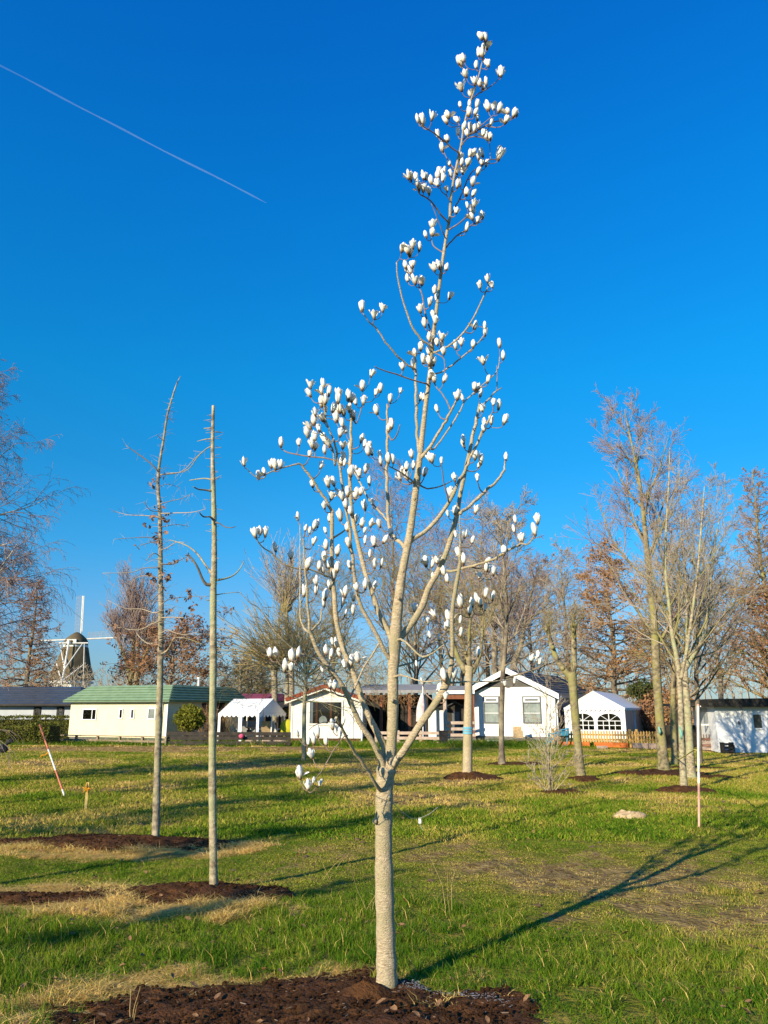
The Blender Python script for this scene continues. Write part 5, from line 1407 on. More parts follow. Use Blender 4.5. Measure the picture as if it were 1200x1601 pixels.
# dark multi-stemmed tree behind the slate roof
Ym = 44
tr = [poly_trunk(p, Ym, d) for p, d in [([(772,1110,12),(773,1050,10),(772,990,8),(768,940,5),(760,890,3)], .8), ([(782,1110,9),(783,1040,8),(786,990,6),(783,930,5),(790,880,2)], -.8), ([(797,1110,12),(803,1040,10),(815,1005,8),(822,960,6),(835,910,3),(842,880,1.5)], 0)]]
tree('multi_trunk_tree', 'dark three-stemmed bare tree straight behind the top of the gable', 'bare tree', (tr[0][0][0].x, Ym, 0), tr,
     [[(16, 0.35, 0.97, (30, 60), lambda t: 3.4*(1.2-t), 0.5)]]*3, P3(0.0085, 6, 5, 3, up=0.03, n=(6, 4, 3, 3)), 61, M['bark_dark'], M['bark_dark'], M['twig_purple'])
# far wood that reads as one mass
out = [[], [], []]; rng = random.Random(5)
Pf = P3(0.022, 6, 4, 2, up=0.05, n=(5, 3, 3, 2))
for k in range(120):
    Y = rng.uniform(95, 140); px = -30 + 1260*k/120 + rng.uniform(-6, 6); h = rng.uniform(5.0, 9.5)*(1.15 if px > 480 else 0.8)
    p = Vector((at(px, 1100, Y).x, Y, 0)); out[0].append((*p, *(p + Vector((0, 0, h*.5))), .16, .08))
    grow(out, tips, p + Vector((0, 0, h*.25)), Vector((0, 0, 1)), h*.75, .1, 0, Pf, rng)
tag(link('far_wood', segs_mesh('far_wood', out[0] + out[1] + out[2], M['twig_grey'], 3)), 'distant belt of bare trees and scrub low on the horizon', 'wood', kind='stuff')

# trees left of and behind the viewer, whose shade falls across the lawn
for i, (x, y, h, sp) in enumerate([(-9.2, 6.2, 6.5, 1.9), (-7.8, 2.8, 6.0, 0.9), (-9.8, 10.5, 7.5, 2.2), (-13.5, 12.5, 8.0, 2.6), (-7.5, -0.5, 4.6, 0.6)]):
    W = [Vector((x + 0.03*j*math.sin(j), y, -.1 + h*j/8)) for j in range(9)]; R = [0.11 - 0.0115*j for j in range(9)]
    tree('young_tree', ['bare young tree off to the left of the near mulch beds', 'bare young tree left of where the viewer stands, nearest to the straw', 'bare young tree off to the left beyond the straw', 'bare young tree far off to the left before the hedges', 'smallest bare young tree, behind the viewer on the left'][i], 'bare tree', (x, y, 0), [(W, R)],
         [[(22, 0.50 if i == 1 else 0.32, 0.97, (30, 60), lambda t: sp*(1.2 - t), 0.5)]], P3(0.008, 8, 6, 2, up=0.05, n=(5, 4, 3, 2)), 200 + i, M['bark_young'], M['bark_young'], M['twig_grey'])

# ------------------------------------------------------------------ buildings (all turned the same way, their fronts to the sun)
class Bld:
    """local frame: x along the front to the right, y into the depth, z up; origin at front corner on the ground"""
    def __init__(self, name, label, cat, origin, a, kind=None):
        self.a = math.radians(a)
        self.o = Vector((origin.x, origin.y, 0))
        self.root = empty(name, self.o, -self.a)
        tag(self.root, label, cat, kind=kind)
        self.ex = Vector((math.cos(self.a), -math.sin(self.a), 0)); self.ey = Vector((math.sin(self.a), math.cos(self.a), 0))
    def W(self, x, y, z=0): return self.o + self.ex*x + self.ey*y + Vector((0, 0, z))
    def x_at(self, px, y=0):       # local x where the front line meets a photo column
        k = ray(px, HORIZON).x
        b = self.W(0, y)
        return (k*b.y - b.x) / (self.ex.x - k*self.ex.y)
    def y_at(self, px, x=0):
        k = ray(px, HORIZON).x
        b = self.W(x, 0)
        return (k*b.y - b.x) / (self.ey.x - k*self.ey.y)
    def z_at(self, py, x, y=0):
        b = self.W(x, y)
        # height whose photo row is py at this spot
        lo, hi = -1.0, 30.0
        for _ in range(40):
            m = (lo+hi)/2
            if topx(Vector((b.x, b.y, m)))[1] > py: lo = m
            else: hi = m
        return lo
    def part(self, name, mb, mats, parent=None, smooth=False):
        return mb.build(name, mats, parent or self.root, smooth)
    def window(self, x0, x1, z0, z1, frame='white_trim', y=0.0, mull=(), trans=(), curtain=None, fw=0.05, back='interior', label=None):
        f = MB()
        f.box(x0, x1, y-0.05, y+0.02, z0, z0+fw).box(x0, x1, y-0.05, y+0.02, z1-fw, z1)
        f.box(x0, x0+fw, y-0.05, y+0.02, z0+fw, z1-fw).box(x1-fw, x1, y-0.05, y+0.02, z0+fw, z1-fw)
        for m in mull: f.box(m-fw*.4, m+fw*.4, y-0.045, y+0.01, z0+fw, z1-fw)
        for t in trans: f.box(x0+fw, x1-fw, y-0.047, y+0.012, t-fw*.35, t+fw*.35)
        w = self.part('window', f, M[frame])
        if label: w['label'] = label
        self.part('backing', MB().box(x0+fw*.5, x1-fw*.5, y-0.012, y+0.006, z0+fw*.5, z1-fw*.5), M[curtain or back], w)
        self.part('pane', MB().box(x0+fw*.6, x1-fw*.6, y-0.034, y-0.026, z0+fw*.6, z1-fw*.6), M['glass'], w)
        return w

def courses(b, quad, n, mt, parent, t=.035, name='tile_course'):
    """overlapping rows of roof tiles up a roof face: quad = lower left, lower right, upper right, upper left"""
    q = [Vector(p) for p in quad]
    nrm = (q[1]-q[0]).cross(q[3]-q[0]).normalized()
    for k in range(n):
        a, c_ = k/n, (k+1.08)/n
        lo0, lo1 = q[0].lerp(q[3], a), q[1].lerp(q[2], a); c_ = min(c_, 1)
        hi0, hi1 = q[0].lerp(q[3], c_), q[1].lerp(q[2], c_)
        m = MB().hexa([lo0 + nrm*.003, lo1 + nrm*.003, hi1 + nrm*.001, hi0 + nrm*.001], [lo0 + nrm*t, lo1 + nrm*t, hi1 + nrm*.006, hi0 + nrm*.006])
        m.build(name, M[mt], parent)
A = 24
# --- cream chalet with the green roof
c = G(258, 1164)
b = Bld('cream_chalet', 'cream clad park chalet with a green tiled roof and four small windows', 'chalet', c, A)
xl = b.x_at(110); yb = b.y_at(378, 0)
H = b.z_at(1096, 0); 
b.part('wall', MB().box(xl, 0, 0, yb, 0.28, H), M['cream_wall'])
b.part('plinth', MB().box(xl+.05, -.05, .05, yb-.05, -0.1, 0.28), M['grey_plinth'])
o_, ins, rise = 0.28, 0.75, b.z_at(1072, -1, 1) - H
rf = MB()
q0 = [(xl-o_, -o_, H+.02), (o_, -o_, H+.02), (o_, yb+o_, H+.02), (xl-o_, yb+o_, H+.02)]
q1 = [(xl-o_+ins, ins, H+.02+rise), (-ins*.5, ins, H+.02+rise), (-ins*.5, yb-ins*.5, H+.02+rise), (xl-o_+ins, yb-ins*.5, H+.02+rise)]
q0b = [(x, y, z-.06) for x, y, z in q0]
rf.hexa(q0, q1); 
rr = b.part('roof', rf, M['green_roof'])
b.part('fascia', MB().hexa(q0b, [(x, y, z-.004) for x, y, z in q0]), M['green_roof'], rr)
courses(b, [q0[0], q0[1], q1[1], q1[0]], 6, 'green_roof', rr, .05); courses(b, [q0[1], q0[2], q1[2], q1[1]], 6, 'green_roof', rr, .05)
g = MB().tube([(o_*.9, -o_*.9, H-.03), (xl-o_*.9, -o_*.9, H-.03)], [.03, .03], 8); b.part('gutter', g, M['grey_trim'], rr)
b.part('corner_trim', MB().box(-.06, .02, -.02, .06, .28, H), M['white_trim'])
b.part('downpipe', MB().cyl((-.28, -.06, .1), (-.28, -.06, H-.05), .035), M['white_trim'])
def W_(px0, px1, y0, y1, **k):
    x0, x1 = b.x_at(px0), b.x_at(px1)
    return b.window(x0, x1, b.z_at(y1, x0), b.z_at(y0, x0), **k)
W_(130, 152, 1108, 1126, curtain='curtain', mull=(b.x_at(145),))
W_(187, 193, 1108, 1124, back='grey_trim'); W_(205, 211, 1108, 1124, back='grey_trim'); W_(232, 244, 1107, 1125, curtain='curtain')
# side door and window in the shade
zs = b.z_at(1107, 0, 3.5)
sw = MB().box(-.01, .04, 2.6, 3.5, 1.0, 1.9); s1 = b.part('side_window', sw, M['dark_trim']); b.part('pane', MB().box(.035, .05, 2.68, 3.42, 1.08, 1.82), M['glass'], s1)
b.part('door', MB().box(-.01, .035, 3.9, 4.7, .28, 2.0), M['interior'])
ch = G(506, 1120)
f = b.W(-1.2, yb*.72); b.part('flue', MB().cyl((-1.2, yb*.62, H+rise-.1), (-1.2, yb*.62, H+rise+.42), .07).cyl((-1.2, yb*.62, H+rise+.42), (-1.2, yb*.62, H+rise+.52), .11), M['steel'])

# --- house with the blue-black roof at the far left
c = G(118, 1150)
c = at(118, 1150, 44.0)
b = Bld('dark_roofed_house', 'long low white house with a blue-black tiled roof, behind the hedges', 'house', c, 6)
xl = b.x_at(-60); D = 6.5
H = b.z_at(1100, -2)
Hr = b.z_at(1074, -3, D/2)
b.part('wall', MB().box(xl, 0, 0, D, 0, H), M['greyblue_wall'])  # white wall, its shade painted in as grey-blue
rr = b.part('roof', MB().hexa([(xl-.3, -.4, H-.05), (.35, -.4, H-.05), (.35, D+.4, H-.05), (xl-.3, D+.4, H-.05)], [(xl, D/2-.05, Hr), (-1.6, D/2-.05, Hr), (-1.6, D/2+.05, Hr), (xl, D/2+.05, Hr)]), M['blue_roof'])
b.part('gutter', MB().box(xl-.3, .35, -.48, -.40, H-.12, H-.02), M['dark_trim'], rr)
courses(b, [(xl-.3, -.4, H-.05), (.35, -.4, H-.05), (-1.6, D/2-.05, Hr), (xl, D/2-.05, Hr)], 8, 'blue_roof', rr, .05)
for (p0, p1) in ((53, 64), (89, 100)):
    x0, x1 = b.x_at(p0), b.x_at(p1); b.window(x0, x1, 0.3, b.z_at(1105, x0), frame='dark_trim', curtain='grey_trim' if p0 > 80 else None, fw=.1, trans=(b.z_at(1113, x0),))
# small white gable behind
c = at(113, 1110, 60)
b = Bld('white_gable_shed', 'tiny white-edged gable peeping between the blue-black and green roofs', 'shed', c, 10)
zt = at(113, 1076, 60).z; zb_ = at(113, 1092, 60).z; w = 1.0
b.part('wall', MB().prism([(-w, 0), (w, 0), (w, zb_-.3), (0, zt-.45), (-w, zb_-.3)], 0, 3), M['interior'])
b.part('roof', MB().hexa([(-w-.25, -.1, zb_-.35), (0, -.1, zt-.4), (0, 3, zt-.4), (-w-.25, 3, zb_-.35)], [(-w-.25, -.1, zb_), (0, -.1, zt), (0, 3, zt), (-w-.25, 3, zb_)]), M['slate_roof'])
b.part('roof', MB().hexa([(0, -.1, zt-.4), (w+.25, -.1, zb_-.35), (w+.25, 3, zb_-.35), (0, 3, zt-.4)], [(0, -.1, zt), (w+.25, -.1, zb_), (w+.25, 3, zb_), (0, 3, zt)]), M['slate_roof'])
b.part('barge_board', MB().prism([(-w-.27, zb_-.36), (0, zt-.38), (w+.27, zb_-.36), (w+.27, zb_+.02), (0, zt+.04), (-w-.27, zb_+.02)], -.18, -.11), M['white_trim'])

# --- hedges
def hedge(label, px0, px1, pyb, pyt, Y, depth, seed, round_=0.12):
    p0, p1 = at(px0, 1109, Y), at(px1, 1109, Y); h = at(px0, pyt, Y).z
    root = empty('hedge', ((p0.x+p1.x)/2, Y, 0)); tag(root, label, 'hedge')
    L = p1.x - p0.x
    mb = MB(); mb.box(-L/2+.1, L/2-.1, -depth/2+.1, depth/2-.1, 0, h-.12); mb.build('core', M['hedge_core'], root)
    rn = np.random.default_rng(seed)
    n = int((L*h*2 + L*depth*2 + depth*h*2)*210)
    f = rn.uniform(0, 1, n)
    x = rn.uniform(-L/2, L/2, n); y = rn.uniform(-depth/2, depth/2, n); z = rn.uniform(0, h, n)
    a = f < .45; c_ = (f >= .45) & (f < .8); d = f >= .8
    y[a] = -depth/2; z[c_] = h; x[d] = np.where(rn.uniform(0, 1, d.sum()) < .5, -L/2, L/2)
    P = np.stack([x, y, z], -1) + rn.normal(0, 0.035, (n, 3)); 
    P[:, 2] += (fbm(x*1.6 + seed, y, seed, 2) - .5)*.12*(z > h-.1)
    P[:, 1] += (fbm(x*1.9 + seed, z*1.5, seed+3, 3) - .5)*.22*a
    tag(link('leaves', quads_mesh('leaves', P, 0.032, M['hedge'], rn, aspect=1.4), root), kind='stuff')
hedge('tall dark clipped hedge along the front of the blue-black roofed house', -60, 122, 1150, 1121, 41.5, 1.2, 1)
hedge('lower brownish green clipped hedge block at the far left edge', -40, 58, 1165, 1137, 36.5, 1.3, 2)
hedge('rounded dark green hedge block behind the leaning striped pole', 62, 91, 1164, 1131, 36.3, 1.5, 3)
# yellow-green bush
def bush(label, px, py, Y, rx, rz, z0, seed, mt='leaf_green', n=2600, size=.045, core=True):
    p = at(px, 1109, Y); root = empty('bush', (p.x, Y, 0)); tag(root, label, 'bush')
    rn = np.random.default_rng(seed)
    u = rn.normal(size=(n, 3)); u /= np.linalg.norm(u, axis=1, keepdims=True)
    r = rn.uniform(.55, 1.05, (n, 1)) * (0.8 + 0.4*fbm(u[:, 0]*2.5+5, u[:, 2]*2.5+9, seed, 3))[:, None]
    P = u*r*np.array([rx, rx*.9, rz]) + np.array([0, 0, z0+rz])
    tag(link('leaves', quads_mesh('leaves', P, size, M[mt], rn), root), kind='stuff')
    st = []; rng = random.Random(seed)
    for k in range(40):
        e = Vector(tuple(P[rng.randrange(n)])); st.append((0, 0, 0, *e, .02, .006))
    tag(link('stems', segs_mesh('stems', st, M['bark_dark'], 4), root), kind='stuff')
p = at(297, 1109, 36.5)
bush('round yellow-green bush against the shaded side of the cream chalet', 297, 1128, 37.3, .70, .62, at(297, 1145, 37.3).z, 5)

# --- fences
def fence(name, label, p0, p1, npost, h, rails, postm, railm, pw=.09, rh=.09, cap=False, rt=.03):
    """post and rail; every post and every rail a part"""
    p0, p1 = Vector((p0.x, p0.y, 0)), Vector((p1.x, p1.y, 0)); d = p1-p0; L = d.length; ang = math.atan2(d.y, d.x)
    root = empty(name, p0, ang); tag(root, label, 'fence')
    pm = MB().box(-pw/2, pw/2, -pw/2, pw/2, -.1, h).mesh('post', M[postm])
    for k in range(npost): link('post', pm, root, (L*k/(npost-1), 0, 0))
    for z in rails:
        rm = MB().box(-.06, L+.06, -rt-pw/2-.003, -pw/2-.003, z-rh/2, z+rh/2).mesh('rail', M[railm]); link('rail', rm, root)
    if cap: link('top_rail', MB().box(-.1, L+.1, -pw/2-.05, pw/2+.03, h+.003, h+.045).mesh('top_rail', M[railm]), root)
    return root, L
c0, c1 = at(86, 1160, 38.0), at(259, 1160, 35.2)
fence('rail_fence', 'low weathered wooden rail fence along the front of the cream chalet', c0, c1, 6, at(90, 1151, 37).z, [0.22], 'wood_old', 'wood_old', cap=True)
c0, c1 = at(262, 1160, 35.3), at(452, 1160, 34.9)
hh = at(300, 1145.5, 35).z
fence('dark_fence', 'low dark stained rail fence before the bush and party tent', c0, c1, 8, hh, [hh*.28, hh*.62, hh*.92], 'wood_dark', 'wood_dark', rh=.15, pw=.1)
p = at(377, 1151, 34.8)
tag(MB().ball((0, 0, 0), .11, .08, .1, 12, 8).build('pink_pot', M['pink'], smooth=True, loc=p), 'small bright pink pot hanging on the dark rail fence', 'pot')
# things lying behind the dark fence
rng = random.Random(6)
for k, (px, lab) in enumerate([(392, 'grey-white paving lumps behind the dark fence, below the tent corner'), (420, 'pale stone block behind the dark fence under the tent front'), (437, 'low pale stone beside the tent chairs behind the dark fence')]):
    p = at(px, 1160, 36.2); mb = MB(); mb.ball((0, 0, .12), .35, .2, .2, 9, 5); mb.v = [(v[0]*rng.uniform(.8, 1.2), v[1], v[2]*rng.uniform(.8, 1.2)) for v in mb.v]
    tag(mb.build('stone_block', M['slab'], loc=(p.x, p.y, 0)), lab, 'stone')

# --- party tent on the left
c = at(342, 1150, 37.6); Yt = 37.6
b = Bld('party_tent', 'white party tent with a ridge roof and scalloped edge, blue-grey gable in shade', 'party tent', c, A)
xr = b.x_at(404.5); yd = b.y_at(444.5, xr); ze = b.z_at(1115, xr/2); zr = b.z_at(1092.5, xr/2, yd/2)
t = MB()
t.slab([(-.05, -.05, ze), (xr+.05, -.05, ze), (xr+.05, yd/2, zr), (-.05, yd/2, zr)], .03)
t.slab([(-.05, yd/2, zr), (xr+.05, yd/2, zr), (xr+.05, yd+.05, ze), (-.05, yd+.05, ze)], .03)
b.part('roof_cloth', t, M['tent'])
for x in (xr+.03,):
    m2 = MB(); m2.add([(x, 0, ze), (x, yd, ze), (x, yd/2, zr-.03), (x-.02, 0, ze), (x-.02, yd, ze), (x-.02, yd/2, zr-.03)], [(0,1,2), (5,4,3), (0,3,4,1), (1,4,5,2), (2,5,3,0)]); b.part('gable_cloth', m2, M['tent'])
val = MB()
def valance(mb, p0, p1, z, n, drop=.22):
    p0, p1 = Vector(p0), Vector(p1)
    for k in range(n):
        a, c2 = p0.lerp(p1, k/n), p0.lerp(p1, (k+1)/n)
        pts = [(a, z)]
        q = []
        for j in range(7):
            s = j/6; e = a.lerp(c2, s); q.append((e.x, e.y, z - drop*.45 - drop*.55*math.sin(math.pi*s)))
        top = [(a.x, a.y, z), (c2.x, c2.y, z)]
        mb.add([top[0]] + q + [top[1]], [tuple(range(9))])
valance(val, (-.06, -.06, 0), (xr+.06, -.06, 0), ze-.01, 9, .17); valance(val, (xr+.055, -.06, 0), (xr+.055, yd+.06, 0), ze-.01, 8, .17)
b.part('valance', val, M['tent'])
for (x, y) in [(0, 0), (xr*.5, 0), (xr, 0), (0, yd), (xr, yd), (xr, yd*.5)]:
    b.part('pole', MB().cyl((x, y, -.05), (x, y, ze), .032, n=10), M['white_trim'])
b.part('pole', MB().cyl((.05, 0, .0), (-.05, 0, ze), .05, n=8), M['white_trim'])
# leg cloths
for x in (0.0, xr*.56, xr-.02):
    b.part('side_cloth', MB().box(x-.07, x+.07, -.045, -.035, .1, ze-.1), M['tent'])
# garden chairs and table under it
def chair(loc, rz, mt, label):
    r_ = empty('garden_chair', loc, rz); tag(r_, label, 'garden chair', None)
    MB().box(-.24, .24, -.22, .22, .42, .46).build('seat', M[mt], r_)
    m_ = MB(); m_.slab([(-.24, .2, .46), (.24, .2, .46), (.24, .36, 1.0), (-.24, .36, 1.0)], .03); m_.build('backrest', M[mt], r_)
    for (x, y) in ((-.22, -.2), (.22, -.2), (-.22, .2), (.22, .2)): MB().cyl((x, y, 0), (x*.9, y*.9, .42), .014).build('leg', M['steel'], r_)
    for x in (-.25, .25): MB().box(x-.02, x+.02, -.2, .24, .62, .65).build('armrest', M['steel'], r_)
for (px, Y, rz, mt, lab) in [(379, 38.2, .2, 'grey_roof', 'grey garden chair left of the tent table'), (389, 38.6, -.4, 'grey_roof', 'grey garden chair at the middle of the tent front'),
                             (416, 38.3, -2.9, 'stone', 'tan cloth garden chair seen from behind under the tent gable'), (436, 38.4, 2.2, 'steel', 'folding chair leaning back at the right end of the tent')]:
    p = at(px, 1109, Y); chair((p.x, p.y, 0.05), rz, mt, lab)
p = at(398, 1109, 39.0)
r_ = empty('garden_table', (p.x, p.y, 0.05)); tag(r_, 'low garden table standing among the chairs under the tent', 'garden table')
MB().box(-.6, .6, -.4, .4, .68, .72).build('table_top', M['wood_pink'], r_)
for (x, y) in ((-.5, -.3), (.5, -.3), (-.5, .3), (.5, .3)): MB().box(x-.03, x+.03, y-.03, y+.03, 0, .68).build('leg', M['wood_pink'], r_)
# building with wine red roof behind the tent
c = at(366, 1150, 46)
b = Bld('wine_roofed_cabin', 'white cabin with a wine red roof and orange-brown window behind the party tent', 'cabin', c, A)
xr = b.x_at(408); yd = b.y_at(460, xr); ze = b.z_at(1095.5, xr); zr = b.z_at(1084.5, xr*.3, 1.5)
b.part('wall', MB().box(-1, xr, 0, yd, 0, ze), M['white_wall'])
b.part('roof', MB().hexa([(-3.2, -.35, ze), (xr+.4, -.35, ze), (xr+.4, yd+.3, ze), (-3.2, yd+.3, ze)], [(-3.2, 1.6, zr), (xr-.2, 1.6, zr), (xr-.2, yd-1, zr), (-3.2, yd-1, zr)]), M['wine_roof'])
b.part('vent', MB().cyl((xr*.5, 1.6, zr-.1), (xr*.5, 1.6, zr+.25), .12), M['dark_trim'])
x0, x1 = b.x_at(387), b.x_at(400)
b.window(x0, x1, b.z_at(1128, x0), b.z_at(1116, x0), frame='redframe', fw=.09)
b.part('door', MB().box(b.x_at(382), b.x_at(385.5), -.04, .01, 0, ze-.2), M['dark_trim'])
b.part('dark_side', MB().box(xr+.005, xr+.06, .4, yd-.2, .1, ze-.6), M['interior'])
b.part('lattice', MB().box(x0, x1, -.03, -.005, b.z_at(1136, x0), b.z_at(1130, x0)), M['offwhite_wall'])
# dark open shed right of the tent
c = at(414, 1150, 43.5)
b = Bld('dark_lean_to', 'dark open lean-to between the tent and the red-roofed chalet', 'shed', c, A)
xr = b.x_at(456); H = b.z_at(1105, xr/2); 
b.part('back_wall', MB().box(0, xr, 1.6, 1.7, 0, H), M['interior'])
b.part('roof', MB().slab([(-.1, -.3, H), (xr+.2, -.3, H), (xr+.2, 1.8, H+.25), (-.1, 1.8, H+.25)], .06), M['dark_roof'])
for x in (0, xr*.5, xr): b.part('post', MB().box(x-.05, x+.05, -.1, 0, 0, H-.07), M['wood_dark'])
p = at(450, 1109, 38.3)
tag(MB().ball((0, 0, .62), .38, .3, .42, 16, 10).build('yellow_cover', M['yellow_ball'], smooth=True, loc=(p.x, p.y, 0.1)), 'yellow-green rounded cover beside the left corner of the red-roofed chalet', 'garden cover')
# dry ornamental grass left of tent
out = []; rng = random.Random(9); p = at(334, 1109, 39.0)
for k in range(160):
    d = Vector((rng.uniform(-.5, .5), rng.uniform(-.5, .5), 1)).normalized(); L = rng.uniform(.8, 2.0); q = Vector((rng.uniform(-.5, .5), rng.uniform(-.3, .3), 0))
    e = q + d*L*.6; out.append((*q, *e, .009, .007)); out.append((*e, *(e + (d + Vector((0, 0, -.35))).normalized()*L*.4), .007, .004))
r_ = empty('dry_reed', (p.x, p.y, 0)); tag(r_, 'tall clump of dry brown stems between the cream chalet and the tent', 'ornamental grass')
tag(link('stems', segs_mesh('stems', out, M['twig_brown'], 3), r_), kind='stuff')
p = at(347, 1109, 40); out = [(*[v*1.0 for v in s[:6]], s[6], s[7]) for s in out[:100]]
r_ = empty('dry_reed', (p.x + .5, p.y, 0)); tag(r_, 'yellowish dry reed clump seen under the left half of the tent', 'ornamental grass')
tag(link('stems', segs_mesh('stems', out, M['twig_yellow'], 3), r_), kind='stuff')

# --- chalet with red tiled roof
c = G(453.5, 1164)
b = Bld('red_roofed_chalet', 'off-white chalet gable with red roof tiles and one large dark window', 'chalet', c, 3)
xr = b.x_at(563); H = b.z_at(1094, 0); Hr = b.x_at(508); za = b.z_at(1075, Hr)
He = b.z_at(1094, xr)
b.part('wall', MB().prism([(0, .28), (xr, .28), (xr, He), (Hr, za-.1), (0, H)], 0, 4.2), M['offwhite_wall'])
b.part('plinth', MB().box(.03, xr-.03, .03, 4.1, -.1, .28), M['brown_brick'])
def roofs(b, x0, xm, x1, z0, zm, z1, y0, y1, t, mt, ov=.25, edge=None, nc=0, edgetop=.05):
    s0 = (zm-z0)/(xm-x0); s1 = (z1-zm)/(x1-xm)
    L = [(x0-ov, z0-ov*s0), (xm, zm), (x1+ov, z1+ov*s1)]
    r = []
    for (a, c_) in ((L[0], L[1]), (L[1], L[2])):
        m = MB().hexa([(a[0], y0, a[1]), (c_[0], y0, c_[1]), (c_[0], y1, c_[1]), (a[0], y1, a[1])], [(a[0], y0, a[1]+t), (c_[0], y0, c_[1]+t), (c_[0], y1, c_[1]+t), (a[0], y1, a[1]+t)])
        r.append(b.part('roof', m, M[mt]))
        if nc:
            lo, hi = (a, c_) if a[1] < c_[1] else (c_, a)
            qd = [(lo[0], y1, lo[1]+t), (lo[0], y0, lo[1]+t), (hi[0], y0, hi[1]+t), (hi[0], y1, hi[1]+t)]
            if lo is c_: qd = [qd[1], qd[0], qd[3], qd[2]]
            courses(b, qd, nc, mt, r[-1], .045)
    if edge:
        for (a, c_) in ((L[0], L[1]), (L[1], L[2])):
            m = MB().hexa([(a[0], y0-.06, a[1]-.10), (c_[0], y0-.06, c_[1]-.10), (c_[0], y0-.004, c_[1]-.10), (a[0], y0-.004, a[1]-.10)], [(a[0], y0-.06, a[1]+t+edgetop), (c_[0], y0-.06, c_[1]+t+edgetop), (c_[0], y0-.004, c_[1]+t+edgetop), (a[0], y0-.004, a[1]+t+edgetop)])
            b.part('barge_board', m, M[edge], r[0])
    return r
rt = roofs(b, 0, Hr, xr, H, za, He, -.25, 4.4, .10, 'red_roof', edge='offwhite_wall', nc=8, edgetop=-.07)
# roof tiles along the verge
tm = MB().box(-.11, .11, -.16, .16, -.12, .05).mesh('roof_tile', M['red_roof'])
for (xa, zz0, xb_, zz1) in ((-.25, H-.25*(za-H)/Hr, Hr, za), (Hr, za, xr+.25, He + .25*(He-za)/(xr-Hr))):
    n = int(math.hypot(xb_-xa, zz1-zz0)/.24); an = -math.atan2(zz1-zz0, xb_-xa)
    for k in range(n):
        t = (k+.5)/n; link('roof_tile', tm, rt[0], (xa+(xb_-xa)*t, -.20, zz0+(zz1-zz0)*t+.115), (0, an + .08, 0))
x0, x1 = b.x_at(482), b.x_at(536)
w = b.window(x0, x1, b.z_at(1133.5, x0), b.z_at(1095.5, x0), frame='offwhite_wall', mull=(), fw=.07)
zb0, zb1 = b.z_at(1133.5, x0)+.07, b.z_at(1095.5, x0)-.07
b.part('curtain', MB().box(b.x_at(485), b.x_at(489), -.022, -.014, zb0, zb1), M['greyblue_wall'], w)
for p_ in (495, 517): b.part('frame', MB().box(b.x_at(p_)-.05, b.x_at(p_)+.05, -.024, -.013, zb0, zb1), M['wood_red'], w)
cx, cz = b.x_at(505), b.z_at(1126, x0)
m_ = MB(); m_.prism([(cx+.19*math.cos(k*math.pi/10), cz+.2*math.sin(k*math.pi/10)) for k in range(20)], -.024, -.015); b.part('round_ornament', m_, M['curtain'], w)
b.part('trim', MB().box(x0-.05, x1+.05, -.03, -.002, zb1+.08, zb1+.15), M['white_trim'], w)
for x in (.03, xr-.03, b.x_at(551)): b.part('corner_trim', MB().box(x-.035, x+.035, -.03, .0, .28, H-.05), M['white_trim'])
b.part('downpipe', MB().cyl((xr+.08, -.05, .05), (xr+.08, -.05, H-.1), .05), M['white_trim'])

# --- dark veranda with pale roof edge
c = at(566, 1150, 40.5)
b = Bld('dark_veranda', 'open dark veranda with grey flat roof and red-brown posts behind the magnolia trunk', 'veranda', c, 8)
xr = b.x_at(668); H = b.z_at(1083, xr/2); Ht = b.z_at(1073, xr/2, 2)
b.part('back_wall', MB().box(-.3, xr, 3.0, 3.1, 0, H-.05), M['wood_dark'])
b.part('roof', MB().hexa([(-.5, -.3, H), (xr+.8, -.3, H), (xr+.8, 4.5, H+.35), (-.5, 4.5, H+.35)], [(-.5, -.3, H+.1), (xr+.8, -.3, H+.1), (xr+.8, 4.5, H+.55), (-.5, 4.5, H+.55)]), M['grey_roof'])
b.part('fascia', MB().box(-.5, xr+.8, -.36, -.302, H-.02, H+.12), M['grey_roof'])
for p_ in (569, 596, 640, 667): x = b.x_at(p_); b.part('post', MB().box(x-.07, x+.07, -.15, -.02, 0, H), M['wood_red'] if p_ < 650 else M['wood_dark'])
for i in range(7): x = b.x_at(622)+i*.22; b.part('board', MB().box(x, x+.19, 1.0, 1.05, 0.05, 1.9), M['wood_dark'])
bl = MB()
# brown climber under the roof edge
out = []; rng = random.Random(12)
for k in range(260):
    x = rng.uniform(b.x_at(575), b.x_at(650)); z = H - rng.uniform(0.05, .55)
    q = Vector((x, -.4 + rng.uniform(-.15, .3), z)); e = q + rv(rng).normalized()*rng.uniform(.15, .45); out.append((*q, *e, .009, .006))
cl = empty('climber', b.W(0, 0), -b.a); tag(cl, 'tangle of brown climber stems hanging under the veranda roof edge', 'climbing plant')
tag(link('stems', segs_mesh('stems', out, M['twig_brown'], 3), cl), kind='stuff')
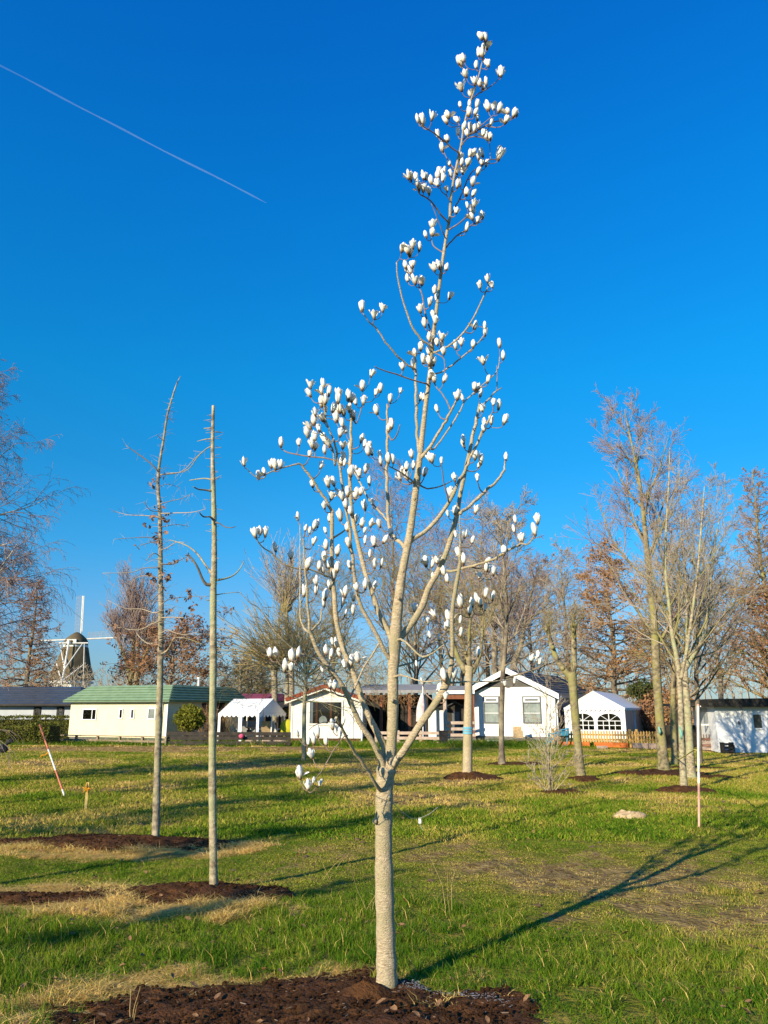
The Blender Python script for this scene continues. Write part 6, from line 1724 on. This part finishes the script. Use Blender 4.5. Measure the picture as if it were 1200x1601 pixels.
# rail fence before it
c0, c1 = at(588, 1109, 37.2), at(691, 1109, 36.8)
fence('white_rail_fence', 'low pale wooden rail fence before the dark veranda', c0, c1, 4, at(640, 1142, 37).z, [at(640, 1162, 37).z, at(640, 1154, 37).z, at(640, 1146, 37).z], 'wood_pink', 'wood_pink', rh=.13, pw=.12)
for px, lab in ((660, 'round clay pot behind the pale rail fence'), (671, 'dark pot standing right of the clay pot behind the pale rails')):
    p = at(px, 1109, 37.6); tag(MB().cyl((0, 0, 0), (0, 0, .28), .12, .17, 14).cyl((0, 0, .28), (0, 0, .33), .19, .19, 14).build('flower_pot', M['redframe'] if px == 660 else M['black'], smooth=True, loc=(p.x, p.y, 0)), lab, 'flower pot')
p = at(688, 1109, 36.2)
r_ = empty('black_bins', (p.x + .12, p.y, 0)); tag(r_, 'black container standing at the right end of the pale rail fence', 'bin')
MB().hexa([(-.16, -.18, 0), (.16, -.18, 0), (.16, .18, 0), (-.16, .18, 0)], [(-.2, -.22, .62), (.2, -.22, .62), (.2, .22, .62), (-.2, .22, .62)]).build('body', M['black'], r_)
MB().box(-.22, .22, -.24, .24, .623, .67).build('lid', M['black'], r_)
# white shed with blue-grey roof
c = at(664, 1150, 41)
b = Bld('white_shed', 'small white shed under a grey-blue ribbed roof, right of the folded parasol', 'shed', c, A)
xr = b.x_at(692.5); H = b.z_at(1107, xr); zr = b.z_at(1094, xr/2, 1.2)
b.part('wall', MB().box(0, xr, 0, 3, 0, H), M['white_wall'])
b.part('roof', MB().hexa([(-.9, -.3, H), (xr+.3, -.3, H), (xr+.3, 3.2, H), (-.9, 3.2, H)], [(-.2, 1.3, zr), (xr, 1.3, zr), (xr, 1.6, zr), (-.2, 1.6, zr)]), M['slate_roof'])
# folded parasol
p = at(660.5, 1109, 38.2)
r_ = empty('folded_parasol', (p.x, p.y, 0)); tag(r_, 'folded pale pink parasol standing in front of the dark veranda', 'parasol')
MB().cyl((0, 0, 0), (.02, 0, at(660, 1066, 38.2).z), .025).build('pole', M['white_trim'], r_)
m_ = MB(); zt = at(660, 1084, 38.2).z; zb0 = at(660, 1128, 38.2).z
vs, n, mm = [], 16, 8
for j in range(mm+1):
    t = j/mm
    for k in range(n):
        a_ = 2*math.pi*k/n; r = (.04 + .17*math.sin(math.pi*min(.62, t*.72 + .02))) * (1 + (.25 if k % 2 else -.1)); vs.append((r*math.cos(a_) - .1*t, r*math.sin(a_), zt + (zb0-zt)*t))
m_.add(vs, [(j*n+k, j*n+(k+1) % n, (j+1)*n+(k+1) % n, (j+1)*n+k) for j in range(mm) for k in range(n)]); m_.build('cloth', M['parasol'], r_, smooth=True)

# --- porch with white fascia and the dark playhouse in it
c = at(694, 1150, 40.0)
b = Bld('open_porch', 'open wooden porch with a white fascia and three pale rails beside the gabled house', 'porch', c, 4)
xr = b.x_at(742); H = b.z_at(1086, xr/2)
b.part('roof', MB().hexa([(-.1, -.25, H), (xr, -.25, H), (xr, 4, H+.1), (-.1, 4, H+.1)], [(-.1, -.25, H+.18), (xr, -.25, H+.18), (xr, 4, H+.55), (-.1, 4, H+.55)]), M['grey_roof'])
b.part('fascia', MB().box(-.15, xr, -.32, -.254, H+.03, H+.20), M['white_trim'])
b.part('beam', MB().box(-.05, xr-.02, -.2, -.1, H-.22, H-.003), M['wood_red'])
b.part('back_wall', MB().box(0, xr, 3.4, 3.5, 0, H-.02), M['wood_red'])
for p_ in (695.5, 738): x = b.x_at(p_); b.part('post', MB().box(x-.1, x+.1, -.22, -.05, 0, H-.22), M['wood_pink'] if p_ < 700 else M['wood_red'])
for y_ in (1130, 1139.5, 1149): z = b.z_at(y_, xr/2); b.part('rail', MB().box(0, xr, -.27, -.225, z-.07, z+.07), M['wood_pink'])
b.part('plinth', MB().box(-.1, xr, -.26, 3.5, -.1, b.z_at(1153, xr/2)), M['grey_plinth'])
cx = b.x_at(711, .8); w = .62; z0 = b.z_at(1153, xr/2); ze = b.z_at(1108, cx, .8); zr = b.z_at(1097, cx, .8)
h_ = Bld('playhouse', 'dark little gabled playhouse standing inside the porch', 'playhouse', b.W(cx, .8), 4)
h_.part('wall', MB().prism([(-w, z0), (w, z0), (w, ze), (0, zr-.06), (-w, ze)], 0, 1.2), M['wood_dark'])
h_.part('door', MB().box(-.16, .22, -.03, -.002, z0, ze-.15), M['grey_trim'])
roofs(h_, -w, 0, w, ze, zr-.06, ze, -.15, 1.35, .06, 'slate_roof', ov=.2)

# --- white gabled house
c = G(738.5, 1160)
b = Bld('gabled_house', 'white rendered house with white-edged gable, two lace-curtained windows and slate roof', 'house', c, 27)
xr = b.x_at(868); zL = b.z_at(1081.5, 0); zR = b.z_at(1085.5, xr); xm = b.x_at(797); zm = b.z_at(1050, xm)
D = 9.0
b.part('wall', MB().prism([(0, .3), (xr, .3), (xr, zR-.1), (xm, zm-.25), (0, zL-.1)], 0, D), M['white_wall'])
b.part('plinth', MB().box(.02, xr-.02, .02, D, -.1, .3), M['grey_plinth'])
s0 = (zm-zL)/xm; zg = b.z_at(1074, xm)
xa = (zg - zL)/s0 + .15; s1 = (zR-zm)/(xr-xm); xc_ = xm + (zg-zm)/s1 - .12
b.part('gable_boards', MB().prism([(xa, zg), (xc_, zg), (xm, zm-.26)], -.035, -.003), M['dark_gable'])
roofs(b, 0, xm, xr, zL, zm, zR, -.35, D+.3, .12, 'slate_roof', ov=.3, edge='white_trim', nc=9)
b.part('side_shade_sheet', MB().box(xr+.002, xr+.02, .02, D, .3, zR-.15), M['grey_trim'])  # dark sheet laid on the white side wall, its shade painted as colour
b.part('downpipe', MB().tube([(xr+.35, -.2, zR-.12), (xr+.2, -.05, zR-.3), (xr+.08, .0, zR-.5), (xr+.08, .0, .1)], [.035]*4), M['white_trim'])
for (p0, p1) in ((756, 781), (817, 846)):
    x0, x1 = b.x_at(p0), b.x_at(p1)
    zt, zb0, zc_ = b.z_at(1088.5, x0), b.z_at(1131, x0), b.z_at(1099, x0)
    f = MB(); fw = .06
    f.box(x0, x1, -.05, .02, zb0, zb0+fw).box(x0, x1, -.05, .02, zt-fw*.7, zt).box(x0, x0+fw, -.05, .02, zb0+fw, zt-fw*.7).box(x1-fw, x1, -.05, .02, zb0+fw, zt-fw*.7).box(x0+fw, x1-fw, -.05, .02, zc_-.03, zc_+.03)
    w = b.part('window', f, M['grey_trim'])
    b.part('lace_curtain', MB().box(x0+fw, x1-fw, -.012, .004, zb0+fw, zc_-.03), M['curtain'], w)
    b.part('transom_panel', MB().box(x0+fw, x1-fw, -.03, .006, zc_+.03, zt-fw*.7), M['white_trim'], w)
    b.part('transom_light', MB().box(x0+fw+.08, x1-fw-.08, -.036, -.031, zc_+.10, zc_+.19), M['grey_trim'], w)
    b.part('glazing_bar', MB().box(x0+fw, x1-fw, -.04, -.02, (zb0+zc_)/2-.015, (zb0+zc_)/2+.015), M['white_trim'], w)
    b.part('pane', MB().box(x0+fw*.6, x1-fw*.6, -.019, -.014, zb0+fw*.5, zc_), M['glass'], w)
# chair-like box and boards at the wall
p = at(808, 1109, 38.3); r_ = empty('garden_box', (p.x, p.y, 0)); tag(r_, 'beige upholstered box seat on a low pallet before the gabled house', 'box seat')
MB().box(-.21, .21, -.18, .18, .28, .62).build('body', M['stone'], r_); m_ = MB().box(-.2, .2, .12, .19, .62, .80); m_.build('backrest', M['stone'], r_)
for k in range(4): MB().box(-.5, .45, -.3+k*.15, -.2+k*.15, .18, .21).build('plank', M['wood_old'], r_)
for x in (-.45, .36): MB().box(x, x+.08, -.3, .25, .0, .178).build('bearer', M['wood_dark'], r_)
p = at(771, 1109, 38.3); m_ = MB(); m_.box(-.34, .3, -.15, .15, .1, .17).box(-.30, -.22, -.1, .1, 0, .1).box(.18, .26, -.1, .1, 0, .1)
tag(m_.build('low_bench', M['white_trim'], loc=(p.x, p.y, 0)), 'low white slab bench at the foot of the gabled house', 'bench')
# grey annexe behind
c = at(869, 1150, 47)

# --- gazebo with arched windows
c = at(886.5, 1150, 38.6)
b = Bld('white_gazebo', 'white party tent with arched windows behind the picket fence', 'party tent', c, A)
xr = b.x_at(974.5); yd = b.y_at(1003, xr); ze = b.z_at(1107, xr/2); xm = b.x_at(929); zp = b.z_at(1079.5, xm, .1)
t = MB()
ap = (xr/2, yd*.5)
zr = b.z_at(1080, xr/2)
t.slab([(-.08, -.08, ze), (xr/2, -.08, zr), (xr/2, yd+.08, zr), (-.08, yd+.08, ze)], .03)
t.slab([(xr/2, -.08, zr), (xr+.08, -.08, ze), (xr+.08, yd+.08, ze), (xr/2, yd+.08, zr)], .03)
b.part('roof_cloth', t, M['tent'])
b.part('gable_cloth', MB().prism([(0, ze), (xr, ze), (xr/2, zr-.03)], -.05, -.03), M['tent'])
v = MB(); valance(v, (-.08, -.095, 0), (xr+.08, -.095, 0), ze+.02, 13, .16); valance(v, (xr+.09, -.09, 0), (xr+.09, yd+.08, 0), ze+.02, 9, .16); b.part('valance', v, M['tent'])
# front cloth with two arched holes built from strips
fr = MB(); holes = [(b.x_at(893), b.x_at(927)), (b.x_at(932.5), b.x_at(969))]
zs_ = b.z_at(1141, xr/2); zsp = b.z_at(1127, xr/2); zk = b.z_at(1115.5, xr/2)
def arch(x, h): 
    x0, x1 = h; u = (x-(x0+x1)/2)/((x1-x0)/2)
    return zsp + (zk-zsp)*math.sqrt(max(0, 1-u*u))
N_ = 64
xs = sorted(set([xr*k/N_ for k in range(N_+1)] + [h for q in holes for h in q]))
for a_, c_ in zip(xs, xs[1:]):
    m = (a_+c_)/2; hole = next((h for h in holes if h[0] < m < h[1]), None)
    if hole is None: fr.box(a_, c_, -.02, 0, .05, ze+.02)
    else:
        fr.box(a_, c_, -.02, 0, .05, zs_)
        z0, z1 = arch(a_, hole), arch(c_, hole)
        fr.hexa([(a_, -.02, z0), (c_, -.02, z1), (c_, 0, z1), (a_, 0, z0)], [(a_, -.02, ze+.02), (c_, -.02, ze+.02), (c_, 0, ze+.02), (a_, 0, ze+.02)])
b.part('front_cloth', fr, M['tent'])
for h in holes:
    xm_ = (h[0]+h[1])/2; g = MB()
    g.box(xm_-.02, xm_+.02, -.03, -.005, zs_, zk)
    for x in (h[0]+(h[1]-h[0])*.25, h[0]+(h[1]-h[0])*.75): g.box(x-.015, x+.015, -.028, -.006, zs_, zsp)
    for z in (zsp, (zs_+zsp)/2): g.box(h[0], h[1], -.026, -.008, z-.015, z+.015)
    for s in (-1, 1): g.cyl((xm_, -.018, zsp), (xm_+s*(h[1]-h[0])*.34, -.018, zsp+(zk-zsp)*.72), .014, n=6)
    w = b.part('arched_window', g, M['tent'])
    b.part('pane', MB().prism([(h[0], zs_), (h[1], zs_)] + [(h[1]+(h[0]-h[1])*k/12, arch(h[1]+(h[0]-h[1])*k/12, h)) for k in range(13)], -.004, -.001), M['glass'], w)
b.part('side_foil', MB().box(xr-.005, xr+.01, .05, yd, .05, ze), M['tent_grey'])
b.part('back_cloth', MB().box(0, xr, yd-.02, yd, .05, ze), M['tent_grey'])
for (x, y) in ((0, 0), (xr, 0), (xr, yd), (xr, yd*.5), (0, yd)): b.part('pole', MB().box(x-.06, x+.06, y-.07, y+.05, 0, ze), M['tent'])
# small dark hut roof right of it
c = at(1000, 1150, 47)
b = Bld('dark_hut', 'dark hut with grey pitched roof half hidden behind the white gazebo', 'hut', c, A)
xr = b.x_at(1036); ze = b.z_at(1107, 0); zr = b.z_at(1097, xr*.3, 1.5)
b.part('wall', MB().box(-1.2, xr, 0, 3, 0, ze), M['wood_red'])
b.part('roof', MB().hexa([(-2.0, -.3, ze), (xr*.55, -.3, ze), (xr*.55, 3.2, ze), (-2.0, 3.2, ze)], [(-2.0, 1.4, zr), (xr*.3, 1.4, zr), (xr*.3, 1.5, zr), (-2.0, 1.5, zr)]), M['slate_roof'])
b.part('door', MB().box(.25, .55, -.03, -.002, 0, ze-.2), M['white_trim'])
bush('dark evergreen shrub behind the end of the picket fence', 1008, 1100, 44, .8, .6, 2.0, 21, 'evergreen', 1200, .06)
bush('ragged rust brown shrub between the dark hut and the mossy trunk', 1040, 1120, 43, 1.5, 1.3, .2, 22, 'leaf_brown', 1500, .06)
bush('brown tangled shrub behind the banded trunk before the open shed', 1062, 1125, 41, 1.2, 1.3, .2, 23, 'leaf_rust', 900, .05)
# picket fence
c0, c1 = at(862, 1109, 35.6), at(1026, 1109, 33.6)
d = Vector((c1.x-c0.x, c1.y-c0.y, 0)); L = d.length
root = empty('picket_fence', (c0.x, c0.y, 0), math.atan2(d.y, d.x)); tag(root, 'new yellow wooden picket fence in front of the white gazebo', 'fence')
h = at(950, 1142, 34.5).z; z0 = .22
pm = MB().prism([(-.035, z0), (.035, z0), (.035, h-.05), (0, h), (-.035, h-.05)], -.012, .012).mesh('picket', M['wood_fence'])
n = int(L/.118)
for k in range(n+1): link('picket', pm, root, (L*k/n, -.03, random.Random(k).uniform(-.012, .012)))
rm = MB().box(0, L, 0, .04, h*.42, h*.42+.07).mesh('rail', M['wood_fence']); link('rail', rm, root); rm = MB().box(0, L, 0, .04, h-.22, h-.15).mesh('rail', M['wood_fence']); link('rail', rm, root)
pm = MB().box(-.05, .05, -.02, .08, -.1, h+.06).mesh('post', M['wood_fence'])
for t in (0.0, .04, .74, .80, 1.0): link('post', pm, root, (L*t, .03, 0))
for (a_, c_, mt) in ((.06, .36, 'wood_orange'), (.40, .72, 'wood_orange')):
    for z in (.02, .125): link('plank', MB().box(L*a_, L*c_, -.09, -.05, z, z+.10).mesh('plank', M[mt]), root)
for (a_, c_) in ((.76, .90), (.905, .99)): link('slab', MB().box(L*a_, L*c_, -.10, -.04, 0, .22).mesh('slab', M['slab']), root)
p = at(937, 1109, 34.0); tag(MB().box(-.2, .2, -.1, .1, 0, .10).build('plank_end', M['wood_pink'], loc=(p.x, p.y, 0), rot=(0, 0, .2)), 'short pale plank lying before the orange boards', 'plank')
# light blue frame (garden swing or barrow) at the fence's left end
p = at(872, 1109, 34.8)
r_ = empty('blue_frame', (p.x, p.y, 0)); tag(r_, 'light blue slanted metal frame at the left end of the picket fence', 'frame')
for (x0, z0_, x1, z1, y) in ((-.62, .02, .05, .72, 0), (-.3, .55, .42, .80, .05), (.05, .72, .42, .78, -.05), (.32, .15, .42, .8, .1), (-.62, .02, -.35, .60, .2)):
    MB().cyl((x0, y, z0_), (x1, y, z1), .035).build('bar', M['blue_plastic'], r_)
MB().hexa([(-.1, -.1, .48), (.35, -.1, .5), (.35, .2, .5), (-.1, .2, .48)], [(-.15, -.15, .66), (.42, -.15, .7), (.42, .25, .7), (-.15, .25, .66)]).build('tray', M['blue_plastic'], r_)

# --- white hut at the right edge and its open shed
c = G(1124, 1178)
b = Bld('white_hut', 'white panelled hut with a dark flat roof and one grey window at the right edge', 'hut', c, 10)
xr = b.x_at(1300); H = b.z_at(1105, 1)
b.part('wall', MB().box(0, xr, 0, 4, .04, H), M['panel_white'])
rf = MB().hexa([(-.25, -.35, H), (xr, -.35, H), (xr, 4.2, H), (-.25, 4.2, H)], [(-.35, -.45, H+.28), (xr, -.45, H+.34), (xr, 4.2, H+.34), (-.35, 4.2, H+.28)]); b.part('roof', rf, M['dark_roof'])
x = b.x_at(1158.5); b.part('cover_strip', MB().box(x-.035, x+.035, -.03, -.002, .04, H-.003), M['greyblue_wall'])
x0, x1 = b.x_at(1173), b.x_at(1190); b.window(x0, x1, b.z_at(1140.5, x0), b.z_at(1115, x0), back='grey_trim')
b.part('lamp', MB().ball((b.x_at(1152), -.06, b.z_at(1130, 1)), .05, .05, .07), M['grey_trim'])
c = at(1092, 1150, 31.5)
b = Bld('open_shed', 'dark open shed with a white-framed window left of the white hut', 'shed', c, 8)
xr = b.x_at(1123); H = b.z_at(1104, .5)
b.part('roof', MB().hexa([(-.9, -.2, H), (xr+.1, -.2, H), (xr+.1, 2.6, H), (-.9, 2.6, H)], [(-.9, -.25, H+.10), (xr+.1, -.25, H+.16), (xr+.1, 2.6, H+.16), (-.9, 2.6, H+.10)]), M['dark_roof'])
b.part('fascia', MB().box(0, xr, -.24, -.205, H-.03, H+.02), M['white_trim'])
w = MB(); zt, zb0 = b.z_at(1107, .5), b.z_at(1134, .5); w.box(.0, xr, -.1, -.05, zb0, zb0+.05).box(.0, .05, -.1, -.05, zb0+.05, zt).box(xr-.18, xr-.13, -.1, -.05, zb0+.05, zt)
ww = b.part('window', w, M['white_trim']); b.part('pane', MB().box(.03, xr-.15, -.08, -.074, zb0+.02, zt), M['glass'], ww)
zc_ = b.z_at(1160, .5)
for k in range(4): b.part('board', MB().box(-.1, xr, -.12, -.06, .06+k*.12, .06+k*.12+.1), M['brickwork'] if k % 2 else M['wood_pink'])
for k in range(9): x = -.05+k*xr/8; b.part('baluster', MB().box(x-.02, x+.02, -.1, -.06, zc_, b.z_at(1148, .5)), M['wood_old'])
b.part('back_wall', MB().box(-.9, xr, 2.4, 2.5, 0, H*.55), M['wood_dark'])
for x in (-.8, xr-.02): b.part('post', MB().box(x-.05, x+.05, -.15, -.05, 0, H), M['wood_dark'])
p = at(1130, 1109, 29.6); r_ = empty('black_crate', (p.x, p.y, 0), .1); tag(r_, 'black slatted crate standing at the left corner of the white hut', 'crate')
MB().box(-.17, .17, -.14, .14, 0, .04).build('base', M['black'], r_)
for z in (.08, .2, .32): MB().box(-.18, .18, -.15, -.12, z, z+.07).box(-.18, .18, .12, .15, z, z+.07).build('slat', M['black'], r_)
for x in (-.19, .16): MB().box(x, x+.03, -.15, .15, 0, .42).build('side_panel', M['black'], r_)
p = at(1137, 1109, 29.8); tag(MB().box(-.08, .08, -.1, .1, 0, .32).cyl((0, 0, .32), (0, 0, .36), .05).build('grey_canister', M['grey_plinth'], loc=(p.x, p.y, 0)), 'small grey canister between the black crate and the white hut wall', 'canister')

# --- windmill
Ym_ = 190.0
def mp(px, py, dy=0): return at(px, py, Ym_ + dy)
c = at(107, 1109, Ym_); root = empty('windmill', (c.x, Ym_, 0)); tag(root, 'old thatched windmill with white stage and bare sails, far off at the left', 'windmill')
O = Vector(root.location); s_ = pxm(at(113, 1060, Ym_))
zT, zB, zS = at(113, 1012, Ym_).z, at(113, 1063, Ym_).z, at(113, 1076, Ym_).z
def octo(mb, z0, r0, z1, r1, mi=0, n=8, cx0=0.0, cx1=0.0):
    a0 = math.pi/8
    vs = [(cx0 + r0*math.cos(a0+2*math.pi*k/n), r0*math.sin(a0+2*math.pi*k/n), z0) for k in range(n)] + [(cx1 + r1*math.cos(a0+2*math.pi*k/n), r1*math.sin(a0+2*math.pi*k/n), z1) for k in range(n)]
    mb.add(vs, [(k, (k+1) % n, (k+1) % n+n, k+n) for k in range(n)] + [tuple(range(n, 2*n))], mi)
m_ = MB(); octo(m_, zB, 34*s_, zB+(zT-zB)*.45, 26.5*s_); octo(m_, zB+(zT-zB)*.45, 26.5*s_, zT, 19*s_, cx1=1.5*s_); m_.build('thatched_body', M['thatch'], root)
m_ = MB(); octo(m_, 0, 30*s_, zB-.05, 29*s_); m_.build('base', M['mill_white'], root)
m_ = MB(); octo(m_, zB-.9, 33*s_, zB-.4, 33*s_); m_.build('stage', M['mill_white'], root)
m_ = MB(); octo(m_, zT, 18.5*s_, zT+4*s_, 18.2*s_, cx0=1.5*s_, cx1=1.5*s_); m_.build('white_band', M['mill_white'], root)
m_ = MB()
cap = [(0, 17.5), (.25, 17.5), (.5, 14.5), (.75, 9), (.93, 4), (1.0, .6)]
vs = []; n = 16; hz = 20*s_
for (t, r) in cap:
    for k in range(n):
        a_ = 2*math.pi*k/n; vs.append((1.5*s_ + r*s_*math.cos(a_)*1.0, r*s_*math.sin(a_)*1.15, zT+4*s_ + hz*t))
m_.add(vs, [(j*n+k, j*n+(k+1) % n, (j+1)*n+(k+1) % n, (j+1)*n+k) for j in range(len(cap)-1) for k in range(n)]); m_.build('cap', M['thatch'], root, smooth=True)
m_ = MB().box(-6*s_, 9*s_, -19.5*s_, -17*s_, zT+4.5*s_, zT+11*s_); m_.build('cap_boards', M['mill_white'], root)
yf = -26*s_
def pole(x0, y0, x1, y1, d0, d1, r, nm='brace', mt='mill_white'):
    a_, b_2 = mp(x0, y0) - O, mp(x1, y1) - O; a_.y, b_2.y = d0, d1
    MB().cyl(a_, b_2, r, n=6).build(nm, M[mt], root)
pole(117, 1003, 114, 1072, yf*.9, -44*s_, 1.6*s_, 'tail_pole'); 
pole(102, 1010, 116, 1050, -20*s_, -38*s_, .9*s_); pole(136, 1008, 116, 1048, -20*s_, -38*s_, .9*s_)
pole(94, 1038, 113, 1066, -14*s_, -43*s_, .95*s_); pole(138, 1038, 115, 1066, -14*s_, -43*s_, .95*s_)
pole(100, 1007, 145, 1007, -20*s_, -20*s_, 1.1*s_, 'cross_beam')
pole(139, 1008, 141, 1072, -20*s_, -30*s_, .7*s_, 'cross_beam')
# sails: a stock, a leading board and a lattice each
hub = mp(116.5, 997) - O; hub.y = 24*s_
MB().cyl(hub - Vector((0, 10*s_, 0)), hub + Vector((0, 2*s_, 0)), 2*s_, n=10).build('axle', M['thatch'], root)
for ang, nm in ((math.radians(92.5), 0), (math.radians(2.5), 1), (math.radians(182.5), 2), (math.radians(272.5), 3)):
    L = 70*s_
    sl = MB().box(5*s_, L, -.8*s_, .8*s_, -.8*s_, .8*s_)
    o = sl.build('sail', M['mill_white'] , root); o.location = hub; o.rotation_euler = (0, -ang, 0)
    bd = MB().box(12*s_, L, -.4*s_, .4*s_, (-2.5 if nm == 0 else -1.7)*s_, -.85*s_); bd.build('leading_board', M['steel'] if nm == 0 else M['grey_roof'], o)
    g = MB()
    for k in range(26): x = 12*s_ + k*(L-12*s_)/25; g.box(x-.15*s_, x+.15*s_, -.1*s_, .1*s_, .8*s_, 10*s_)
    for z in (4, 7, 10): g.box(12*s_, L, -.2*s_, -.1*s_, z*s_, (z+.3)*s_)
    tag(g.build('sail_lattice', M['twig_grey'], o), kind='stuff')

# --- marker poles, stake, tag, rope and bands
def striped(name, label, p0, p1, r, cuts, cat='marker pole', mats=('red', 'pole_white')):
    root = empty(name, p0); tag(root, label, cat); d = p1-p0; prev = 0
    for i, t in enumerate(cuts + [1.0]):
        MB().cyl(d*prev, d*t, r, n=12).build('red_band' if mats[i % 2] in ('red', 'pole_red') else 'white_band', M[mats[i % 2]], root); prev = t
    return root
p0 = G(103, 1246); p0.z -= .05
p1 = at(61.5, 1133, p0.y + .5)
r_ = striped('leaning_pole', 'thin red and white striped marker pole leaning steeply on the left', p0, p1, .016, [.13, .38, .66], mats=('pole_white', 'red'))
r2 = p0.lerp(p1, .62) - p0; m_ = MB()
m_.tube([r2, r2 + Vector((-.06, -.02, -.05)), r2 + Vector((-.13, -.03, -.06)), r2 + Vector((-.16, -.03, -.10))], [.02, .012, .014, .006], 6); m_.build('orange_ribbon', M['orange_tape'], r_)
p0 = G(133.5, 1266); zt = at(133.5, 1223, p0.y).z
r_ = empty('wooden_stake', p0); tag(r_, 'short yellow wooden stake with an orange ribbon tied near its top', 'stake')
MB().box(-.022, .022, -.012, .012, -.05, zt).build('stake', M['stake'], r_)
m_ = MB().box(-.034, .034, -.02, .02, zt*.70, zt*.82)
for (dx, dz) in ((-.07, .03), (-.06, -.06), (.07, .01), (.03, -.09), (-.02, .10)): m_.tube([(0, -.02, zt*.76), (dx*.6, -.035, zt*.76+dz*.4), (dx, -.03, zt*.76+dz)], [.012, .012, .004], 5)
m_.build('ribbon', M['orange_tape'], r_)
p0 = G(1092.5, 1293); p0.z = -.03; p1 = at(1091, 1101, p0.y)
r_ = striped('upright_pole', 'tall upright white pole with faded red bands and a red tip, right side', p0, p1, .017, [.36, .985], mats=('pole_red', 'pole_white'))
m_ = MB(); e0 = p1; e1 = G(1068, 1236)
pts = [p0.lerp(p1, .62) - p0]
for (px, py, Y) in ((1085, 1172, 13.0), (1075, 1179, 14.5), (1062, 1187, 16.0), (1054, 1183, 16.8)): pts.append(at(px, py, Y) - p0)
rp = empty('yellow_rope', p0); tag(rp, 'sagging yellow rope tied from the upright pole towards the slim tree', 'rope')
m_.tube(pts, [.011]*5, 6); m_.build('cord', M['rope'], rp, smooth=True)
for (px, py0, py1, Y, rr, lab) in ((1031, 1136, 1148, Yr-.12, .055, 'turquoise strip of tape on the left side of the thick mossy trunk'), (1064.5, 1136, 1156, Yr2-.11, .045, 'turquoise band tied on the slim trunk left of the upright pole')):
    a_, b_2 = at(px, py0, Y), at(px, py1, Y); r_ = empty('tree_band', b_2); tag(r_, lab, 'tree band')
    m_ = MB(); h_z = (a_-b_2).z; m_.tube([(0, 0, 0), (.01, -.02, h_z*.4), (-.005, -.01, h_z*.7), (.0, 0, h_z)], [rr*.35, rr*.6, rr*.5, rr*.3], 8); m_.build('tape', M['cyan'], r_, smooth=True)
# plant label on its wire beside the magnolia
p0 = G(662, 1300); m_ = MB()
r_ = empty('plant_tag', p0); tag(r_, 'small white plant tag hanging on a bent wire right of the magnolia trunk', 'plant tag')
q = [at(x, y, Y) - p0 for x, y, Y in ((662, 1300, p0.y), (657, 1291, p0.y-.02), (654, 1281, p0.y-.05), (658, 1278, p0.y-.2))]
m_.tube(q, [.004]*4, 5); q = [at(x, y, Y) - p0 for x, y, Y in ((612, 1254, MAG_Y+.3), (628, 1270, MAG_Y+1.5), (642, 1279, MAG_Y+3), (655, 1280, p0.y-.2), (672, 1272, p0.y-.1), (684, 1262, p0.y))]
m_.tube(q, [.003]*6, 5); m_.build('wire', M['wire'], r_)
a_ = at(656, 1283, p0.y-.1) - p0; MB().box(a_.x-.018, a_.x+.018, a_.y-.002, a_.y+.002, a_.z-.035, a_.z+.035).build('card', M['white_trim'], r_)
# black object at the far left edge (folded tarp with a handle)
p0 = G(3, 1178); m_ = MB(); m_.ball((0, 0, .16), .2, .14, .16, 10, 6).ball((.22, 0, .42), .13, .08, .07, 8, 5).tube([(.05, 0, .2), (.15, 0, .35), (.3, 0, .47)], [.07, .05, .04], 6)
rng = random.Random(2); m_.v = [(v[0]*rng.uniform(.8, 1.2), v[1], v[2]*rng.uniform(.85, 1.15)) for v in m_.v]
tag(m_.build('black_sack', M['black'], loc=(p0.x, p0.y, 0)), 'crumpled black sack on the grass at the far left edge', 'sack')
# bare bramble shoots in the grass left of the magnolia foot
rng = random.Random(44)
for i, (px, py, h, lab) in enumerate([(572, 1425, .5, 'thin pale shoot in the grass just left of the magnolia trunk'), (700, 1425, .45, 'thin arching stalk in the grass right of the magnolia trunk'), (508, 1372, .35, 'thin dry stalk between the straw bed and the magnolia'), (213, 1600, .17, 'dry straw stalks sticking up at the lower left of the mulch')]):
    g = G(px, py); st = []
    for k in range(3):
        p = Vector((rng.uniform(-.05, .05), rng.uniform(-.05, .05), 0)); d = Vector((rng.uniform(-.8, .8), rng.uniform(-.4, .4), 1)).normalized()
        for s in range(6):
            q_ = p + d*h/6; st.append((*p, *q_, .0022*(1-s*.1), .0022*(1-(s+1)*.1))); p = q_; d = (d + rv(rng)*.12 + Vector((0, 0, -.12))).normalized()
    o = link('grass_stalk', segs_mesh('grass_stalk', st, M['straw'], 4), loc=(g.x, g.y, float(ground_h(g.x, g.y)))); tag(o, lab, 'stalk')

# --- condensation trail high in the sky
a_, b_2 = at(-420, -113, 2600), at(416, 317.5, 2600)
root = empty('contrail', b_2); d = a_ - b_2
tag(root, 'thin white aircraft contrail slanting down the upper left sky', 'contrail')
m_ = MB(); n = 40
pts = [d*(1-k/n) + Vector((0, 0, 2*math.sin(k*.35) + 1.2*math.sin(k*.9))) for k in range(n+1)]; rad = [4.0 + .8*math.sin(k*1.3) - .7*(k/n) for k in range(n+1)]; rad[-1] = .6
m_.tube(pts, rad, 8); m_.build('vapour', M['trail'], root, smooth=True)
